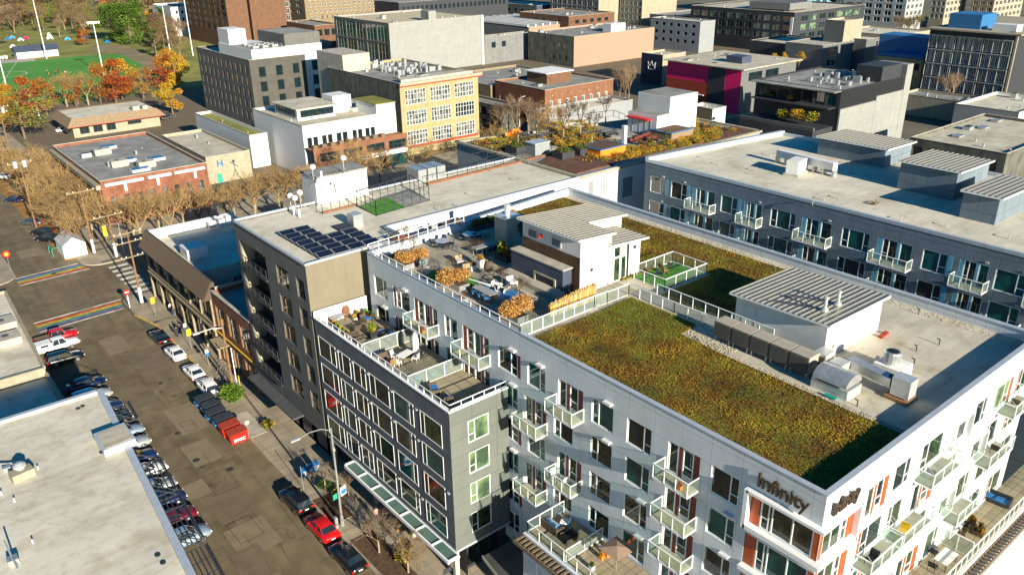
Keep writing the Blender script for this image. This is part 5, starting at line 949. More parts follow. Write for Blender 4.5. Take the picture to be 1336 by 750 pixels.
# ======================= trees and plants =======================
leafm('leaf_orange',(.36,.10,.015),(.48,.18,.02)); leafm('leaf_red',(.22,.04,.018),(.36,.075,.025)); leafm('leaf_yellow',(.45,.28,.02),(.55,.38,.04)); leafm('leaf_green',(.035,.075,.012),(.07,.13,.02)); leafm('leaf_bright',(.10,.20,.015),(.2,.3,.03)); leafm('leaf_olive',(.13,.12,.03),(.2,.17,.05)); leafm('leaf_rust',(.42,.17,.02),(.55,.28,.03)); leafm('leaf_brown',(.16,.09,.04),(.26,.16,.07)); leafm('twig_tan',(.30,.19,.08),(.40,.27,.12)); leafm('twig_grey',(.22,.15,.09),(.32,.22,.14)); leafm('leaf_dark',(.012,.03,.008),(.03,.06,.012)); leafm('twig_dark',(.10,.065,.04),(.15,.10,.06))
def branch(b,p,d,l,r,lev,rg,tips,spread,n=5,up=.15,mi=0,k=3):
    q=p+d*l; b.tube(p,q,r,r*.62,n,mi,cap=False)
    if lev==0: tips.append((q,d)); return
    for i in range(k if lev>1 else k+1):
        a=rg.uniform(0,6.28); s=rg.uniform(.5,1)*spread; o=d.orthogonal().normalized(); o2=d.cross(o); nd=(d+(o*math.cos(a)+o2*math.sin(a))*s+Vector((0,0,up))).normalized()
        branch(b,p+d*l*rg.uniform(.55,1),nd,l*rg.uniform(.62,.85),r*.58,lev-1,rg,tips,spread,max(3,n-1),up,mi,k)
def bare_tree(label,h,seed,twig='twig_tan',leaf=None,nleaf=0,spread=.75,lev=4,group=None,fine=.016,name='bare_tree',th=.3,up=.15,tw=7):
    rg=random.Random(seed); t=thing(name,label,'tree'); b=MB(); tips=[]; tr=h*th
    b.tube((0,0,0),(0,0,tr),h*.022,h*.017,7); c=MB()
    for i in range(4):
        a=i*1.57+rg.uniform(-.5,.5); branch(c,Vector((0,0,tr*.95)),Vector((math.cos(a)*.55*spread/.75,math.sin(a)*.55*spread/.75,1)).normalized(),h*.25,h*.012,lev-1,rg,tips,spread,4,up)
    for q,d in tips:
        for i in range(tw):
            nd=(d+Vector((rg.gauss(0,.6),rg.gauss(0,.6),rg.gauss(.1,.5)))).normalized(); l=h*rg.uniform(.06,.15); w=nd.orthogonal().normalized()*fine; e=q+nd*l; c.mesh([q-w,q+w,e,q+nd.cross(w)],[(0,1,2),(1,3,2),(3,0,2)],0)
            if leaf and rg.random()<nleaf: u=Vector((rg.gauss(0,1),rg.gauss(0,1),rg.gauss(0,1))).normalized()*.13*h/8; v=u.orthogonal().normalized()*.08*h/8; c.face((e-u,e-v,e+u,e+v),1)
    b.build('trunk','bark_pale',t); c.build('crown',[twig]+([leaf] if leaf else []),t); return t
def leafy(label,h,r,seed,mats,n=3900,size=.21,lobes=14,cone=False,name='autumn_tree',bot=.25):
    rg=random.Random(seed); t=thing(name,label,'tree'); b=MB(); b.tube((0,0,0),(0,0,h*.75),h*.025,h*.008,6)
    L=[]
    for i in range(lobes):
        f=rg.random(); z=h*(bot+(.92-bot)*f); rr=r*((1-f)*1.05+.12 if cone else math.sqrt(max(.05,1-((f-.42)/.62)**2)))
        a=rg.uniform(0,6.28); k=rr*rg.uniform(.35,.85); L.append((k*math.cos(a),k*math.sin(a),z,r*rg.uniform(.28,.46)*(.6 if cone else 1)))
        b.tube((0,0,min(z*.7,h*.7)),(L[-1][0],L[-1][1],z),h*.009,h*.003,4)
    b.build('trunk','bark',t); c=MB()
    for j,(x,y,z,q) in enumerate(L):
        mi=rg.choice(range(len(mats))); m2=[mi]*3+list(range(len(mats)))
        c.leaves((x,y,z),(q,q,q*.8),n//lobes,size,rg,m2,.15)
    c.build('crown',mats,t); return t
bt=[bare_tree('x',9,11,'twig_tan','leaf_rust',.04),bare_tree('x',9,12,'twig_tan','leaf_rust',.02,spread=.85),bare_tree('x',9,13,'twig_tan')]
bg_=[bare_tree('x',9,21,'twig_grey',spread=.6),bare_tree('x',9,22,'twig_grey','leaf_olive',.5,spread=.6)]
au=dict(o=leafy('x',10,4.2,31,['leaf_orange','leaf_orange','leaf_rust','leaf_yellow']),r=leafy('x',10,4.2,32,['leaf_red','leaf_orange','leaf_red']),y=leafy('x',10,3.8,33,['leaf_yellow','leaf_rust','leaf_yellow']),b=leafy('x',10,4.0,34,['leaf_red','leaf_brown','leaf_rust'],n=1700),g=leafy('x',12,5.4,35,['leaf_bright','leaf_green','leaf_green'],n=6500,name='evergreen_tree',lobes=26,bot=.08,size=.24),ol=leafy('x',9,4,36,['leaf_olive','leaf_brown','leaf_bright'],n=1700,name='park_tree'),d=leafy('x',12,3.6,37,['leaf_green','leaf_dark','leaf_olive'],n=2600,cone=True,name='evergreen_tree'),u=leafy('x',9,4.6,38,['leaf_brown','twig_grey','twig_dark'],n=1900,size=.22,name='park_tree'))
used=set()
def tree(proto,x,y,h,label,a=None,group=None,wide=1,z=0):
    if id(proto) in used or proto.name in used: t=copy_tree(proto)
    else: used.add(proto.name); t=proto
    k=h/(9. if proto in bt+bg_ else {id(au[q]):(12. if q in ('g','d') else 10. if q in ('o','r','y','b') else 9.) for q in au}[id(proto)])
    t['label']=label; t.location=(x,y,z); t.rotation_euler=(0,0,a if a is not None else rnd.uniform(0,6.28)); t.scale=(k*wide,k*wide,k)
    if group: t['group']=group
    return t
G1='bare street trees on the far block of the main street'
# along the far block of the main street: two rows in front of the brick store
k=0; lab='bare tan street tree between the roadway and the brick store'
for i in range(13):
    tree(bt[i%3],27.4+rnd.uniform(-.5,.5),160+i*6.2,8.9+rnd.uniform(-1,1),'bare tan street tree, %s from the white tent in the kerb row'%ORD[i],group=G1,wide=1.15)
    if i<11: tree(bt[(i+1)%3],32.3+rnd.uniform(-.6,.6),162+i*5.6,9.2+rnd.uniform(-1,1.2),'bare tan street tree, %s from the junction in the row along the brick store'%ORD[i],group=G1,wide=1.1)
G2='bare street trees along the cross street'
for i in (0,1,2,3,4,5,6,7,8,11,15,18):
    x=37+i*5.6; tree(bt[(i*2)%3],x,154.4+rnd.uniform(-1,1),(9.8 if i<8 else 12)+rnd.uniform(-1.4,2.2),'bare golden tree in the front row of the cross street, %s from the left'%ORD[i],group=G2,wide=1.15)
for i in range(12):
    x=37+i*5; tree(bt[(i+1)%3],x,160+rnd.uniform(-1.5,1.5),8+rnd.uniform(-1,1.5),'bare golden tree in the back row beside the brick store, %s from the left'%ORD[i],group=G2,wide=1.1)
p=at(166,283); tree(au['ol'],p[0],p[1]-2,6,'small rust-green street tree at the corner of the brick store',wide=.6)
for px,h in ((672,12),(690,11),(655,10)): p=at(px,178); tree(bg_[0],p[0],p[1],h,{672:'tall bare grey tree between yellow building and brick building',690:'bare grey tree touching the dark side of the centre brick building',655:'bare grey tree behind the roof garden kerb'}[px],wide=.9)
for px,py in ((808,140),(820,137),(815,143)): p=at(px,py); tree(bg_[0],p[0],p[1],14,{808:'tall bare columnar tree left of the crown building',820:'tall bare columnar tree touching the crown building',815:'tall bare columnar tree behind the roof garden pavilion'}[px],wide=.55)
for px,py,h,lab in ((1237,143,12,'bare tree in front of the dark glass office'),(1180,60,13,'bare tree beside the deep blue roof'),(1192,50,12,'bare brown tree left of the dark glass office'),(1170,52,12,'bare brown tree behind the blue roofed shop')): p=at(px,py); tree(bg_[1] if px<1200 else bg_[0],p[0],p[1],h,lab)
# park
T2=[('r',44,158,14,'deep red maple at the near edge of the sports field'),('o',8,168,12,'orange tree at the left edge beside the road'),('ol',33,182,15,'yellow-green tree by the utility pole at the left edge'),('b',62,152,11,'russet thin tree between the red maple and the diner'),('r',152,135,15,'bright red maple right of the field light pole'),('o',160,130,14,'orange maple behind the diner roof'),('b',188,130,12,'dark red bare-tipped tree right of the bright maple'),('r',222,118,13,'crimson tree left of the taupe office'),('y',232,120,14,'golden yellow tree touching the taupe office'),('o',226,108,13,'orange-gold tree behind the golden one'),('y',226,150,11,'yellow tree standing on the car park beside the diner'),('o',12,150,10,'small orange tree below the left light pole'),('b',100,140,9,'half-bare rust tree behind the diner'),('b',132,136,9,'reddish half-bare tree behind the diner roof'),('g',152,55,21,'bright green evergreen at the park path'),('g',172,58,23,'broad green evergreen right of its brighter neighbour'),('d',178,54,21,'dark conifer behind the broad evergreen'),('y',190,10,18,'tall golden tree at the top of the park'),('o',165,18,16,'orange-brown tree at the top of the park'),('d',205,76,15,'olive conifer by the second light pole'),('d',198,60,14,'narrow dark conifer between two light poles'),('g',70,20,17,'dark green round tree amid bare park trees'),('o',598,22,13,'small rust-orange tree behind the long white box'),('o',590,18,11,'small orange tree beside the rust one at the top')]
T2+=[('y',205,40,15,'golden tree between the evergreens and the white block'),('d',212,46,17,'dark conifer right of the golden park tree'),('o',140,30,14,'rust orange tree behind the field mast'),('y',232,30,12,'small golden tree beside the brown apartments'),('ol',120,40,14,'olive park tree left of the broad evergreen'),('ol',96,28,15,'olive park tree below the dark round tree'),('d',186,36,20,'tall dark conifer behind the broad evergreen'),('o',28,30,13,'rust tree at the upper left of the park'),('ol',10,20,14,'olive tree in the upper left corner of the park'),('r',110,60,9,'small dark red tree at the back edge of the sports field'),('ol',52,20,15,'olive tree beneath the thin field mast')]
for q,px,py,h,lab in T2: p=at(px,py); tree(au[q],p[0],p[1],h,lab,wide=1.05)
for i,(px,py) in enumerate(((88,140),(102,137),(116,138))): p=at(px,py); tree(bt[i],p[0],p[1],12,'bare spreading tree behind the diner, '+['nearest the russet tree','in the middle of three','nearest the red maple'][i],wide=1.2)
rg=random.Random(77); GP='bare brown trees of the park'; n=0
for i in range(135):
    px=rg.uniform(-10,236); py=rg.uniform(-4,64)
    if 128<px<200 and py>40: continue
    if py>50 and 15<px<85: continue
    p=at(px,py); n+=1
    tree(rg.choice((bg_[0],bg_[1],au['u'],au['ol'],bg_[1],au['u'])),p[0],p[1],(rg.uniform(10,15) if py>30 else rg.uniform(15,22)),'bare brown park tree on the lawn beyond the sports field',group=GP,wide=1.1)
for i in range(14): p=at(205+i*7+rg.uniform(-5,5),52+rg.uniform(-8,34) if i<6 else 30+rg.uniform(-5,10)); tree(rg.choice((bg_[0],au['u'])),p[0],p[1],rg.uniform(9,13),'bare brown tree between the park and the taupe office',group='bare trees beside the taupe office')
for i,px in enumerate((200,214,300,318,470)): pass
for q in list(bt+bg_+list(au.values())):
    if q.name not in used:
        for ch in list(q.children): bpy.data.objects.remove(ch)
        bpy.data.objects.remove(q)
# street bushes and beds
def bush(label,x,y,z,r,h,mats,n=500,size=.12,seed=0,name='shrub',grass=False,group=None,cat='shrub'):
    rg=random.Random(seed+int(x*7)); t=thing(name,label,cat,(x,y,z),group); c=MB()
    if grass:
        for i in range(n):
            a=rg.uniform(0,6.28); q=r*math.sqrt(rg.random())*.5; k=rg.uniform(.3,1.0); e=(x+math.cos(a)*(q+r*k*.75),y+math.sin(a)*(q+r*k*.75),z+h*(1.1-k*.65)*rg.uniform(.7,1.1)); s=(x+math.cos(a)*q*.6,y+math.sin(a)*q*.6,z); w=Vector((-math.sin(a),math.cos(a),0))*size*.35; m=Vector(s).lerp(Vector(e),.5)+Vector((0,0,h*.25)); c.face((Vector(s)-w,Vector(s)+w,m+w,m-w),rg.randrange(len(mats))); c.face((m-w,m+w,Vector(e)),rg.randrange(len(mats)))
    else:
        for i in range(6): a=i*1.05; c.leaves((x+math.cos(a)*r*.45,y+math.sin(a)*r*.45,z+h*rg.uniform(.4,.65)),(r*.6,r*.6,h*.42),n//6,size,rg,range(len(mats)),.1)
    b=MB()
    for i in range(5): a=i*1.25; b.tube((x,y,z),(x+math.cos(a)*r*.4,y+math.sin(a)*r*.4,z+h*.6),.03,.012,4)
    b.build('stem','bark',t); c.build('foliage',mats,t); return t
p=at(306,524); bush('bright green round shrub beside the last white car',p[0],p[1]+.3,.15,1.5,2.1,['leaf_bright','leaf_green','leaf_bright'],1800,.16)
for px,py,lab in ((345,560,'low green hedge plant at the end of the concrete kerb bed'),(437,650,'yellow-green shrub in the dark bed by the lamp post'),(418,640,'dark green shrub in the bed behind the black sedan'),(520,735,'rusty ground shrub in the lower bed')): p=at(px,py); bush(lab,p[0]+.5,p[1],.17,.8,.9,['leaf_olive','leaf_yellow','leaf_green'] if px!=418 else ['leaf_dark','leaf_green'],700,.1)
p=at(495,722); t=bare_tree('small bare street tree in the bed left of the orange-hatted pedestrian',4.6,51,'twig_grey',spread=1.0,lev=4,fine=.012); place(t,p[0],p[1],.17); p=at(533,748); t=bare_tree('small bare street tree at the bottom edge by the sidewalk',4.4,52,'twig_tan',spread=1.0,lev=4,fine=.012); place(t,p[0],p[1],.17)
p=at(455,648); t=bare_tree('thin bare sapling at the back of the planting bed',3.4,53,'twig_grey',spread=.7,lev=3,fine=.01); place(t,p[0],p[1],.17)
p=at(425,640); t=bare_tree('thin bare sapling near the blue newspaper boxes',3.6,54,'twig_grey',spread=.7,lev=3,fine=.01); place(t,p[0],p[1],.17)

for i,(px,py,zz,r_,lab) in enumerate(((1020,154,9.8,1.6,'yellow-green shrub on the lower terrace of the black building, left one'),(1040,157,9.8,1.9,'yellow-green shrub on the lower terrace of the black building, middle one'),(1058,161,9.8,2.0,'green shrub on the lower terrace of the black building, right one'),(1003,127,13.6,.9,'small plant on the upper terrace of the black building, left'),(1030,131,13.6,.9,'small orange plant on the upper terrace of the black building, middle'),(1062,134,13.6,1.0,'green plant on the upper terrace of the black building, right'))):
    x,y=at(px,py,zz); bush(lab,x,y,zz,r_,r_*1.5,['leaf_bright','leaf_yellow','leaf_green'] if i%3!=1 else ['leaf_yellow','leaf_rust'],500,.2)
for i,(px,py,lab) in enumerate(((1008,88,'yellow autumn tree on the deck of the magenta building, left one'),(1019,87,'yellow autumn tree on the deck of the magenta building, middle one'),(1042,86,'small yellow tree at the far end of the magenta building deck'))):
    x,y=at(px,py,9); t=copy_tree(au['y']); place(t,x,y,9,i,lab,scale=.5)
# ======================= roof garden plants =======================
def gp(px,py): p=at(px,py,ZG-.24); return p
rg=random.Random(12); GG='yellow perennial clumps of the roof garden'
protoY=[bush('x',0,0,0,.9,.9,m,240,.11,seed=i,name='perennial_clump',cat='plant') for i,m in enumerate((['leaf_yellow','leaf_rust','leaf_yellow'],['leaf_yellow','leaf_olive'],['leaf_bright','leaf_olive','leaf_yellow'],['leaf_red','leaf_rust','leaf_brown']))]
yl=['bright yellow perennial clump in the roof garden','yellow-olive perennial clump in the roof garden','green perennial clump in the roof garden','rust-red perennial clump in the roof garden']
first=[True]*4; cnt=0
def inq(px,py,Q): return inpoly(px,py,Q)
ZONES=[([(618,186),(700,178),(690,196),(640,197)],34),([(735,168),(800,185),(790,198),(740,196),(700,182)],64),([(780,193),(870,186),(912,176),(905,190),(840,203),(800,212),(765,210)],70),([(905,160),(960,170),(930,186),(880,190)],60),([(700,165),(760,158),(780,170),(730,178)],36)]
ZN=['left bed','middle bed behind the shed','front bed','right bed beyond the pavilion','rear bed']
for zi,(Q,m) in enumerate(ZONES):
    xs=[q[0] for q in Q]; ys=[q[1] for q in Q]
    while m>0:
        px,py=rg.uniform(min(xs),max(xs)),rg.uniform(min(ys),max(ys))
        if not inq(px,py,Q): continue
        m-=1; i=rg.choice((0,0,1,1,1,2,3)); x,y=gp(px,py)
        t=protoY[i] if first[i] else copy_tree(protoY[i]); first[i]=False; s=rg.uniform(.6,1.0)
        t.location=(x,y,ZG-.24); t.rotation_euler=(0,0,rg.uniform(0,6.28)); t.scale=(s,s,s*rg.uniform(.7,1)); t['label']=yl[i].replace('in the roof garden','in the '+ZN[zi]+' of the roof garden'); t['group']=GG; t['category']='plant'
protoG=bare_tree('x',5,61,'twig_dark',spread=.55,lev=3,name='garden_tree'); fg=True
for i,(px,py,lab) in enumerate(((676,188,'bare garden tree by the orange chairs'),(735,182,'bare garden tree in the middle of the roof garden'),(757,176,'bare garden tree left of the tall white post'),(712,192,'bare garden tree beside the shed'),(790,160,'bare garden tree at the back kerb of the roof garden'),(772,190,'bare garden tree near the timber planters'),(742,165,'bare garden tree at the far side of the lounge'),(700,176,'bare garden tree behind the white shed'))):
    t=protoG if fg else copy_tree(protoG); fg=False; x,y=gp(px,py); t.location=(x,y,ZG-.24); t.rotation_euler=(0,0,i); t.scale=(1,1,1.0+.1*(i%3)); t['label']=lab
for px,py,lab in ((649,181,'small dark conifer at the left end of the roof garden'),(706,178,'small dark conifer behind the garden shed'),(672,194,'small conifer in a box beside the yellow bed'),(847,193,'small conifer near the red benches'),(868,190,'small conifer in front of the pavilion'),(930,170,'small conifer right of the pavilion')):
    t=leafy(lab,2.2,.8,int(px),['leaf_green','leaf_olive'],n=400,size=.11,lobes=8,cone=True,name='dwarf_conifer',bot=.1); x,y=gp(px,py); place(t,x,y,ZG-.2)
def planter(label,x,y,z,w,l,h,m='charcoal',plant=None,a=0,seed=0,group=None):
    t=thing('planter',label,'planter',(x,y,z),group); b=MB(); b.cbox(x,y,z,w,l,h,0,a); b.cbox(x,y,z+h,w*.88,l*.88,.02,1,a); b.build('box',[m,'soil'],t)
    if plant: rg=random.Random(seed+int(x*9)); c=MB(); c.leaves((x,y,z+h+.35*plant[1]),(w*.5,l*.5,plant[1]*.5),int(260*w*l+120),.09*plant[2],rg,range(len(plant[0])),.0); c.build('foliage',plant[0],t)
    return t
for px,py,lab in ((735,207,'dark square planter at the front edge of the brown bed'),(758,202,'grey square planter behind the brown bed'),(676,200,'dark square planter left of the garden shed')): x,y=gp(px,py); planter(lab,x,y,ZG-.2,2.4,2.2,1.1,plant=(['leaf_green','leaf_olive'],.5,1.6))
x,y=gp(703,201); t=thing('garden_shed','white garden shed with a pale blue roof in the roof garden','shed',(x,y,ZG-.24)); b=MB(); b.box(x-1.4,x+1.4,y-.8,y+1.4,ZG-.24,ZG+1.5); b.build('wall','grey_clap',t); b=MB(); b.box(x-1.5,x+1.5,y-.9,y+1.5,ZG+1.5,ZG+1.62); b.build('roof','parapet_cap',t)
for px,py,lab in ((800,204,'orange timber raised planter in the front yellow bed'),(890,182,'orange timber raised planter in front of the pavilion')):
    x,y=gp(px,py); t=thing('raised_planter',lab,'planter',(x,y,ZG-.24)); b=MB(); b.box(x-2.6,x+2.6,y,y+4,ZG-.24,ZG+1.0); b.build('box','orange' if px==800 else 'mansard',t); b=MB(); b.box(x-2.7,x+2.7,y-.1,y+4.1,ZG+1.0,ZG+1.1); b.box(x-2.3,x+2.3,y+.3,y+3.7,ZG+1.1,ZG+1.14,1); b.build('rim',['blue_roof','soil'],t)
x,y=gp(814,188); single(MB().box(x-.3,x+.3,y-.3,y+.3,ZG-.24,ZG+2.6),'chimney_post','white','tall white square post standing in the roof garden','post',(x,y,ZG-.24))
flat('bench_red',(.12,.025,.018),.7,.1)
for i,(px,py,m) in enumerate(((668,180,'orange'),(673,176,'orange'),(830,187,'rust_red'),(838,184,'rust_red'),(846,181,'rust_red'),(852,186,'rust_red'),(684,180,'charcoal'),(790,181,'charcoal'),(800,178,'charcoal'),(780,178,'charcoal'))):
    x,y=gp(px,py); m='bench_red' if m=='rust_red' else m; t=thing('garden_bench',['left orange lounge chair of the roof garden','right orange lounge chair of the roof garden','red bench nearest the white post','second red bench from the white post','third red bench from the white post','red bench nearest the pavilion wall','dark bench beside the orange lounge chairs','dark bench in front of the white post','dark bench behind the white post','dark bench left of the white post'][i],'bench',(x,y,ZG-.24)); b=MB(); b.box(x-1.1,x+1.1,y-.3,y+.3,ZG+.1,ZG+.2); b.build('seat',m,t); b=MB(); b.box(x-1.1,x+1.1,y+.3,y+.36,ZG+.2,ZG+.65); b.build('backrest',m,t); b=MB(); [b.box(x+s-.04,x+s+.04,y-.3,y+.3,ZG-.24,ZG+.1) for s in (-.9,.9)]; b.build('legs','charcoal',t)
t=thing('garden_path','grey paved path winding through the roof garden beds','path',(95,88,ZG)); b=MB()
b.path([gp(640,198)+(ZG-.2,),gp(720,186)+(ZG-.2,),gp(770,175)+(ZG-.2,),gp(830,176)+(ZG-.2,)],.01,4); 
P_=[gp(690,200),gp(735,190),gp(790,178),gp(850,182)]
for p,q in zip(P_,P_[1:]): edge(b,p,q,2.2,ZG-.235,ZG-.21)
b.build('paving','roof_pale',t)
# ======================= vehicles (built nose along +x at the origin) =======================
CP=dict(black=(.006,.007,.009),white=(.78,.78,.76),red=(.52,.006,.008),silver=(.42,.44,.46),navy_=(.006,.02,.07),maroon=(.14,.006,.02),grey_=(.10,.105,.11),blue_=(.02,.09,.28),skysilver=(.3,.38,.46))
for k,v in CP.items(): paint('paint_'+k,v,metal=.35 if k in('silver','skysilver','grey_') else 0)
def car(label,col,kind='sedan',group=None):
    t=thing('parked_car',label,'car',group=group) if kind!='pickup' else thing('pickup_truck',label,'pickup',group=group)
    if kind=='sedan': L,Wd,st,cab=4.7,.91,[(-2.35,.55,.78,.62),(-2.25,.32,.9,.84),(-1.8,.25,.97,.9),(-1.0,.22,.96,.91),(.2,.2,.93,.91),(.95,.2,.92,.91),(1.5,.22,.86,.9),(2.05,.25,.77,.86),(2.3,.35,.66,.74),(2.36,.45,.58,.6)],(-1.75,-1.05,.35,1.15,1.43)
    elif kind=='suv': L,Wd,st,cab=4.7,.93,[(-2.3,.5,.9,.75),(-2.25,.35,1.05,.88),(-1.8,.3,1.08,.92),(-1,.28,1.06,.93),(.2,.26,1.05,.93),(.9,.26,1.04,.93),(1.5,.28,1.0,.92),(2.0,.3,.92,.88),(2.27,.38,.8,.78),(2.33,.5,.7,.62)],(-2.2,-1.85,.25,1.0,1.68)
    else: L,Wd,st,cab=5.5,.98,[(-2.75,.55,1.0,.93),(-2.72,.5,1.1,.95),(-1.9,.45,1.1,.98),(-.6,.42,1.1,.98),(.4,.42,1.1,.98),(1.1,.42,1.1,.98),(1.7,.45,1.08,.97),(2.4,.48,1.03,.94),(2.7,.5,.92,.9),(2.76,.6,.8,.8)],(-.75,-.5,.75,1.25,1.85)
    b=MB(); V=[];n=12
    for x,zl,zt,h in st:
        V+=[(x,0,zl),(x,h*.8,zl),(x,h,zl+.14),(x,h*1.0,(zl+zt)/2),(x,h*.97,zt-.1),(x,h*.86,zt),(x,0,zt+.03)]; V+=[(x,-a,c) for a,c in ((h*.86,zt),(h*.97,zt-.1),(h,(zl+zt)/2),(h,zl+.14),(h*.8,zl))]
    F=[(i*n+j,i*n+(j+1)%n,(i+1)*n+(j+1)%n,(i+1)*n+j) for i in range(len(st)-1) for j in range(n)]+[tuple(range(n-1,-1,-1)),tuple(range((len(st)-1)*n,len(st)*n))]
    b.mesh(V,F); body=b.build('body','paint_'+col,t,smooth=True)
    zb=st[4][2]-.03; r0,r1,f1,f0,zr=cab; hw=Wd*.84; hr=Wd*.66
    A=[(r0,hw,zb),(f0,hw*.97,zb),(f1,hr,zr-.02),(r1,hr,zr-.02)]; m=lambda q:(q[0],-q[1],q[2])
    def pane(name,pts): g=MB(); g.face(pts); return g.build(name,'car_glass',t)
    pane('windscreen',(A[1],m(A[1]),m(A[2]),A[2])); pane('rear_window',(A[0],m(A[0]),m(A[3]),A[3])); pane('side_window',A); pane('side_window',[m(q) for q in A])
    g=MB(); xs=[r1-.12,r1+.1,(r1+f1)/2,f1-.1,f1+.1]; zz=[zr-.03,zr+.02,zr+.05,zr+.02,zr-.03]
    V=[(x,y*(hr+.03),z-(.05 if abs(y)>.9 else 0)) for x,z in zip(xs,zz) for y in (-1,-.6,0,.6,1)]; g.mesh(V,[(i*5+j,i*5+j+1,i*5+j+6,i*5+j+5) for i in range(4) for j in range(4)]); g.mesh([(x,y,z-.05) for x,y,z in V],[(i*5+j,i*5+j+1,i*5+j+6,i*5+j+5) for i in range(4) for j in range(4)])
    g.build('roof','paint_'+col,t,smooth=True); g=MB()
    for s in (1,-1):
        for p,q in ((A[0],A[3]),(A[1],A[2])): g.tube((p[0],p[1]*s,p[2]),(q[0],q[1]*s,q[2]),.045,.035,4)
        xm=(r0+f0)/2-.1; g.tube((xm,hw*s,zb),(xm+.02,hr*s,zr),.035,.03,4)
        g.box(f0-.35,f0-.15,s*(hw+.02),s*(hw+.2),zb+.02,zb+.14)
    g.build('pillars','paint_'+col,t)
    wr=.33 if kind=='sedan' else .37
    for x in (L*.29,-L*.29):
        for s in (1,-1): g=MB(); g.tube((x,s*(Wd-.2),wr),(x,s*(Wd+.015),wr),wr,wr,14); w=g.build('wheel','rubber',t); g=MB(); g.tube((x,s*(Wd+.016),wr),(x,s*(Wd+.03),wr),wr*.62,wr*.55,10); g.build('rim','rim',w)
    for s in (1,-1):
        g=MB(); f=st[-2]; g.box(f[0]-.12,f[0]+.06,s*f[3]*.62,s*f[3]*.98,f[2]-.17,f[2]-.04); g.build('headlight','lamp_white',t)
        g=MB(); f=st[1]; g.box(f[0]-.09,f[0]+.12,s*f[3]*.6,s*f[3]*.99,f[2]-.26,f[2]-.08); g.build('taillight','tail_red',t)
    g=MB(); g.box(st[0][0]-.02,st[0][0]+.03,-.2,.2,st[0][2]-.2,st[0][2]-.08); g.build('number_plate','plate',t)
    if kind=='pickup': g=MB(); g.box(-2.65,-.85,-.82,.82,1.105,1.13); g.build('cargo_bed' ,'bark' if col=='red' else 'white',t)
    if kind=='pickup' and col=='white': g=MB(); g.box(-2.68,-.78,-.86,.86,1.14,1.7); g.build('canopy','paint_white',t); g=MB(); [g.box(-2.2,-1.2,s*.865,s*.875,1.3,1.6) for s in (-1,1)]; g.build('side_window','car_glass',t)
    return t
PR={}
def put(col,kind,x,y,a,label,group='parked cars'):
    k=(col,kind)
    if k in PR: t=copy_tree(PR[k])
    else: t=PR[k]=car(label,col,kind)
    place(t,x,y,0,a,label,group); return t
GK='cars parked along the kerb of the complex'; GL_='cars parked nose out on the left side'
up=R(90)
put('black','sedan',27.0-.1,113.2,R(92),'black sedan at the yellow kerb, farthest of the kerb row',GK); put('white','sedan',26.9,106.7,R(92),'white sedan parked behind the farthest black sedan',GK); put('white','sedan',26.95,99.6,R(91),'white sedan with dark roof directly ahead of the white hatchback',GK); put('white','suv',26.9,94.6,R(88),'white hatchback nearest the black and red dumpsters',GK)
x,y=at(383,655); put('black','suv',25.35,66.3,R(92),'black car ahead of the bright red sedan',GK); put('red','sedan',25.4,60.9,R(91),'bright red sedan parked between two black cars',GK); put('black','sedan',25.3,55.6,R(91),'black sedan nearest the viewer behind the red one',GK); 
L_=[('red','pickup',15.5,122.6,'red pickup truck with an open bed parked by the rainbow crossing'),('white','pickup',15.0,119.6,'white pickup with a canopy next to the red pickup'),('black','suv',14.9,114.9,'black and silver SUV beside the white pickup'),('navy_','sedan',15.2,105.6,'dark blue sedan half in the building shadow'),('silver','suv',14.9,101.6,'pale silver van nose beyond the near roof corner'),('navy_','suv',15.1,97.6,'dark blue SUV under the slatted frame, farther one'),('black','sedan',15.2,94.3,'black sedan under the slatted frame beside the blue SUV'),('skysilver','sedan',15.4,90.6,'pale blue-white sedan just past the slatted frame'),('silver','suv',15.2,87.4,'silver SUV behind the lift head'),('navy_','sedan',14.9,84.4,'dark blue sedan beside the white coupe'),('white','sedan',15.0,81.2,'white coupe with dark glass by the lift head'),('silver','sedan',14.8,77.8,'silver car partly under the middle slatted frame'),('navy_','suv',14.8,74.8,'dark navy SUV under the middle slatted frame'),('maroon','sedan',14.7,71.6,'maroon car under the slatted frame'),('skysilver','suv',14.7,67.8,'pale blue SUV nearest the viewer on the left side')]
for c,k,x,y,l in L_: put(c,k,x,y,R(rnd.uniform(-2,3)),l,GL_)
Fx=[('white','suv',14.6,170,R(88),'white SUV at the left edge beyond the junction'),('white','sedan',15.8,186,R(90),'white car at the left edge farther up the street'),('navy_','sedan',27.6-3,203,R(120),'dark car parked by the bare trees, farthest up the street'),('grey_','sedan',27-3,183,R(120),'grey car among the bare street trees'),('black','suv',27.2-3,174.5,R(120),'black car parked beside the white tent'),('black','suv',24.2,169.8,R(125),'dark car between the trees and the white tent'),('white','sedan',*at(84,172),R(5),'white car in front of the diner')]
for c,k,x,y,a,l in Fx: put(c,k,x,y,a,l,'cars beyond the junction')
for i,(px,py) in enumerate(((212,152),(220,156),(18,215),(8,222),(5,233),(1250,118),(1285,126))): x,y=at(px,py); put(['black','grey_','red','silver','white','grey_','black'][i],'suv' if i%2 else 'sedan',x,y,R(30*i),['dark SUV parked right of the diner','grey SUV parked right of the diner near the yellow tree','red car at the left edge by the trees','silver car at the left edge among the trees','white car at the left edge above the SUVs','grey car on the street below the glass office','black car on the street at the foot of the glass office'][i],'distant cars')
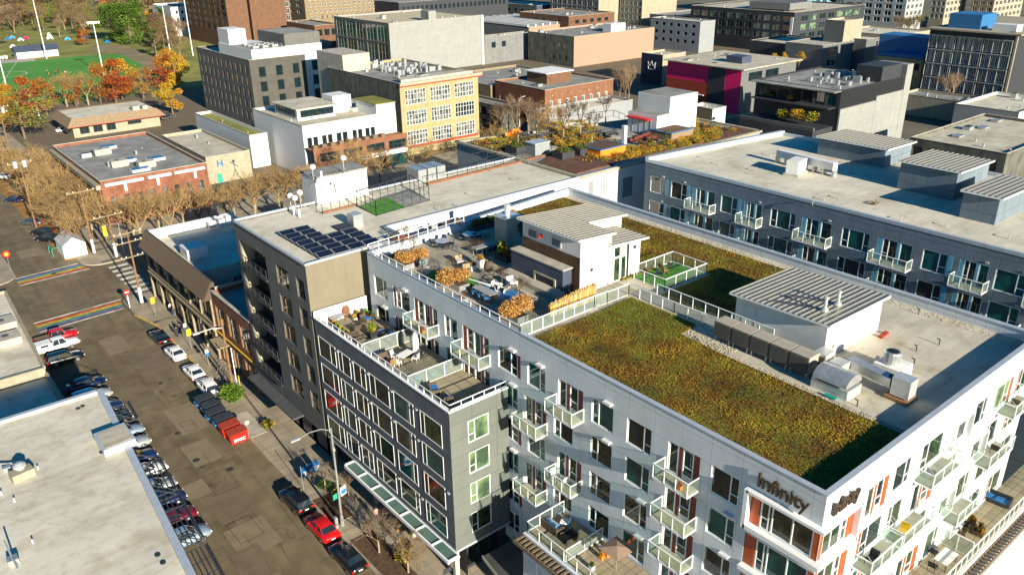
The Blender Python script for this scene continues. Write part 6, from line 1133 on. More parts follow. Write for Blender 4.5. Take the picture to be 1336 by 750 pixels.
# dumpsters
for i in range(6):
    red=i>=4; y=91.0-i*1.95; t=thing('dumpster',['dark dumpster nearest the white hatchback','second dark dumpster from the white hatchback','third dark dumpster from the white hatchback','dark dumpster touching the red ones','red dumpster touching the dark ones','red dumpster with white letters at the end of the row'][i],'dumpster',(25.4,y,0),'row of kerbside dumpsters'); x0,x1=24.3+[0,.12,-.1,.05,0,.1][i],26.2+[0,.12,-.1,.05,0,.1][i]
    b=MB(); V=[(x0,y-.7,.15),(x1,y-.7,.15),(x1,y+.7,.15),(x0,y+.7,.15),(x0-.12,y-.78,1.25),(x1+.05,y-.78,1.35),(x1+.05,y+.78,1.35),(x0-.12,y+.78,1.25)]; b.mesh(V,[(0,3,2,1),(4,5,6,7),(0,1,5,4),(1,2,6,5),(2,3,7,6),(3,0,4,7)]); b.box(x0-.2,x1+.1,y-.86,y-.79,1.12,1.2); b.build('body','red' if red else 'navy',t)
    b=MB()
    for s in (0,1): V=[(x0-.16+s*1.1,y-.78,1.33+s*.06),(x0+.9+s*1.12,y-.78,1.4+s*.05),(x0+.9+s*1.12,y+.74,1.42+s*.05),(x0-.16+s*1.1,y+.74,1.35+s*.06)]; b.mesh(V+[(p[0],p[1],p[2]+.05) for p in V],[(4,5,6,7),(0,1,5,4),(1,2,6,5),(2,3,7,6),(3,0,4,7)])
    b.build('lid','rust_red' if red else 'charcoal',t)
    for cx in (x0+.2,x1-.2): b=MB(); b.tube((cx,y-.7,.09),(cx+.06,y-.7,.09),.09,.09,8); b.build('castor','rubber',t)
    if i==5: lettering(t,'SPARC',SE(y-.80),x0+.18,.55,.52,False,'white',name='lettering',ext=.02,lw=.012)
    elif not red: b=MB(); b.box(x0-.26,x0-.1,y-.5,y+.5,.7,1.0); b.build('side_pocket','blue',t)
# ---- lamps, poles, signs
def cyl(name,label,cat,x,y,h,r0,r1,m,group=None,z=0): t=thing(name,label,cat,(x,y,z),group); b=MB(); b.tube((x,y,z),(x,y,z+h),r0,r1,8); b.build('pole',m,t); return t
x,y=at(447,686); t=cyl('street_lamp','tall grey street lamp with an arm over the road by the red sedan','street lamp',x,y,11.3,.13,.08,'galv'); b=MB(); b.path([(x,y,11.0),(x-.9,y+.1,11.5),(x-2.0,y+.3,11.5),(x-2.9,y+.5,11.2)],.05,5); b.build('arm','galv',t); b=MB(); b.cbox(x-3.3,y+.6,11.05,.9,.3,.16); b.build('lamp_head','alum',t); b=MB(); b.tube((x,y,.13),(x,y,1.2),.2,.19,10); b.build('base','galv',t)
b=MB(); b.cbox(x+.45,y-.1,3.6,.7,.06,1.0,0,R(15)); b.build('bus_sign','white',t); b=MB(); b.cbox(x+.46,y-.14,3.8,.6,.03,.45,0,R(15)); b.build('sign_band','blue',t); b=MB(); b.cbox(x-.45,y-.1,3.5,.5,.05,.6,0,R(15)); b.build('small_sign','green_sign',t)
single(MB().box(x-.75,x-.45,y-.1,y+.25,.13,1.35),'litter_bin','galv','grey slatted litter bin at the foot of the street lamp','bin',(x-.6,y,.13))
def signpost(label,px,py,h,kind,m='galv'):
    x,y=at(px,py,.13); t=thing('sign_post',label,'sign',(x,y,.13)); b=MB(); b.tube((x,y,.13),(x,y,.13+h),.035,.035,6); b.build('post',m,t)
    if kind=='no_entry':
        b=MB(); b.tube((x,y-.05,h-.25),(x,y-.09,h-.25),.42,.42,20); s=b.build('sign_plate','red',t); b=MB(); b.box(x-.3,x+.3,y-.115,y-.095,h-.33,h-.17); b.build('bar','white',s); b=MB(); b.tube((x,y,.13),(x,y,h-.8),.07,.1,8); b.build('sleeve','white',t)
    elif kind=='yellow': b=MB(); b.box(x-.3,x+.3,y-.06,y-.03,h-1.0,h); b.build('sign_plate','yellow',t); b=MB(); b.box(x-.22,x+.22,y-.075,y-.062,h-.45,h-.38); b.box(x-.22,x+.22,y-.075,y-.062,h-.65,h-.58); b.build('lettering','black',t)
    elif kind=='blue': b=MB(); b.box(x-.22,x+.22,y-.06,y-.03,h-.8,h-.3); b.build('sign_plate','white',t); b=MB(); b.box(x-.25,x+.25,y-.06,y-.03,h-1.2,h-.85); b.build('sign_plate','blue',t)
    return t
signpost('red no-entry sign with a white bar at the rainbow crossing',169.5,401,3.0,'no_entry'); signpost('yellow bus-zone sign by the painted kerb, nearer the crossing',203,412,3.2,'yellow'); signpost('yellow bus-zone sign among the pedestrians, nearer the white sedans',250,455,3.2,'yellow'); signpost('white and blue parking sign on the sidewalk beside the white sedans',273,478,3.0,'blue'); signpost('slim grey sign post standing by the blue newspaper boxes',396,638,2.9,''); 
x,y=at(325,572,.13); t=signpost('thin post with a small round white sign beside the dumpsters',325,570,2.2,''); b=MB(); b.tube((t.location.x,t.location.y-.04,2.1),(t.location.x,t.location.y-.07,2.1),.28,.28,14); b.build('sign_plate','pink_cloth',t)
x,y=at(14,353,.13); t=signpost('round red and yellow sign on a wrapped white post at the far corner',14,353,3.4,''); b=MB(); b.tube((x,y-.05,3.2),(x,y-.09,3.2),.6,.6,20); s=b.build('sign_plate','red',t); b=MB(); b.tube((x,y-.095,3.2),(x,y-.11,3.2),.32,.32,16); b.build('sign_centre','yellow',s)
def upole(label,px,py,h,arms=(),lean=0,tr=False,wrap=True,lamp=None,m='pole_wood',r=.17):
    x,y=at(px,py,.13); t=thing('utility_pole',label,'utility pole',(x,y,.13)); b=MB(); b.tube((x,y,.13),(x+lean,y,h),r,r*.7,8); b.build('pole',m,t)
    for z,l,a in arms:
        b=MB(); c,s=math.cos(a)*l,math.sin(a)*l; b.mesh([(x-c,y-s-.06,z),(x+c,y+s-.06,z),(x+c,y+s+.06,z),(x-c,y-s+.06,z),(x-c,y-s-.06,z+.14),(x+c,y+s-.06,z+.14),(x+c,y+s+.06,z+.14),(x-c,y-s+.06,z+.14)],[(0,3,2,1),(4,5,6,7),(0,1,5,4),(1,2,6,5),(2,3,7,6),(3,0,4,7)]); cr=b.build('crossarm','bark_pale',t)
        for f in (-.9,-.5,.5,.9): b=MB(); b.lathe(x+c*f,y+s*f,[(.06,z+.14),(.1,z+.25),(.05,z+.36)],6); b.build('insulator','white',cr)
    if wrap: b=MB(); b.tube((x,y,.6),(x,y,3.2),r*1.5,r*1.5,10); b.build('poster_wrap','white',t)
    if tr:
        for s in (-1,1): b=MB(); b.tube((x+s*.8,y,h-2.2),(x+s*.8,y,h-.9),.42,.42,10); b.build('transformer','alum',t)
    if lamp: b=MB(); b.path([(x,y,lamp),(x-1.3,y,lamp+.35),(x-2.9,y,lamp+.3)],.05,5); b.build('lamp_arm','white',t); b=MB(); b.cbox(x-3.2,y,lamp+.22,.8,.28,.14); b.build('lamp_head','white',t)
    return t
upole('wooden utility pole with white wrapped foot at the crossing corner',186,398,12.6,((12,2.2,R(8)),(10.6,2.0,R(8)),(8.2,1.8,R(8))))
upole('brown stapled wooden pole with a street lamp arm and white conduit by the bush',305,512,10.5,(),lamp=9.2,wrap=False); x,y=at(311,512,.13); b=MB(); b.tube((x,y,.13),(x,y,6.5),.07,.07,6); single(b,'conduit','white','tall white cable conduit strapped beside the brown stapled pole','conduit',(x,y,.13)); b=MB(); b.tube((x+.25,y-.3,.13),(x+.25,y-.3,2.6),.05,.05,6); single(b,'guy_guard','yellow','yellow guy wire guard beside the white conduit','wire guard',(x+.25,y-.3,.13))
upole('wooden utility pole with insulator arm between the trees and the brick store',124,333,13.5,((12.0,2.4,R(185)),)); upole('wooden pole with white wrapped foot between tent and junction',153,338,8.6,((8.2,2.6,R(8)),)); 
upole('utility pole with two white transformers at the left edge trees',48,300,15,((13.6,2.2,R(5)),),tr=True,wrap=False); upole('utility pole with crossarms by the yellow-green tree',17,212,15,((14.2,2.4,R(10)),(13,1.8,R(10))),tr=True,wrap=False)
t=thing('traffic_signal','yellow traffic signal box hung over the corner by the brick store','traffic signal',(31.2,151.5,0)); b=MB(); b.tube((33.2,152,.13),(33.2,152,6.4),.09,.08,8); b.path([(33.2,152,6.2),(30.6,151.4,6.5)],.06,6); b.build('pole','galv',t); b=MB(); b.box(30.3,30.9,151.1,151.6,4.6,6.5); b.build('housing','yellow',t)
for p,q,lab in (((28.9,127.7,12.1),(28.9,157,13.2),'thin black overhead wire across the junction, left one'),((29.5,127.7,10.8),(30,157.2,12),'thin black overhead wire across the junction, right one'),((28.9,127.7,12.2),(29.4,93,10),'thin black overhead wire along the shop row to the lamp pole'),((28.6,157,13),(28.6,215,14),'thin black overhead wire above the bare street trees'),((31.2,127.6,10.7),(120,150,9),'thin black overhead wire along the cross street')):
    b=MB(); P0_=Vector(p);Q0_=Vector(q); pts=[P0_.lerp(Q0_,i/10)-Vector((0,0,1.2*4*(i/10)*(1-i/10))) for i in range(11)]; b.path(pts,.018,4); single(b,'overhead_wire','black',lab,'wire',tuple(p))
# field floodlights
for px,py,h,lab in ((136,100,21.7,'field floodlight mast with a white lamp bar behind the red maple'),(61,77,30,'tall thin field mast beside the little field houses'),(222,67,22.7,'white field mast in front of the golden trees'),(17,147,18,'white field mast at the left edge by the centre circle'),(252,73,25.5,'white field mast touching the taupe office'),(51,152,8,'short white lamp post in front of the deep red maple')):
    x,y=at(px,py); t=cyl('floodlight_mast',lab,'floodlight',x,y,h,.28,.16,'white'); 
    if px in (136,222,17): b=MB(); b.box(x-2.4,x+2.4,y-.2,y+.2,h-.3,h+.1); [b.tube((x+s,y-.3,h-.5),(x+s,y+.3,h-.5),.35,.35,8) for s in (-2,-1,0,1,2)]; b.build('lamp_bar','lamp_white',t)
for px,py,h,lab in ((1232,118,9,'curved white street lamp below the glass office'),(678,172,9,'white street lamp behind the roof garden kerb'),(1103,132,9,'white street lamp at the corner of the white side wall')):
    x,y=at(px,py); t=cyl('street_lamp',lab,'street lamp',x,y,h,.12,.08,'white'); b=MB(); b.path([(x,y,h),(x+.9,y,h+.8),(x+2.2,y,h+.9)],.07,5); b.build('arm','white',t)
# white tent
x0,x1,y0,y1=24.4,28.2,157.2,163; t=thing('party_tent','white gabled street tent at the far corner','tent',(26.3,160,0)); b=MB(); xm=(x0+x1)/2; V=[(x0,y0,0),(x1,y0,0),(x1,y0,2.4),(xm,y0,3.7),(x0,y0,2.4),(x0,y1,0),(x1,y1,0),(x1,y1,2.4),(xm,y1,3.7),(x0,y1,2.4)]; b.mesh(V,[(0,1,2,3,4),(5,9,8,7,6),(0,4,9,5),(1,6,7,2)]); b.build('walls','tent',t); b=MB(); b.mesh([(x0-.15,y0-.1,2.38),(xm,y0-.1,3.75),(x1+.15,y0-.1,2.38),(x0-.15,y1+.1,2.38),(xm,y1+.1,3.75),(x1+.15,y1+.1,2.38)],[(0,1,4,3),(1,2,5,4)]); b.build('roof','canvas',t); 
b=MB(); [b.box(x0-1.4,x0-1.3,y,y+.08,0,1.6) for y in (160,163)]; b.box(x0-1.4,x0-.1,160,160.1,1.5,1.6); b.box(x0-1.4,x0-1.3,160,163,1.5,1.6); single(b,'tent_frame','green_sign','small green frame standing at the left side of the white tent','frame',(x0-1.3,161,0))
# blue newspaper boxes, picnic frames, bikes
x,y=27.9,69.6
for i in range(3):
    t=thing('newspaper_box',['blue newspaper box with a white panel, left of three','blue newspaper box, middle of three','blue newspaper box at the lamp side, right of three'][i],'newspaper box',(x+i*.75,y+i*.12,.13),'blue newspaper boxes on the sidewalk'); xx,yy=x+i*.75,y+i*.12; b=MB(); b.mesh([(xx-.3,yy-.3,.5),(xx+.3,yy-.3,.5),(xx+.3,yy+.3,.5),(xx-.3,yy+.3,.5),(xx-.3,yy-.3,1.25),(xx+.3,yy-.3,1.25),(xx+.3,yy+.25,1.4),(xx-.3,yy+.25,1.4)],[(0,3,2,1),(4,5,6,7),(0,1,5,4),(1,2,6,5),(2,3,7,6),(3,0,4,7)]); b.build('cabinet','blue',t); b=MB(); b.box(xx-.18,xx+.18,yy-.33,yy-.303,.75,1.15); b.build('door_panel','white',t); b=MB(); [b.box(xx+s-.03,xx+s+.03,yy-.2,yy+.2,.13,.5) for s in (-.22,.22)]; b.build('legs','charcoal',t)
def bike(label,x,y,a,col='galv'):
    t=thing('bicycle',label,'bicycle',(0,0,0),'bicycles at the sidewalk rack'); 
    for s in (-.5,.5):
        b=MB(); n=16
        for i in range(n): p=(s+.33*math.cos(6.283*i/n),0,.34+.33*math.sin(6.283*i/n)); q=(s+.33*math.cos(6.283*(i+1)/n),0,.34+.33*math.sin(6.283*(i+1)/n)); b.tube(p,q,.022,.022,4)
        b.build('wheel','rubber',t)
    b=MB(); b.path([(-.5,0,.34),(-.1,0,.32),(.35,0,.85),(-.2,0,.85),(-.1,0,.32)],.022,4); b.path([(-.5,0,.34),(-.2,0,.85),(-.22,0,.98)],.02,4); b.path([(.5,0,.34),(.35,0,.85),(.34,0,1.0)],.02,4); b.build('frame',col,t); b=MB(); b.tube((.34,-.28,1.02),(.34,.28,1.02),.02,.02,4); b.build('handlebar','black',t); b=MB(); b.cbox(-.23,0,.96,.26,.12,.05); b.build('saddle','black',t); place(t,x,y,.13,a); return t
for i,(px,py) in enumerate(((287,487),(293,497),(283,505),(290,478))): x,y=at(px,py,.13); bike(['pale bicycle locked nearest the white sedans','pale bicycle locked second from the wooden lamp pole','pale bicycle lying beside the white hatchback','pale bicycle locked nearest the wooden lamp pole'][i],x,y,R(20+50*i),'bark_pale' if i%2 else 'galv')
# ======================= people =======================
def person(label,x,y,z,a,top,bot,hair='hair',hat=None,h=1.72,phase=.35,sit=False,bag=None):
    t=thing('person',label,'person'); s=h/1.72; vs=[];es=[];rs=[]
    def jt(p,r,par=None): vs.append((p[0]*s,p[1]*s,p[2]*s)); rs.append(r*s); (es.append((par,len(vs)-1)) if par is not None else None); return len(vs)-1
    pel=jt((0,0,.95),.135); ch=jt((.02,0,1.2),.13,pel); sh=jt((.02,0,1.40),.125,ch); nk=jt((.03,0,1.50),.055,sh); hd=jt((.05,0,1.60),.095,nk); hd2=jt((.05,0,1.68),.08,hd)
    hands=[]
    for sg in (1,-1):
        f=phase*sg; hp=jt((0,sg*.09,.9),.10,pel); kn=jt((.28*f+.05,sg*.1,.5),.065,hp); an=jt((.55*f-.05,sg*.1,.1 if f>=0 else .14),.042,kn); jt((.55*f+.13,sg*.11,.04),.038,an)
        so=jt((.02,sg*.19,1.39),.06,sh); el=jt((-.12*f,sg*.25,1.12),.045,so); wr_=jt((.12-.3*f,sg*.26,.88),.032,el); ha=jt((.15-.33*f,sg*.26,.80),.036,wr_); hands.append((.15-.33*f,sg*.26,.80))
    me=bpy.data.meshes.new('b'); me.from_pydata(vs,es,[]); o=bpy.data.objects.new('b',me); COL.objects.link(o); m=o.modifiers.new('s','SKIN'); m.use_smooth_shade=True
    for i,v in enumerate(me.skin_vertices[0].data): v.radius=(rs[i],rs[i]); v.use_root=(i==0)
    m2=o.modifiers.new('u','SUBSURF'); m2.levels=1
    dg=bpy.context.evaluated_depsgraph_get(); me2=bpy.data.meshes.new_from_object(o.evaluated_get(dg)); bpy.data.objects.remove(o)
    b=MB(); V=[tuple(v.co) for v in me2.vertices]; base=len(b.v)
    for q in me2.polygons:
        c=q.center; zz=c.z/s; mi=3 if zz<.09 else (1 if zz<.93 else (0 if (zz<1.47 and not (abs(c.y)/s>.2 and zz<.86)) else 2))
        b.f.append(tuple(q.vertices)); b.m.append(mi)
    b.v=V
    for hx,hy,hz in hands:     # fingers and thumb
        for k in range(4): b.tube(((hx-.025+k*.017)*s,hy*s,(hz-.03)*s),((hx-.02+k*.018)*s,hy*s,(hz-.03-.07+.008*abs(k-1.5))*s),.009*s,.007*s,4,2)
        b.tube(((hx+.03)*s,hy*s,(hz+.0)*s),((hx+.06)*s,hy*s,(hz-.04)*s),.01*s,.008*s,4,2)
    for sg in (1,-1): b.tube((.14*s,sg*.035*s,1.635*s),(.146*s,sg*.035*s,1.635*s),.01*s,.01*s,6,3); b.tube((.05*s,sg*.088*s,1.63*s),(.05*s,sg*.1*s,1.63*s),.022*s,.018*s,6,2)
    b.tube((.13*s,0,1.62*s),(.165*s,0,1.595*s),.014*s,.018*s,5,2); b.tube((.135*s,-.02*s,1.56*s),(.135*s,.02*s,1.56*s),.007*s,.007*s,4,3)
    bo=b.build('body',[top,bot,'skin','black'],t,smooth=True); b=MB(); c=(.03*s,0,1.66*s)
    b.lathe(c[0],c[1],[(.1*s,1.60*s),(.112*s,1.66*s),(.1*s,1.73*s),(.06*s,1.775*s),(.01,1.785*s)],12); b.build('hat' if hat else 'hair',hat or hair,t,smooth=True)
    if bag: b=MB(); b.cbox(-.2*s,0,1.02*s,.18,.3,.42); b.build('backpack',bag,t)
    place(t,x,y,z,a); t['label']=label; return t
def pp(px,py,*k,**kw): x,y=at(px,py,.13); x-=.7 if px>480 else 0; return person(k[0],x,y,.13,*k[1:],**kw)
pp(529,706,'pedestrian in an orange beanie and teal jacket walking past the canopy',R(80),'teal_cloth','khaki',hat='orange'); pp(500,676,'person in a pale pink top walking beside the glass canopy',R(95),'pink_cloth','denim')
for i,(px,py,lab,a,t_,b_) in enumerate(((224,408,'person in a pale jacket in the group by the shop row wall',60,'fabric_white','dark_cloth'),(228,414,'person in dark clothes behind the pale jacket by the shop row',70,'dark_cloth','denim'),(221,398,'person in black standing farthest along the shop row',200,'dark_cloth','dark_cloth'),(232,440,'person in dark coat left of the white-topped walker',85,'dark_cloth','dark_cloth'),(243,434,'walker in a white top beside the yellow sign',95,'fabric_white','denim'),(236,436,'person in black coat close behind the white-topped walker',80,'dark_cloth','dark_cloth'),(206,376,'person with a yellow bag at the shaded crossing',10,'yellow','dark_cloth'),(226,404,'person in khaki leaning at the shop row wall',240,'khaki','dark_cloth'))): pp(px,py,lab,R(a),t_,b_,bag='charcoal' if i in (1,5) else None)
x,y=at(36,452,.13); person('worker in a yellow and white hooded vest beside the white pickup',11.95,118.9,.13,R(200),'yellow','dark_cloth',hat='yellow')
for i,(px,py) in enumerate(((64,100),(68,102),(74,97),(76,94),(86,98),(62,96))): x,y=at(px,py); person(['player in orange on the green field, front left','player in dark kit on the green field beside the orange one','player in red near the middle of the field group','player in black behind the red one on the field','player in white standing alone on the field','player in pale kit at the left of the field group'][i],x,y,.02,R(60*i),['orange','dark_cloth','red','dark_cloth','fabric_white','khaki'][i],'dark_cloth')
# park tents
for i,(px,py,m,lab) in enumerate(((10,52,'blue','blue park tent farthest left'),(16,50,'sky_blue','light blue park tent beside the farthest left one'),(27,53,'tent','white and red low park tent'),(34,51,'magenta','pink park tent beside the white low one'),(65,51,'tent','white pointed park tent in the middle of the lawn'),(88,52,'sky_blue','bright sky blue park tent'),(108,46,'orange','orange park tent among the trees'),(112,50,'blue','dark blue park tent beside the orange one'),(140,56,'blue','blue park tent by the evergreen'),(17,62,'tent','white tent near the fenced court'))):
    x,y=at(px,py); t=thing('camping_tent',lab,'tent',(x,y,0),'tents pitched in the park'); b=MB(); r=1.7; z=3.2 if px==65 else 1.3; b.mesh([(x-r,y-r*.7,0),(x+r,y-r*.7,0),(x+r,y+r*.7,0),(x-r,y+r*.7,0),(x-r*.3,y,z),(x+r*.3,y,z)],[(0,1,5,4),(1,2,5),(2,3,4,5),(3,0,4)]); b.build('canopy',m,t); b=MB(); b.face([(x-r*.3,y-r*.72,.01),(x+r*.3,y-r*.72,.01),(x+.05,y-r*.25,z*.65)]); b.build('door_flap','black',t)
# ======================= rooftop plant =======================
# condenser row beside the second penthouse
for i in range(5):
    y=34.6-i*1.72; t=thing('condenser_unit',['brown louvred condenser at the railing end of the row','brown louvred condenser, second from the railing','brown louvred condenser in the middle of the row','condenser with open pipework, fourth from the railing','condenser at the exhaust hood end of the row'][i],'air conditioner',(50.3,y,ZR),'row of rooftop condensers'); b=MB(); b.box(49.7,51.0,y-.8,y+.8,ZR+.4,ZR+1.75); b.build('cabinet','concrete',t); b=MB(); b.box(49.62,49.695,y-.76,y+.76,ZR+.45,ZR+1.68,0)
    for k in range(8): b.box(49.585,49.619,y-.74,y+.74,ZR+.5+k*.15,ZR+.53+k*.15,1)
    b.build('louvre',['wicker','mid_grey'],t); b=MB(); [b.box(49.75+u,49.85+u,y+s,y+s+.1,ZR,ZR+.4) for u in (0,1.0) for s in (-.7,.6)]; b.build('frame','galv',t)  # brown louvres deepened to wicker: the side's shade is put into the colour
for i,y in enumerate((26.9,25.6)): t=thing('condenser_unit',['smaller condenser between the row and the exhaust hood','smallest condenser beside the duct by the white wall'][i],'air conditioner',(51.4,y,ZR)); b=MB(); b.box(51.0,52.2,y-.5,y+.5,ZR+.2,ZR+1.7-.3*i); b.build('cabinet','alum',t); b=MB(); b.box(50.93,50.99,y-.44,y+.44,ZR+.3,ZR+1.5-.3*i); b.build('louvre','wicker',t)
t=thing('exhaust_hood','domed steel exhaust hood on a raised box between condensers and duct','vent',(49.9,24.9,ZR)); b=MB(); b.box(49.0,50.9,23.4,26.2,ZR,ZR+.75); b.build('base','alum',t); b=MB(); n=9; V=[]
for i in range(n): a=math.pi*i/(n-1); V+=[(49.95-1.05*math.cos(a),23.5,ZR+.95+.75*math.sin(a)),(49.95-1.05*math.cos(a),26.1,ZR+.95+.75*math.sin(a))]
b.mesh(V,[(2*i,2*i+1,2*i+3,2*i+2) for i in range(n-1)]); b.mesh([V[2*i] for i in range(n)],[tuple(range(n))]); b.mesh([V[2*i+1] for i in range(n)],[tuple(range(n))]); b.build('dome','galv',t,smooth=False)
t=thing('duct_run','square steel duct running to a boxed roof fan','duct',(51.9,23,ZR)); b=MB(); b.cbox(52.4,23.6,ZR+.75,.8,3.6,.7,0,R(-8)); b.build('duct','galv',t); b=MB(); b.cbox(52.3,21.1,ZR+.35,1.1,1.3,1.4); b.build('fan_box','alum',t); b=MB(); b.tube((52.3,21.75,ZR+1.05),(52.3,22.15,ZR+1.05),.5,.5,12); b.build('collar','black',t); b=MB(); b.cbox(52.3,21.2,ZR+.05,1.5,1.7,.2); b.build('timber_base','wood',t)
x,y=at(1163,487,ZR); t=thing('round_condenser','round-fan air conditioner on a white box on the pale roof','air conditioner',(x,y,ZR)); b=MB(); b.cbox(x,y,ZR,2.0,2.0,.9); b.build('base','white_roofing',t); b=MB(); 
b.lathe(x-.1,y+.1,[(.62,ZR+.92),(.62,ZR+1.75),(.55,ZR+1.85),(.3,ZR+1.87)],14); b.build('cabinet','galv',t); b=MB(); b.lathe(x-.1,y+.1,[(.42,ZR+1.88),(.1,ZR+1.93)],12); b.build('fan_grille','black',t)
for i,(px,py) in enumerate(((1198,410),(1225,450),(1195,458),(1192,476),(1118,530))):
    x,y=at(px,py,ZR); b=MB(); b.path([(x,y,ZR),(x,y,ZR+.5),(x,y+.25,ZR+.5)],.04,6); single(b,'vent_pipe','black',['bent vent pipe on the pale roof nearest the far parapet','bent vent pipe farthest right on the pale roof','bent vent pipe left of the farthest right one','bent vent pipe just behind the round-fan unit','bent vent pipe near the gravel strip'][i],'vent pipe',(x,y,ZR))
for i,(px,py) in enumerate(((1150,440),(1155,436))): x,y=at(px,py,ZR); b=MB(); b.cbox(x,y,ZR,.5,.35,.2); single(b,'timber_block','rust_red',['rusty block beside the second penthouse, left one','rusty block beside the second penthouse, right one'][i],'block',(x,y,ZR))
b=MB(); p=at(1090,465,ZR);q=at(1140,483,ZR); b.path([p+(ZR+.12,),q+(ZR+.12,),at(1160,470,ZR)+(ZR+.3,)],.05,5); single(b,'refrigerant_pipe','black','dark insulated pipe between the duct and the round-fan unit','pipe',p+(ZR,))
b=MB(); b.cbox(*at(1083,520,ZR),ZR+.14,.9,.35,.1,0,R(90)); single(b,'green_tray','green_sign','green plastic tray lying on the edge of the gravel strip','tray',at(1083,520,ZR)+(ZR,))
# rooftop of grey building: mast cluster, white plant hut with antennae, dog run cage
zg=ZG-.3
t=thing('plant_hut','white rooftop hut carrying antennae on the long pale roof','roof hut',(45,90,zg)); x0,x1,y0,y1=41.6,48.6,88.0,91.6
b=MB(); b.box(x0,x1,y0,y1,18,26.3); b.build('wall','white',t); b=MB(); b.box(x0-.1,x1+.1,y0-.1,y1+.1,26.3,26.5); b.build('roof','roof_grey',t); b=MB(); b.box(44,44.15,y0-.04,y0-.003,zg+1.3,zg+2.3); b.box(43.4,43.7,y0-.04,y0-.003,25.2,25.5); b.build('wall_vent','charcoal',t)
def mast(label,x,y,z,h,dish=True):
    t=thing('antenna_mast',label,'antenna',(x,y,z)); b=MB(); b.tube((x,y,z),(x,y,z+h),.05,.04,6); [b.tube((x,y,z+.5),(x+.6*math.cos(a),y+.6*math.sin(a),z),.03,.03,4) for a in (0,2.1,4.2)]; b.build('mast','galv',t)
    if dish: b=MB(); b.tube((x,y-.05,z+h),(x,y-.3,z+h+.05),.35,.3,14); b.build('dish','white',t)
    else: b=MB(); b.box(x-.12,x+.12,y-.25,y-.1,z+h-1.2,z+h); b.build('panel','white',t)
for i,(px,py,z,h,d_) in enumerate(((409,234,26.5,1.5,True),(419,236,26.5,1.2,False),(449,225,26.5,1.8,True),(380,272,zg,1.6,True),(386,274,zg,1.5,True),(393,272,zg,2.0,True),(383,280,zg,1.1,False),(390,283,zg,1.0,False))): x,y=at(px,py,z); mast(['dish antenna on the left of the white hut roof','panel antenna in the middle of the white hut roof','dish antenna on the right of the white hut roof','dish mast at the roof edge, left of the cluster','dish mast at the roof edge, second of the cluster','tallest dish mast of the roof edge cluster','low panel antenna in front of the left dish masts','low panel antenna nearest the solar panels'][i],x,y,z,h,d_)
t=thing('dog_run','black framed roof enclosure with a square of artificial turf','enclosure',(50.5,84,zg)); A=[at(466,270,zg),at(491,282,zg),at(560,262,zg),at(535,247,zg)]
railing(t,[(*A[0],zg),(*A[1],zg),(*A[2],zg),(*A[3],zg),(*A[0],zg)],1.9,1.3,'charcoal',gl=False,name='frame',mid=(1.0,)); b=MB(); m1=[A[0][i]*.45+A[3][i]*.55 for i in (0,1)]; m2=[A[1][i]*.45+A[2][i]*.55 for i in (0,1)]; b.face([(*A[0],zg+.02),(*A[1],zg+.02),(*m2,zg+.02),(*m1,zg+.02)],0); b.face([(*m1,zg+.02),(*m2,zg+.02),(*A[2],zg+.02),(*A[3],zg+.02)],1); b.build('floor',['turf','roof_grey'],t)
t=thing('roof_fence','black fence on a timber curb in front of the white hut','fence',(45,87,zg)); A=[at(413,277,zg),at(421,279,zg),at(466,268,zg)]; railing(t,[(*A[0],zg),(*A[1],zg),(*A[2],zg)],1.1,1.3,'charcoal',gl=False,name='frame'); b=MB(); edge(b,A[1],A[2],.15,zg,zg+.25); b.build('curb','orange_brick',t)
x,y=at(568,240,20.5); t=thing('rooftop_unit','row of three ribbed grey air handling boxes beside the black fence','air conditioner',(60,92,ZG-3)); x,y=at(540,236,ZG-.3); b=MB(); [b.box(x+i*1.5,x+i*1.5+1.3,y-1.2,y+1.6,ZG-1.5,ZG+1.3) for i in range(3)]; b.build('cabinet','galv',t)
p=at(447,298,zg); t=thing('roof_hatch','open dark roof hatch with a grey lid behind the solar panels','hatch',(*p,zg)); b=MB(); b.cbox(p[0],p[1],zg,1.6,1.6,.3); b.build('curb','navy',t); b=MB(); b.cbox(p[0]+1.5,p[1]-.3,zg,1.2,1.4,1.5); b.build('box','galv',t)
for i,(px,py) in enumerate(((596,270),(572,275),(505,302),(643,225),(612,255),(690,215),(670,236))): x,y=at(px,py,zg); b=MB(); b.path([(x,y,zg),(x,y,zg+.4),(x+.2,y,zg+.4)],.05,5); single(b,'vent_pipe','galv','small bent vent pipe on the long pale roof, '+['near the inner edge','left of the inner edge one','at the jog by the solar panels','nearest the black fence','in the middle','beside the brown bed','in front of the brown bed'][i],'vent pipe',(x,y,zg))
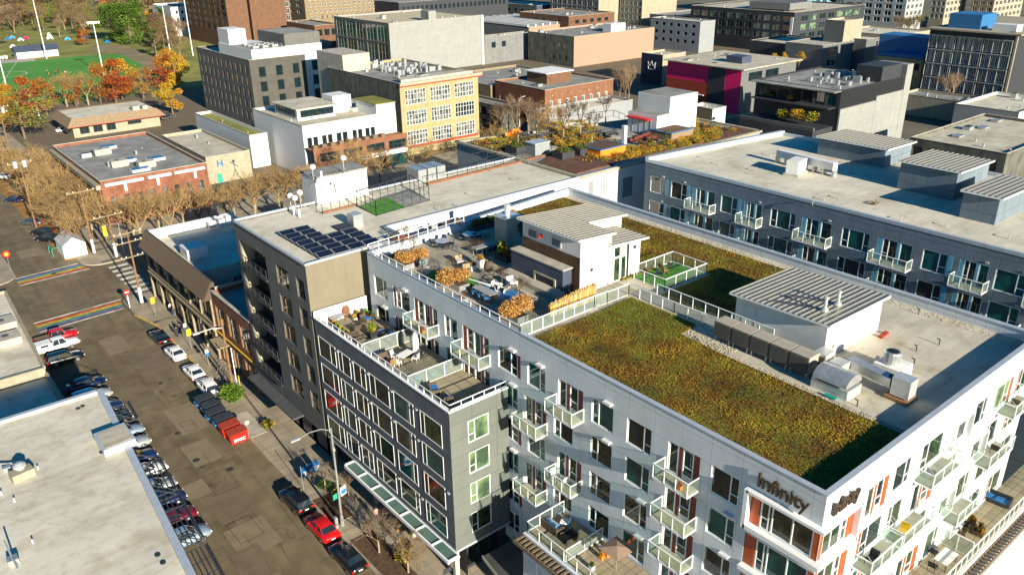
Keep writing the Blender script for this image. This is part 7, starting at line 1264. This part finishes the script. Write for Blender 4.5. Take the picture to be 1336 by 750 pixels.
# right roof
zr=ZQ-.3; t=thing('air_handler','long white air handling duct with a large intake box on the slate building roof','air handler',(*at(1050,215,zr),zr)); a_=at(1016,199,zr+1.3);c_=at(1090,217,zr+1.3)
b=MB(); edge(b,a_,c_,.9,zr+.8,zr+1.7); b.build('duct','white',t); b=MB()
for i in range(7): f=i/6.; x=a_[0]+(c_[0]-a_[0])*f; y=a_[1]+(c_[1]-a_[1])*f; b.cbox(x,y,zr,.8,.25,.8)
b.build('supports','galv',t); x,y=at(1034,228,zr); b=MB(); b.cbox(x+.6,y,zr+.25,2.6,1.5,1.6,0,R(10)); b.build('intake_box','white',t); b=MB(); b.cbox(x+.6,y,zr,3.0,1.9,.25,0,R(10)); b.build('base','concrete',t)
for i,(px,py) in enumerate(((1005,204),(985,224),(1095,260),(1075,262),(1175,288),(1235,296),(1316,312),(1180,218),(1107,215),(1060,268),(920,208),(938,216))): x,y=at(px,py,zr); b=MB(); b.path([(x,y,zr),(x,y,zr+.5),(x+.3,y,zr+.5)],.05,5); single(b,'vent_pipe','galv','small vent pipe on the slate building roof, '+['behind the long duct','left of the long duct','left of the middle penthouse shadow','left again of the middle penthouse shadow','in front of the middle penthouse shadow','in front of the right penthouse','at the right edge','beside the middle penthouse','beside the rear penthouse','near the front edge','near the rear left corner','near the left corner'][i],'vent pipe',(x,y,zr))
b=MB(); rg=random.Random(5); x,y=at(1140,266,zr); [b.tube((x+rg.uniform(-.6,.6),y+rg.uniform(-.4,.4),zr+.03),(x+rg.uniform(-.8,.8),y+rg.uniform(-.6,.6),zr+rg.uniform(.1,.3)),.07,.04,4) for i in range(14)]; single(b,'debris','bark','small heap of brown debris on the slate building roof','debris',(x,y,zr))
# near-left roof equipment
zl=11.68
def lroof(px,py): return at(px,py,zl)
x,y=lroof(30,622); t=thing('rooftop_unit','cream box fan with a round steel cap on the near white roof','air conditioner',(x,y,zl)); b=MB(); b.cbox(x,y,zl,1.7,1.1,.7,0,R(8)); b.build('cabinet','cream',t); b=MB(); b.lathe(x,y+.25,[(.3,zl+.7),(.3,zl+.9),(.5,zl+.92),(.5,zl+1.1),(.2,zl+1.3)],14); b.build('cap','alum',t)
b=MB(); x,y=lroof(8,610); b.path([(x-1,y+1,zl+.3),(x+.3,y,zl+.3),(x+1.2,y-.3,zl+.3)],.08,6); b.cbox(x,y-.5,zl,.6,.5,.4); single(b,'pipe_run','galv','steel pipework left of the cream box fan','pipe',(x,y,zl))
b=MB(); x,y=lroof(16,735); b.path([(x,y+1.4,zl+1.2),(x+.1,y,zl+.6),(x+.2,y-1.4,zl+.4)],.07,6); b.cbox(x+.1,y,zl,.7,.7,.5); single(b,'pipe_run','galv','steel vent assembly at the lower left edge of the near roof','pipe',(x,y,zl))
for i,(px,py) in enumerate(((50,612),(19,654),(43,708),(2,645))): x,y=lroof(px,py); b=MB(); b.tube((x,y,zl),(x,y,zl+.35),.07,.06,8); single(b,'vent_pipe','white',['white stub vent right of the cream box fan','white stub vent in the middle left of the near roof','white stub vent above the lower left assembly','white stub vent at the left edge of the near roof'][i],'vent pipe',(x,y,zl))
for i,(px,py) in enumerate(((206,724),(213,734),(133,590),(102,533),(108,530))): x,y=lroof(px,py); b=MB(); b.lathe(x,y,[(.2,zl),(.2,zl+.08),(.12,zl+.09)],10); single(b,'roof_drain','charcoal',['round roof drain by the lower parapet, upper one','round roof drain by the lower parapet, lower one','round drain scupper at the lift head corner','dark roof drain at the far end, left one','dark roof drain at the far end, right one'][i],'drain',(x,y,zl))
# ======================= roof patio and terraces: furniture and plants =======================
def table(label,x,y,z,w=1.2,l=.8,h=.73,rnd_=True,m='alum',a=0,legs='charcoal'):
    t=thing('table',label,'table',(x,y,z)); b=MB()
    b.lathe(x,y,[(w/2,z+h-.04),(w/2,z+h)],18) if rnd_ else b.cbox(x,y,z+h-.04,w,l,.04,0,a); b.build('tabletop',m,t)
    if rnd_: b=MB(); b.tube((x,y,z),(x,y,z+h-.04),.05,.05,8); b.lathe(x,y,[(.3,z),(.28,z+.04),(.06,z+.06)],10); b.build('pedestal',legs,t)
    else:
        for dx in (-1,1):
            for dy in (-1,1):
                X=dx*(w/2-.08);Y=dy*(l/2-.08); b=MB(); b.cbox(x+X*math.cos(a)-Y*math.sin(a),y+X*math.sin(a)+Y*math.cos(a),z,.05,.05,h-.04,0,a); b.build('leg',legs,t)
    return t
def chair(label,x,y,z,a,m='charcoal',cush=None,w=.55,arms=False,group=None,low=False,name='chair'):
    t=thing(name,label,'chair' if name=='chair' else name.replace('_',' '),(0,0,0),group); h=.36 if low else .44; b=MB(); b.cbox(0,0,h-.05,w,w,.06); b.build('seat',m,t); b=MB(); b.mesh([(-w/2,-w/2,h),(-w/2,w/2,h),(-w/2-.12,w/2,h+.48),(-w/2-.12,-w/2,h+.48),(-w/2+.04,-w/2,h),(-w/2+.04,w/2,h),(-w/2-.08,w/2,h+.48),(-w/2-.08,-w/2,h+.48)],[(0,3,2,1),(4,5,6,7),(0,1,5,4),(2,3,7,6),(3,0,4,7),(1,2,6,5)]); b.build('backrest',m,t)
    for dx in (-1,1):
        for dy in (-1,1): b=MB(); b.box(dx*(w/2-.03)-.02,dx*(w/2-.03)+.02,dy*(w/2-.03)-.02,dy*(w/2-.03)+.02,0,h-.05); b.build('leg',m,t)
    if arms:
        for dy in (-1,1): b=MB(); b.box(-w/2,w/2,dy*w/2-.04,dy*w/2+.04,h-.25,h+.22); b.build('armrest',m,t)
    if cush: b=MB(); b.cbox(.02,0,h+.012,w*.9,w*.9,.09); b.build('cushion',cush,t)
    place(t,x,y,z,a); return t
def sofa(label,x,y,z,a,L=1.9,m='wicker',cush='cushion_grey',pil=None):
    t=thing('sofa',label,'sofa'); b=MB(); b.box(-.4,.4,-L/2,L/2,.08,.36); b.build('seat',m,t); b=MB(); b.box(-.5,-.36,-L/2,L/2,.1,.78); b.build('backrest',m,t)
    for s in (-1,1): b=MB(); b.box(-.36,.4,s*L/2-s*.14,s*L/2,.36,.6) ; b.build('armrest',m,t)
    b=MB(); b.box(-.32,.38,-L/2+.16,L/2-.16,.365,.48); b.build('cushion',cush,t)
    if pil:
        for s in (-.3,.3): b=MB(); b.cbox(-.2,s*L*.6,.5,.16,.45,.4); b.build('pillow',pil,t)
    place(t,x,y,z,a); return t
def rp(px,py,z=ZR+.03): return at(px,py,z)
ZPt=ZR+.035
GO=['leaf_rust','leaf_orange','leaf_yellow']
flat('straw_a',(.46,.23,.05),.9,.25,4); flat('straw_b',(.34,.14,.03),.9,.25,4); flat('straw_c',(.70,.42,.12),.9,.2,4)
GRS=['straw_a','straw_b','straw_c','straw_b']
def potplant(label,px,py,mats,w=.7,h=.6,pm='concrete',fol=.8,z=ZPt,dens=1.6,off=(0,0)): x,y=rp(px,py,z); return planter(label,x+off[0],y+off[1],z,w,w,h,pm,(mats,fol,dens))
def grassbush(label,px,py,r,h,z=ZPt+.45,n=1500): x,y=rp(px,py,z); return bush(label,x,y,z-.1,r*.95,h*1.15,GRS,2600,.075,seed=int(px),name='ornamental_grass',cat='plant')
for i,(px,py,l,w) in enumerate(((522,345,3.6,1.1),(545,340,2.2,1.1),(592,372,3.4,1.2),(668,413,3.0,1.2))): x,y=rp(px,py); t=thing('planter_box',['long grey planter at the railing under the left orange grass','grey planter under the right half of the left orange grass','long grey planter at the railing under the middle orange grass','grey planter at the railing corner under the right orange grass'][i],'planter',(x,y,ZPt)); b=MB(); b.box(x-w/2,x+w/2,y-l/2,y+l/2,ZPt,ZPt+.55); b.box(x-w/2+.06,x+w/2-.06,y-l/2+.06,y+l/2-.06,ZPt+.55,ZPt+.58,1); b.build('box',['galv','soil'],t)
for px,py,r,h,lab in ((529,343,1.15,1.2,'big round orange ornamental grass at the left railing corner'),(548,338,1.0,1.1,'orange ornamental grass right of the biggest left one'),(584,369,1.2,1.2,'big orange ornamental grass beside the patio lawn, left one'),(600,366,1.1,1.2,'orange ornamental grass beside the patio lawn, right one'),(664,412,1.05,1.1,'rusty ornamental grass by the frosted rail corner, left one'),(681,404,1.1,1.2,'rusty ornamental grass by the frosted rail corner, right one')): grassbush(lab,px,py,r,h)
for px,py,h,lab in ((538,338,2.6,'bare twiggy shrub rising from the left orange grass'),(530,322,2.4,'bare twiggy shrub behind the red flowers'),(594,362,2.4,'bare twiggy shrub rising from the middle orange grass'),(618,340,2.6,'bare purple-brown shrub in the middle of the patio'),(676,392,2.4,'bare twiggy shrub rising from the right seating planter'),(655,372,1.8,'bare low shrub behind the white patio chairs'),(670,345,1.8,'bare low shrub at the fireplace end')): x,y=rp(px,py); t=bare_tree(lab,h,int(px),'twig_dark',spread=1.0,lev=4,fine=.006,name='twiggy_shrub',tw=5); place(t,x,y,ZPt+.2)
x,y=rp(527,322); t=thing('flower_trough','grey trough of red flowers at the left end of the patio','planter',(x,y,ZPt)); b=MB(); b.box(x-1.3,x+1.3,y-.4,y+.4,ZPt,ZPt+.6); b.build('box','galv',t); b=MB(); rg=random.Random(3); b.leaves((x,y,ZPt+.85),(1.35,.5,.35),700,.09,rg,(0,0,1,2),0); leafm('leaf_scarlet',(.55,.06,.02),(.65,.12,.03)); b.build('foliage',['leaf_scarlet','leaf_rust','leaf_olive'],t)
for px,py,mats,w,h,fol,lab,pm in ((512,318,['leaf_green','leaf_brown'],.6,.5,.6,'small planted tub in the left patio corner','concrete'),(508,327,['leaf_brown'],.5,.5,.4,'brown tub at the left railing corner','cream'),(553,350,['leaf_pale','leaf_pale'],.8,.3,.9,'silvery spiky plant in a low pot by the orange grass','galv'),(598,300,['leaf_rust','leaf_olive'],.7,.5,.7,'rust-leaved tub at the back railing near the round tables','white'),(627,348,['leaf_rust','leaf_olive'],.55,.8,.6,'rust plant in a tall white angular planter beside the egg chair','white'),(616,352,['leaf_brown'],.6,.5,.4,'white square pot left of the tall white planter','white'),(655,337,['leaf_yellow','leaf_bright','leaf_yellow'],1.0,.5,1.7,'bright yellow bamboo-like shrub in a dark tub behind the egg chair','charcoal'),(662,341,['leaf_rust','leaf_brown'],.8,.5,1.3,'rusty shrub right of the bright yellow one','charcoal'),(604,395,['leaf_brown'],.7,.5,.3,'grey tub beside the long patio table','galv')):
    if 'leaf_pale' in mats and 'leaf_pale' not in MT: leafm('leaf_pale',(.25,.3,.3),(.4,.45,.44))
    potplant(lab,px,py,mats,w,h,pm,fol)
for i,px in enumerate((622,634,646,658,668)): x,y=rp(px,288+(668-px)*.27,ZPt); planter(['low hedge trough at the back rail, farthest left','low hedge trough at the back rail, second from the left','yellow-green hedge trough at the back rail, middle','yellow-green hedge trough at the back rail, fourth','brown hedge trough at the back rail by the steel chimney'][i],x,y,ZPt,1.6,.7,.6,'charcoal',(['leaf_green','leaf_olive'] if i<2 else (['leaf_bright','leaf_yellow'] if i<4 else ['leaf_brown','leaf_rust']),.8,1.4))
# bamboo fence screen
x,y=rp(695,412); t=thing('bamboo_screen','straw coloured bamboo screen hedge along the frosted rail','screen',(44,47,ZPt)); a_=(42.0,46.6);c_=(47.3,46.7); b=MB(); rg=random.Random(8)
for i in range(560): f=rg.random(); X=a_[0]+(c_[0]-a_[0])*f; Y=a_[1]+rg.uniform(-.22,.22); h=1.05+.5*f+rg.uniform(-.1,.12); b.tube((X,Y,ZPt+.4),(X+rg.gauss(0,.05),Y+rg.gauss(0,.04),ZPt+.4+h),.04,.025,4,rg.choice((0,0,1)))
b.build('canes',['straw_c','ochre_roof'],t); b=MB(); b.box(41.9,47.4,46.35,47.0,ZPt,ZPt+.45); b.build('trough','charcoal',t)
b=MB(); b.box(38.6,47.3,45.75,46.2,ZR+.02,ZR+.2); t=thing('herb_strip','strip of low green plants between bamboo screen and frosted rail','planting',(43,46,ZR)); b.build('trough','galv',t); b=MB(); b.leaves((43,45.98,ZR+.35),(4.2,.25,.2),900,.07,random.Random(2),(0,1),0); b.build('foliage',['leaf_bright','leaf_olive'],t)
# lawn, tables, seating
for Q,lab in (([(553,362),(566,352),(584,358),(570,371)],'small artificial lawn patch left of the middle orange grass'),([(600,352),(628,368),(608,378),(590,366)],'green lawn triangle right of the middle orange grass')): b=MB(); b.prism([rp(*q) for q in Q],ZPt,ZPt+.03); single(b,'lawn_patch','turf',lab,'lawn',(41,60,ZPt))
for px,py,lab,k in ((577,322,'round patio table in the sun left of the long table','sunlit'),(613,313,'round patio table in the shade of the penthouse','shaded')):
    x,y=rp(px,py); table(lab,x,y,ZPt,1.5,m='alum')
    for i in range(4): a=R(45+90*i); chair('dark chair tucked under the '+k+' round patio table',x+math.cos(a)*.95,y+math.sin(a)*.95,ZPt,a+math.pi,'navy',group='chairs round the %s patio table'%k)
x,y=rp(634,328); table('long blue-grey shaded table behind the bright yellow shrub',x,y,ZPt,3.2,1.0,rnd_=False,m='grey'); [chair('dark chair along the long shaded table',x-1.2+i*.8,y-.9,ZPt,R(90),'navy',group='chairs along the long shaded table') for i in range(4)]
x,y=rp(601,333); table('small blue slatted table between the round tables',x+4.5,y+2.5,ZPt,2.0,.8,rnd_=False,m='grey')
# steel chimney block with flue
x,y=rp(663,318); t=thing('outdoor_kitchen','grey planted block with a steel flue standing on the patio','outdoor kitchen',(x,y,ZPt)); b=MB(); b.box(x-1,x+1,y-1,y+1,ZPt,ZPt+3.1); b.build('block','concrete',t); b=MB(); b.box(x-1.1,x+1.1,y-1.1,y+1.1,ZPt+3.1,ZPt+3.25); b.build('cap','alum',t); b=MB(); b.lathe(x+.1,y+.2,[(.3,ZPt+3.25),(.3,ZPt+4.1),(.36,ZPt+4.12),(.36,ZPt+4.3),(.1,ZPt+4.4)],12); b.build('flue','alum',t); b=MB(); b.leaves((x+.9,y-1.05,ZPt+1.8),(.5,.15,.8),160,.1,random.Random(1),(0,),0); b.build('climber','leaf_dark',t)
# egg chair
x,y=rp(638,362); t=thing('egg_chair','hanging egg chair with orange cushion on a round base','chair',(x,y,ZPt)); b=MB(); n=20
for r_,z_ in ((.62,.03),): b.path([(x+r_*math.cos(2*math.pi*i/n),y+r_*math.sin(2*math.pi*i/n),ZPt+z_) for i in range(n+1)],.035,5)
b.path([(x+.6,y+.1,ZPt),(x+.65,y+.15,ZPt+1.5),(x+.4,y+.1,ZPt+2.0),(x,y,ZPt+2.0)],.035,5); b.build('stand','black',t); b=MB(); V=[];n=12
for k in range(7):
    a=-1.35+k*.42; rr=.5*math.cos(a); zz=ZPt+1.15+.62*math.sin(a)
    for i in range(n): an=R(-240)+R(300)*i/(n-1); V.append((x+rr*math.cos(an),y+rr*math.sin(an),zz))
b.mesh(V,[(k*n+i,k*n+i+1,(k+1)*n+i+1,(k+1)*n+i) for k in range(6) for i in range(n-1)]); b.build('shell','wicker',t); b=MB(); b.lathe(x,y-.05,[(.1,ZPt+.65),(.38,ZPt+.75),(.4,ZPt+1.1),(.3,ZPt+1.5),(.1,ZPt+1.6)],12); b.build('cushion','straw_a',t,smooth=True)
for px,py,a,lab in ((553,337,200,'white sling lounge chair with timber legs by the left orange grass'),(600,345,250,'white sling lounge chair facing the lawn patch'),(607,352,70,'white sling lounge chair at the edge of the lawn patch'),(565,300,0,'pale lounge chair at the back rail left of the round table')): x,y=rp(px,py); chair(lab,x,y,ZPt,R(a),'bark_pale','fabric_white',.75,low=True)
for px,py,a,lab in ((649,378,-60,'white armchair at the left of the seating square'),(668,373,-100,'white armchair at the back of the seating square'),(652,384,-30,'white stool chair touching the seating square corner')): x,y=rp(px,py); chair(lab,x,y,ZPt,R(a),'fabric_white','fabric_white',.75,arms=True,low=True,name='armchair')
Q=[rp(646,390),rp(666,378),rp(700,396),rp(680,408)]; t=thing('seating_square','sunken square seat with grey coping and blue cushions on the patio','seating',(42,52,ZPt)); b=MB()
for p,q in zip(Q,Q[1:]+Q[:1]): edge(b,p,q,.4,ZPt,ZPt+.55)
b.build('coping','concrete',t); b=MB(); c_=[sum(q[i] for q in Q)/4 for i in (0,1)]; b.prism([tuple(c_[i]+(q[i]-c_[i])*.85 for i in (0,1)) for q in Q],ZPt+.02,ZPt+.3,0); b.build('cushion','cushion_blue',t)
x,y=rp(633,388); table('long blue patio table in the shade by the frosted corner',x,y,ZPt,1.0,2.6,rnd_=False,m='grey',a=0); [chair('blue patio chair along the long shaded front table',x+sx*.8,y-1+i*.9,ZPt,R(0 if sx<0 else 180),'navy','cushion_blue',group='chairs along the front blue table') for sx in (-1,1) for i in range(3)]
x,y=rp(626,382); t=thing('closed_parasol','closed white parasol lying beside the blue patio table','parasol',(x,y,ZPt)); b=MB(); b.tube((x-.2,y+1.4,ZPt+1.0),(x+.3,y-1.2,ZPt+1.05),.05,.12,8); b.build('canopy','fabric_white',t); b=MB(); b.tube((x-.2,y+1.4,ZPt+1),(x-.25,y+1.9,ZPt+.98),.03,.03,6); b.build('pole','galv',t)
# walkway items
x,y=rp(842,345); 
for i in range(3): chair('folding chair standing on the small fenced turf deck',56.2+i*1.1,46.8+.3*i,ZR+.055,R(-60+50*i),['navy','wood','charcoal'][i],group=None)['label']=['blue chair on the fenced turf deck','brown chair on the fenced turf deck','dark chair on the fenced turf deck'][i]
# --- wing terraces (z 16.6)
zt=16.6
def wp_(px,py): return at(px,py,zt)
def st_sofa(lab,px,py,a,**k): x,y=wp_(px,py); return sofa(lab,x,y,zt,R(a),**k)
st_sofa('wicker sofa with blue cushions at the front rail of the left terrace',494,468,90,L=1.6,cush='cushion_blue'); st_sofa('wicker sofa with striped blue cushions beside the yellow plant',512,445,200,L=1.8,cush='cushion_blue',pil='cushion_blue'); st_sofa('curved wicker sofa with blue pillow by the divider of the left terrace',512,448,180,L=1.2,pil='cushion_blue')
for px,py,a,m,lab in ((478,420,-70,'cushion_blue','blue-striped deck chair facing the back of the left terrace'),(465,432,90,'cushion_grey','grey wicker armchair beside the yellow plant'),(500,437,180,'cushion_blue','blue cushioned wicker armchair by the glass doors'),(516,440,200,'cushion_blue','blue cushioned wicker armchair nearest the divider'),(462,440,45,'cushion_grey','dark wicker cube chair in the middle of the left terrace'),(433,418,0,'cushion_blue','small blue chair at the far rail of the left terrace')): x,y=wp_(px,py); chair(lab,x,y,zt,R(a),'wicker',m,.8,arms=True,low=True,name='armchair')
for px,py,w,lab in ((470,448,.9,'tan ottoman table in front of the yellow plant'),(487,450,.9,'tan ottoman table right of the other one')): x,y=wp_(px,py); t=thing('ottoman',lab,'ottoman',(x,y,zt)); b=MB(); b.cbox(x,y,zt+.02,w,w,.4); b.build('base','wicker',t); b=MB(); b.cbox(x,y,zt+.42,w,w,.06); b.build('top','deck',t)
x,y=wp_(486,438); planter('dark tub with a bright yellow-green plant in the middle of the left terrace',x,y,zt,.9,.9,.55,'charcoal',(['leaf_bright','leaf_yellow','leaf_bright'],1.1,1.6))
x,y=wp_(451,413); t=thing('urn','brown terracotta urn in the far corner of the left terrace','pot',(x,y,zt)); b=MB(); b.lathe(x,y,[(.2,zt),(.42,zt+.3),(.5,zt+.7),(.4,zt+1.1),(.28,zt+1.25),(.3,zt+1.3)],14); b.build('body','orange_brick',t,smooth=True)
x,y=wp_(441,421); table('grey plank table beside the brown urn',x,y,zt,1.6,.8,rnd_=False,m='cushion_grey',a=R(20))
rg=random.Random(4)
for i,(px,py) in enumerate(((467,413),(472,415),(477,411),(483,414),(487,417),(463,418),(440,430),(445,434),(450,437),(436,425),(431,413),(455,441))):
    x,y=wp_(px,py); planter(['small plant pot at the back of the left terrace, first','dark plant pot at the back of the left terrace, second','plant pot at the back of the left terrace, third','plant pot at the back of the left terrace, fourth','plant pot by the glass doors of the left terrace','plant pot behind the blue deck chair','yellow-flowered pot at the front rail','green pot at the front rail beside the yellow one','low green pot at the front rail near the wicker sofa','rusty pot at the front rail','white-flowered pot at the far rail corner','pale pot at the front rail nearest the sofa'][i],x,y,zt,.4,.4,.35,rg.choice(('charcoal','orange_brick','concrete')),([rg.choice(('leaf_green','leaf_bright','leaf_yellow','leaf_olive'))],.5,1.0))
x,y=wp_(529,470); table('white outdoor dining table in the middle terrace',x,y,zt,1.6,.9,rnd_=False,m='fabric_white',a=R(15))
for i in range(4): a=R(30+90*i); chair(['pale dining chair at the window side of the middle terrace table','pale dining chair at the divider side of the middle terrace table','pale dining chair at the rail side of the middle terrace table','pale dining chair at the far side of the middle terrace table'][i],x+math.cos(a)*1.25,y+math.sin(a)*.9,zt,a+math.pi,'fabric_white','cushion_grey')
x,y=wp_(513,478); chair('brown chair at the front rail of the middle terrace',x,y,zt,R(70),'wood')
x,y=at(543,465,zt); t=thing('covered_parasol','tall beige covered parasol tied up beside the divider','parasol',(x,y,zt)); b=MB(); b.lathe(x,y,[(.2,zt),(.3,zt+.8),(.32,zt+1.8),(.22,zt+2.3),(.06,zt+2.55)],12); b.build('cover','fabric_white',t,smooth=True); b=MB(); b.cbox(x,y,zt,.8,.8,.12); b.build('base','charcoal',t)
x,y=wp_(552,470); t=thing('kettle_grill','black covered grill beside the beige parasol','grill',(x,y,zt)); b=MB(); b.lathe(x,y,[(.1,zt+.55),(.32,zt+.7),(.33,zt+.85),(.2,zt+1.05),(.03,zt+1.1)],14); b.build('kettle','black',t,smooth=True)
for a in (0,120,240): b=MB(); b.tube((x,y,zt+.6),(x+.35*math.cos(R(a)),y+.35*math.sin(R(a)),zt),.02,.02,5); b.build('leg','charcoal',t)
for px,py,c,lab in ((545,497,'cushion_blue','blue covered item at the divider of the middle terrace'),(565,492,'green_sign','small green stool near the divider'),(580,487,'cushion_blue','blue stool by the last glass doors'),(583,478,'aqua_panel','teal box by the window of the middle terrace')): x,y=wp_(px,py); t=thing('stool',lab,'stool',(x,y,zt)); b=MB(); b.lathe(x,y,[(.28,zt+.3),(.3,zt+.45),(.2,zt+.5)],10); b.build('seat',c,t); b=MB(); b.lathe(x,y,[(.22,zt),(.2,zt+.3)],10); b.build('base','charcoal',t)
st_sofa('wicker sofa with a blue throw on the corner terrace',566,512,-20,L=1.4,cush='cushion_blue'); x,y=wp_(585,524); chair('wicker armchair with blue cushion at the corner rail',x,y,zt,R(60),'wicker','cushion_blue',.8,arms=True,low=True,name='armchair')
# --- podium terraces (z 9.04)
z9=9.05
x,y=at(722,690,z9); sofa('dark wicker sofa with white patterned cushions on the lower terrace',x,y,z9,R(0),1.8,pil='cushion_blue'); x,y=at(742,705,z9); chair('dark wicker armchair with black cushion on the lower terrace',x,y,z9,R(170),'wicker','black',1.0,arms=True,low=True,name='armchair'); x,y=at(737,685,z9); chair('blue and white striped deck chair on the lower terrace',x,y,z9,R(120),'cushion_blue','fabric_white',.7,low=True)
x,y=at(800,745,z9); t=thing('parasol','pale square parasol canopy at the bottom edge of the lower terrace','parasol',(x,y,z9)); b=MB(); x+=.3; b.mesh([(x-1,y-1,z9+2.0),(x+1,y-1,z9+2.0),(x+1,y+1,z9+2.0),(x-1,y+1,z9+2.0),(x,y,z9+2.25)],[(0,1,4),(1,2,4),(2,3,4),(3,0,4),(0,3,2,1)]); b.build('canopy','pink_wall',t); b=MB(); b.tube((x,y,z9),(x,y,z9+2.1),.03,.03,6); b.build('pole','galv',t)
for i,(px,py) in enumerate(((785,728),(792,724),(800,720),(772,742))): x,y=at(px,py,z9); planter(['orange flower pot on the lower terrace, nearest the divider','orange flower pot on the lower terrace, middle','green potted plant by the wall of the lower terrace','white pot at the front of the lower terrace'][i],x,y,z9,.35,.35,.35,'orange' if i<2 else 'white',(['leaf_green' if i else 'leaf_rust'],.4,1.0))
x,y=at(1232,735,z9); table('white-topped table on the right lower terrace',x,y,z9,1.9,1.0,rnd_=False,m='fabric_white',a=R(0)); chair('dark mesh chair behind the white-topped table',x+.2,y+1.0,z9,R(-90),'charcoal'); chair('dark mesh chair left of the white-topped table',x-1.3,y+.3,z9,R(0),'charcoal'); chair('round grey chair beside the divider of the right lower terrace',x+.7,y+1.3,z9,R(-100),'grey')
x,y=at(1300,655,z9); sofa('dark sofa with bright blue cushions on the far lower terrace',x,y,z9,R(185),2.0,'charcoal','cushion_blue')
rg=random.Random(6)
for i in range(16): x,y=at(1262+rg.uniform(-14,20),690+rg.uniform(-14,12),z9); y=min(y,17.7); y=max(y,16.1); planter('small brown potted plant clustered by the divider of the lower terrace',x,y,z9,.32,.32,.35,rg.choice(('wood','orange_brick','bark')),([rg.choice(('leaf_brown','leaf_olive','leaf_rust'))],.4,.9),group='cluster of potted plants on the lower terrace')
# --- things standing on balconies
bi=0
def onbalc(px,py,z,F,u,d,fn): pass
x,y=36.9,38.6; chair('white patio chair on the balcony with the dog-shaped stand',36.95,39.3,12.29,R(90),'fabric_white'); chair('second white patio chair on the same small balcony',36.95,40.2,12.29,R(-90),'fabric_white')
for xx,zz,lab,m in ((43.4,15.58,'dark folding chair on the balcony beside the corner bays, upper','black'),(44.8,12.3,'brown chair on the balcony beside the corner bays, lower','wood'),(47.4,15.58,'colourful toy chair on the balcony left of the big window frame','yellow'),(50.4,18.85,'grey lounger on the top balcony of the sunny facade','grey'),(62.0,15.58,'wicker chair on the far balcony of the sunny facade','wicker'),(64.0,18.85,'plain chair on the farthest top balcony','bark')): chair(lab,xx,17.35,zz,R(180 if int(xx)%2 else 0),m,.0 if 0 else None,.6)
for yy,zz,lab in ((58.2,18.83,'orange flower pot at the end of the top left balcony'),(58.8,18.83,'second orange flower pot on the top left balcony'),(27.6,18.83,'long brown trough on the top right balcony')): planter(lab,36.6,yy,zz,.3,.3,.3,'orange',(['leaf_scarlet'],.35,.9))
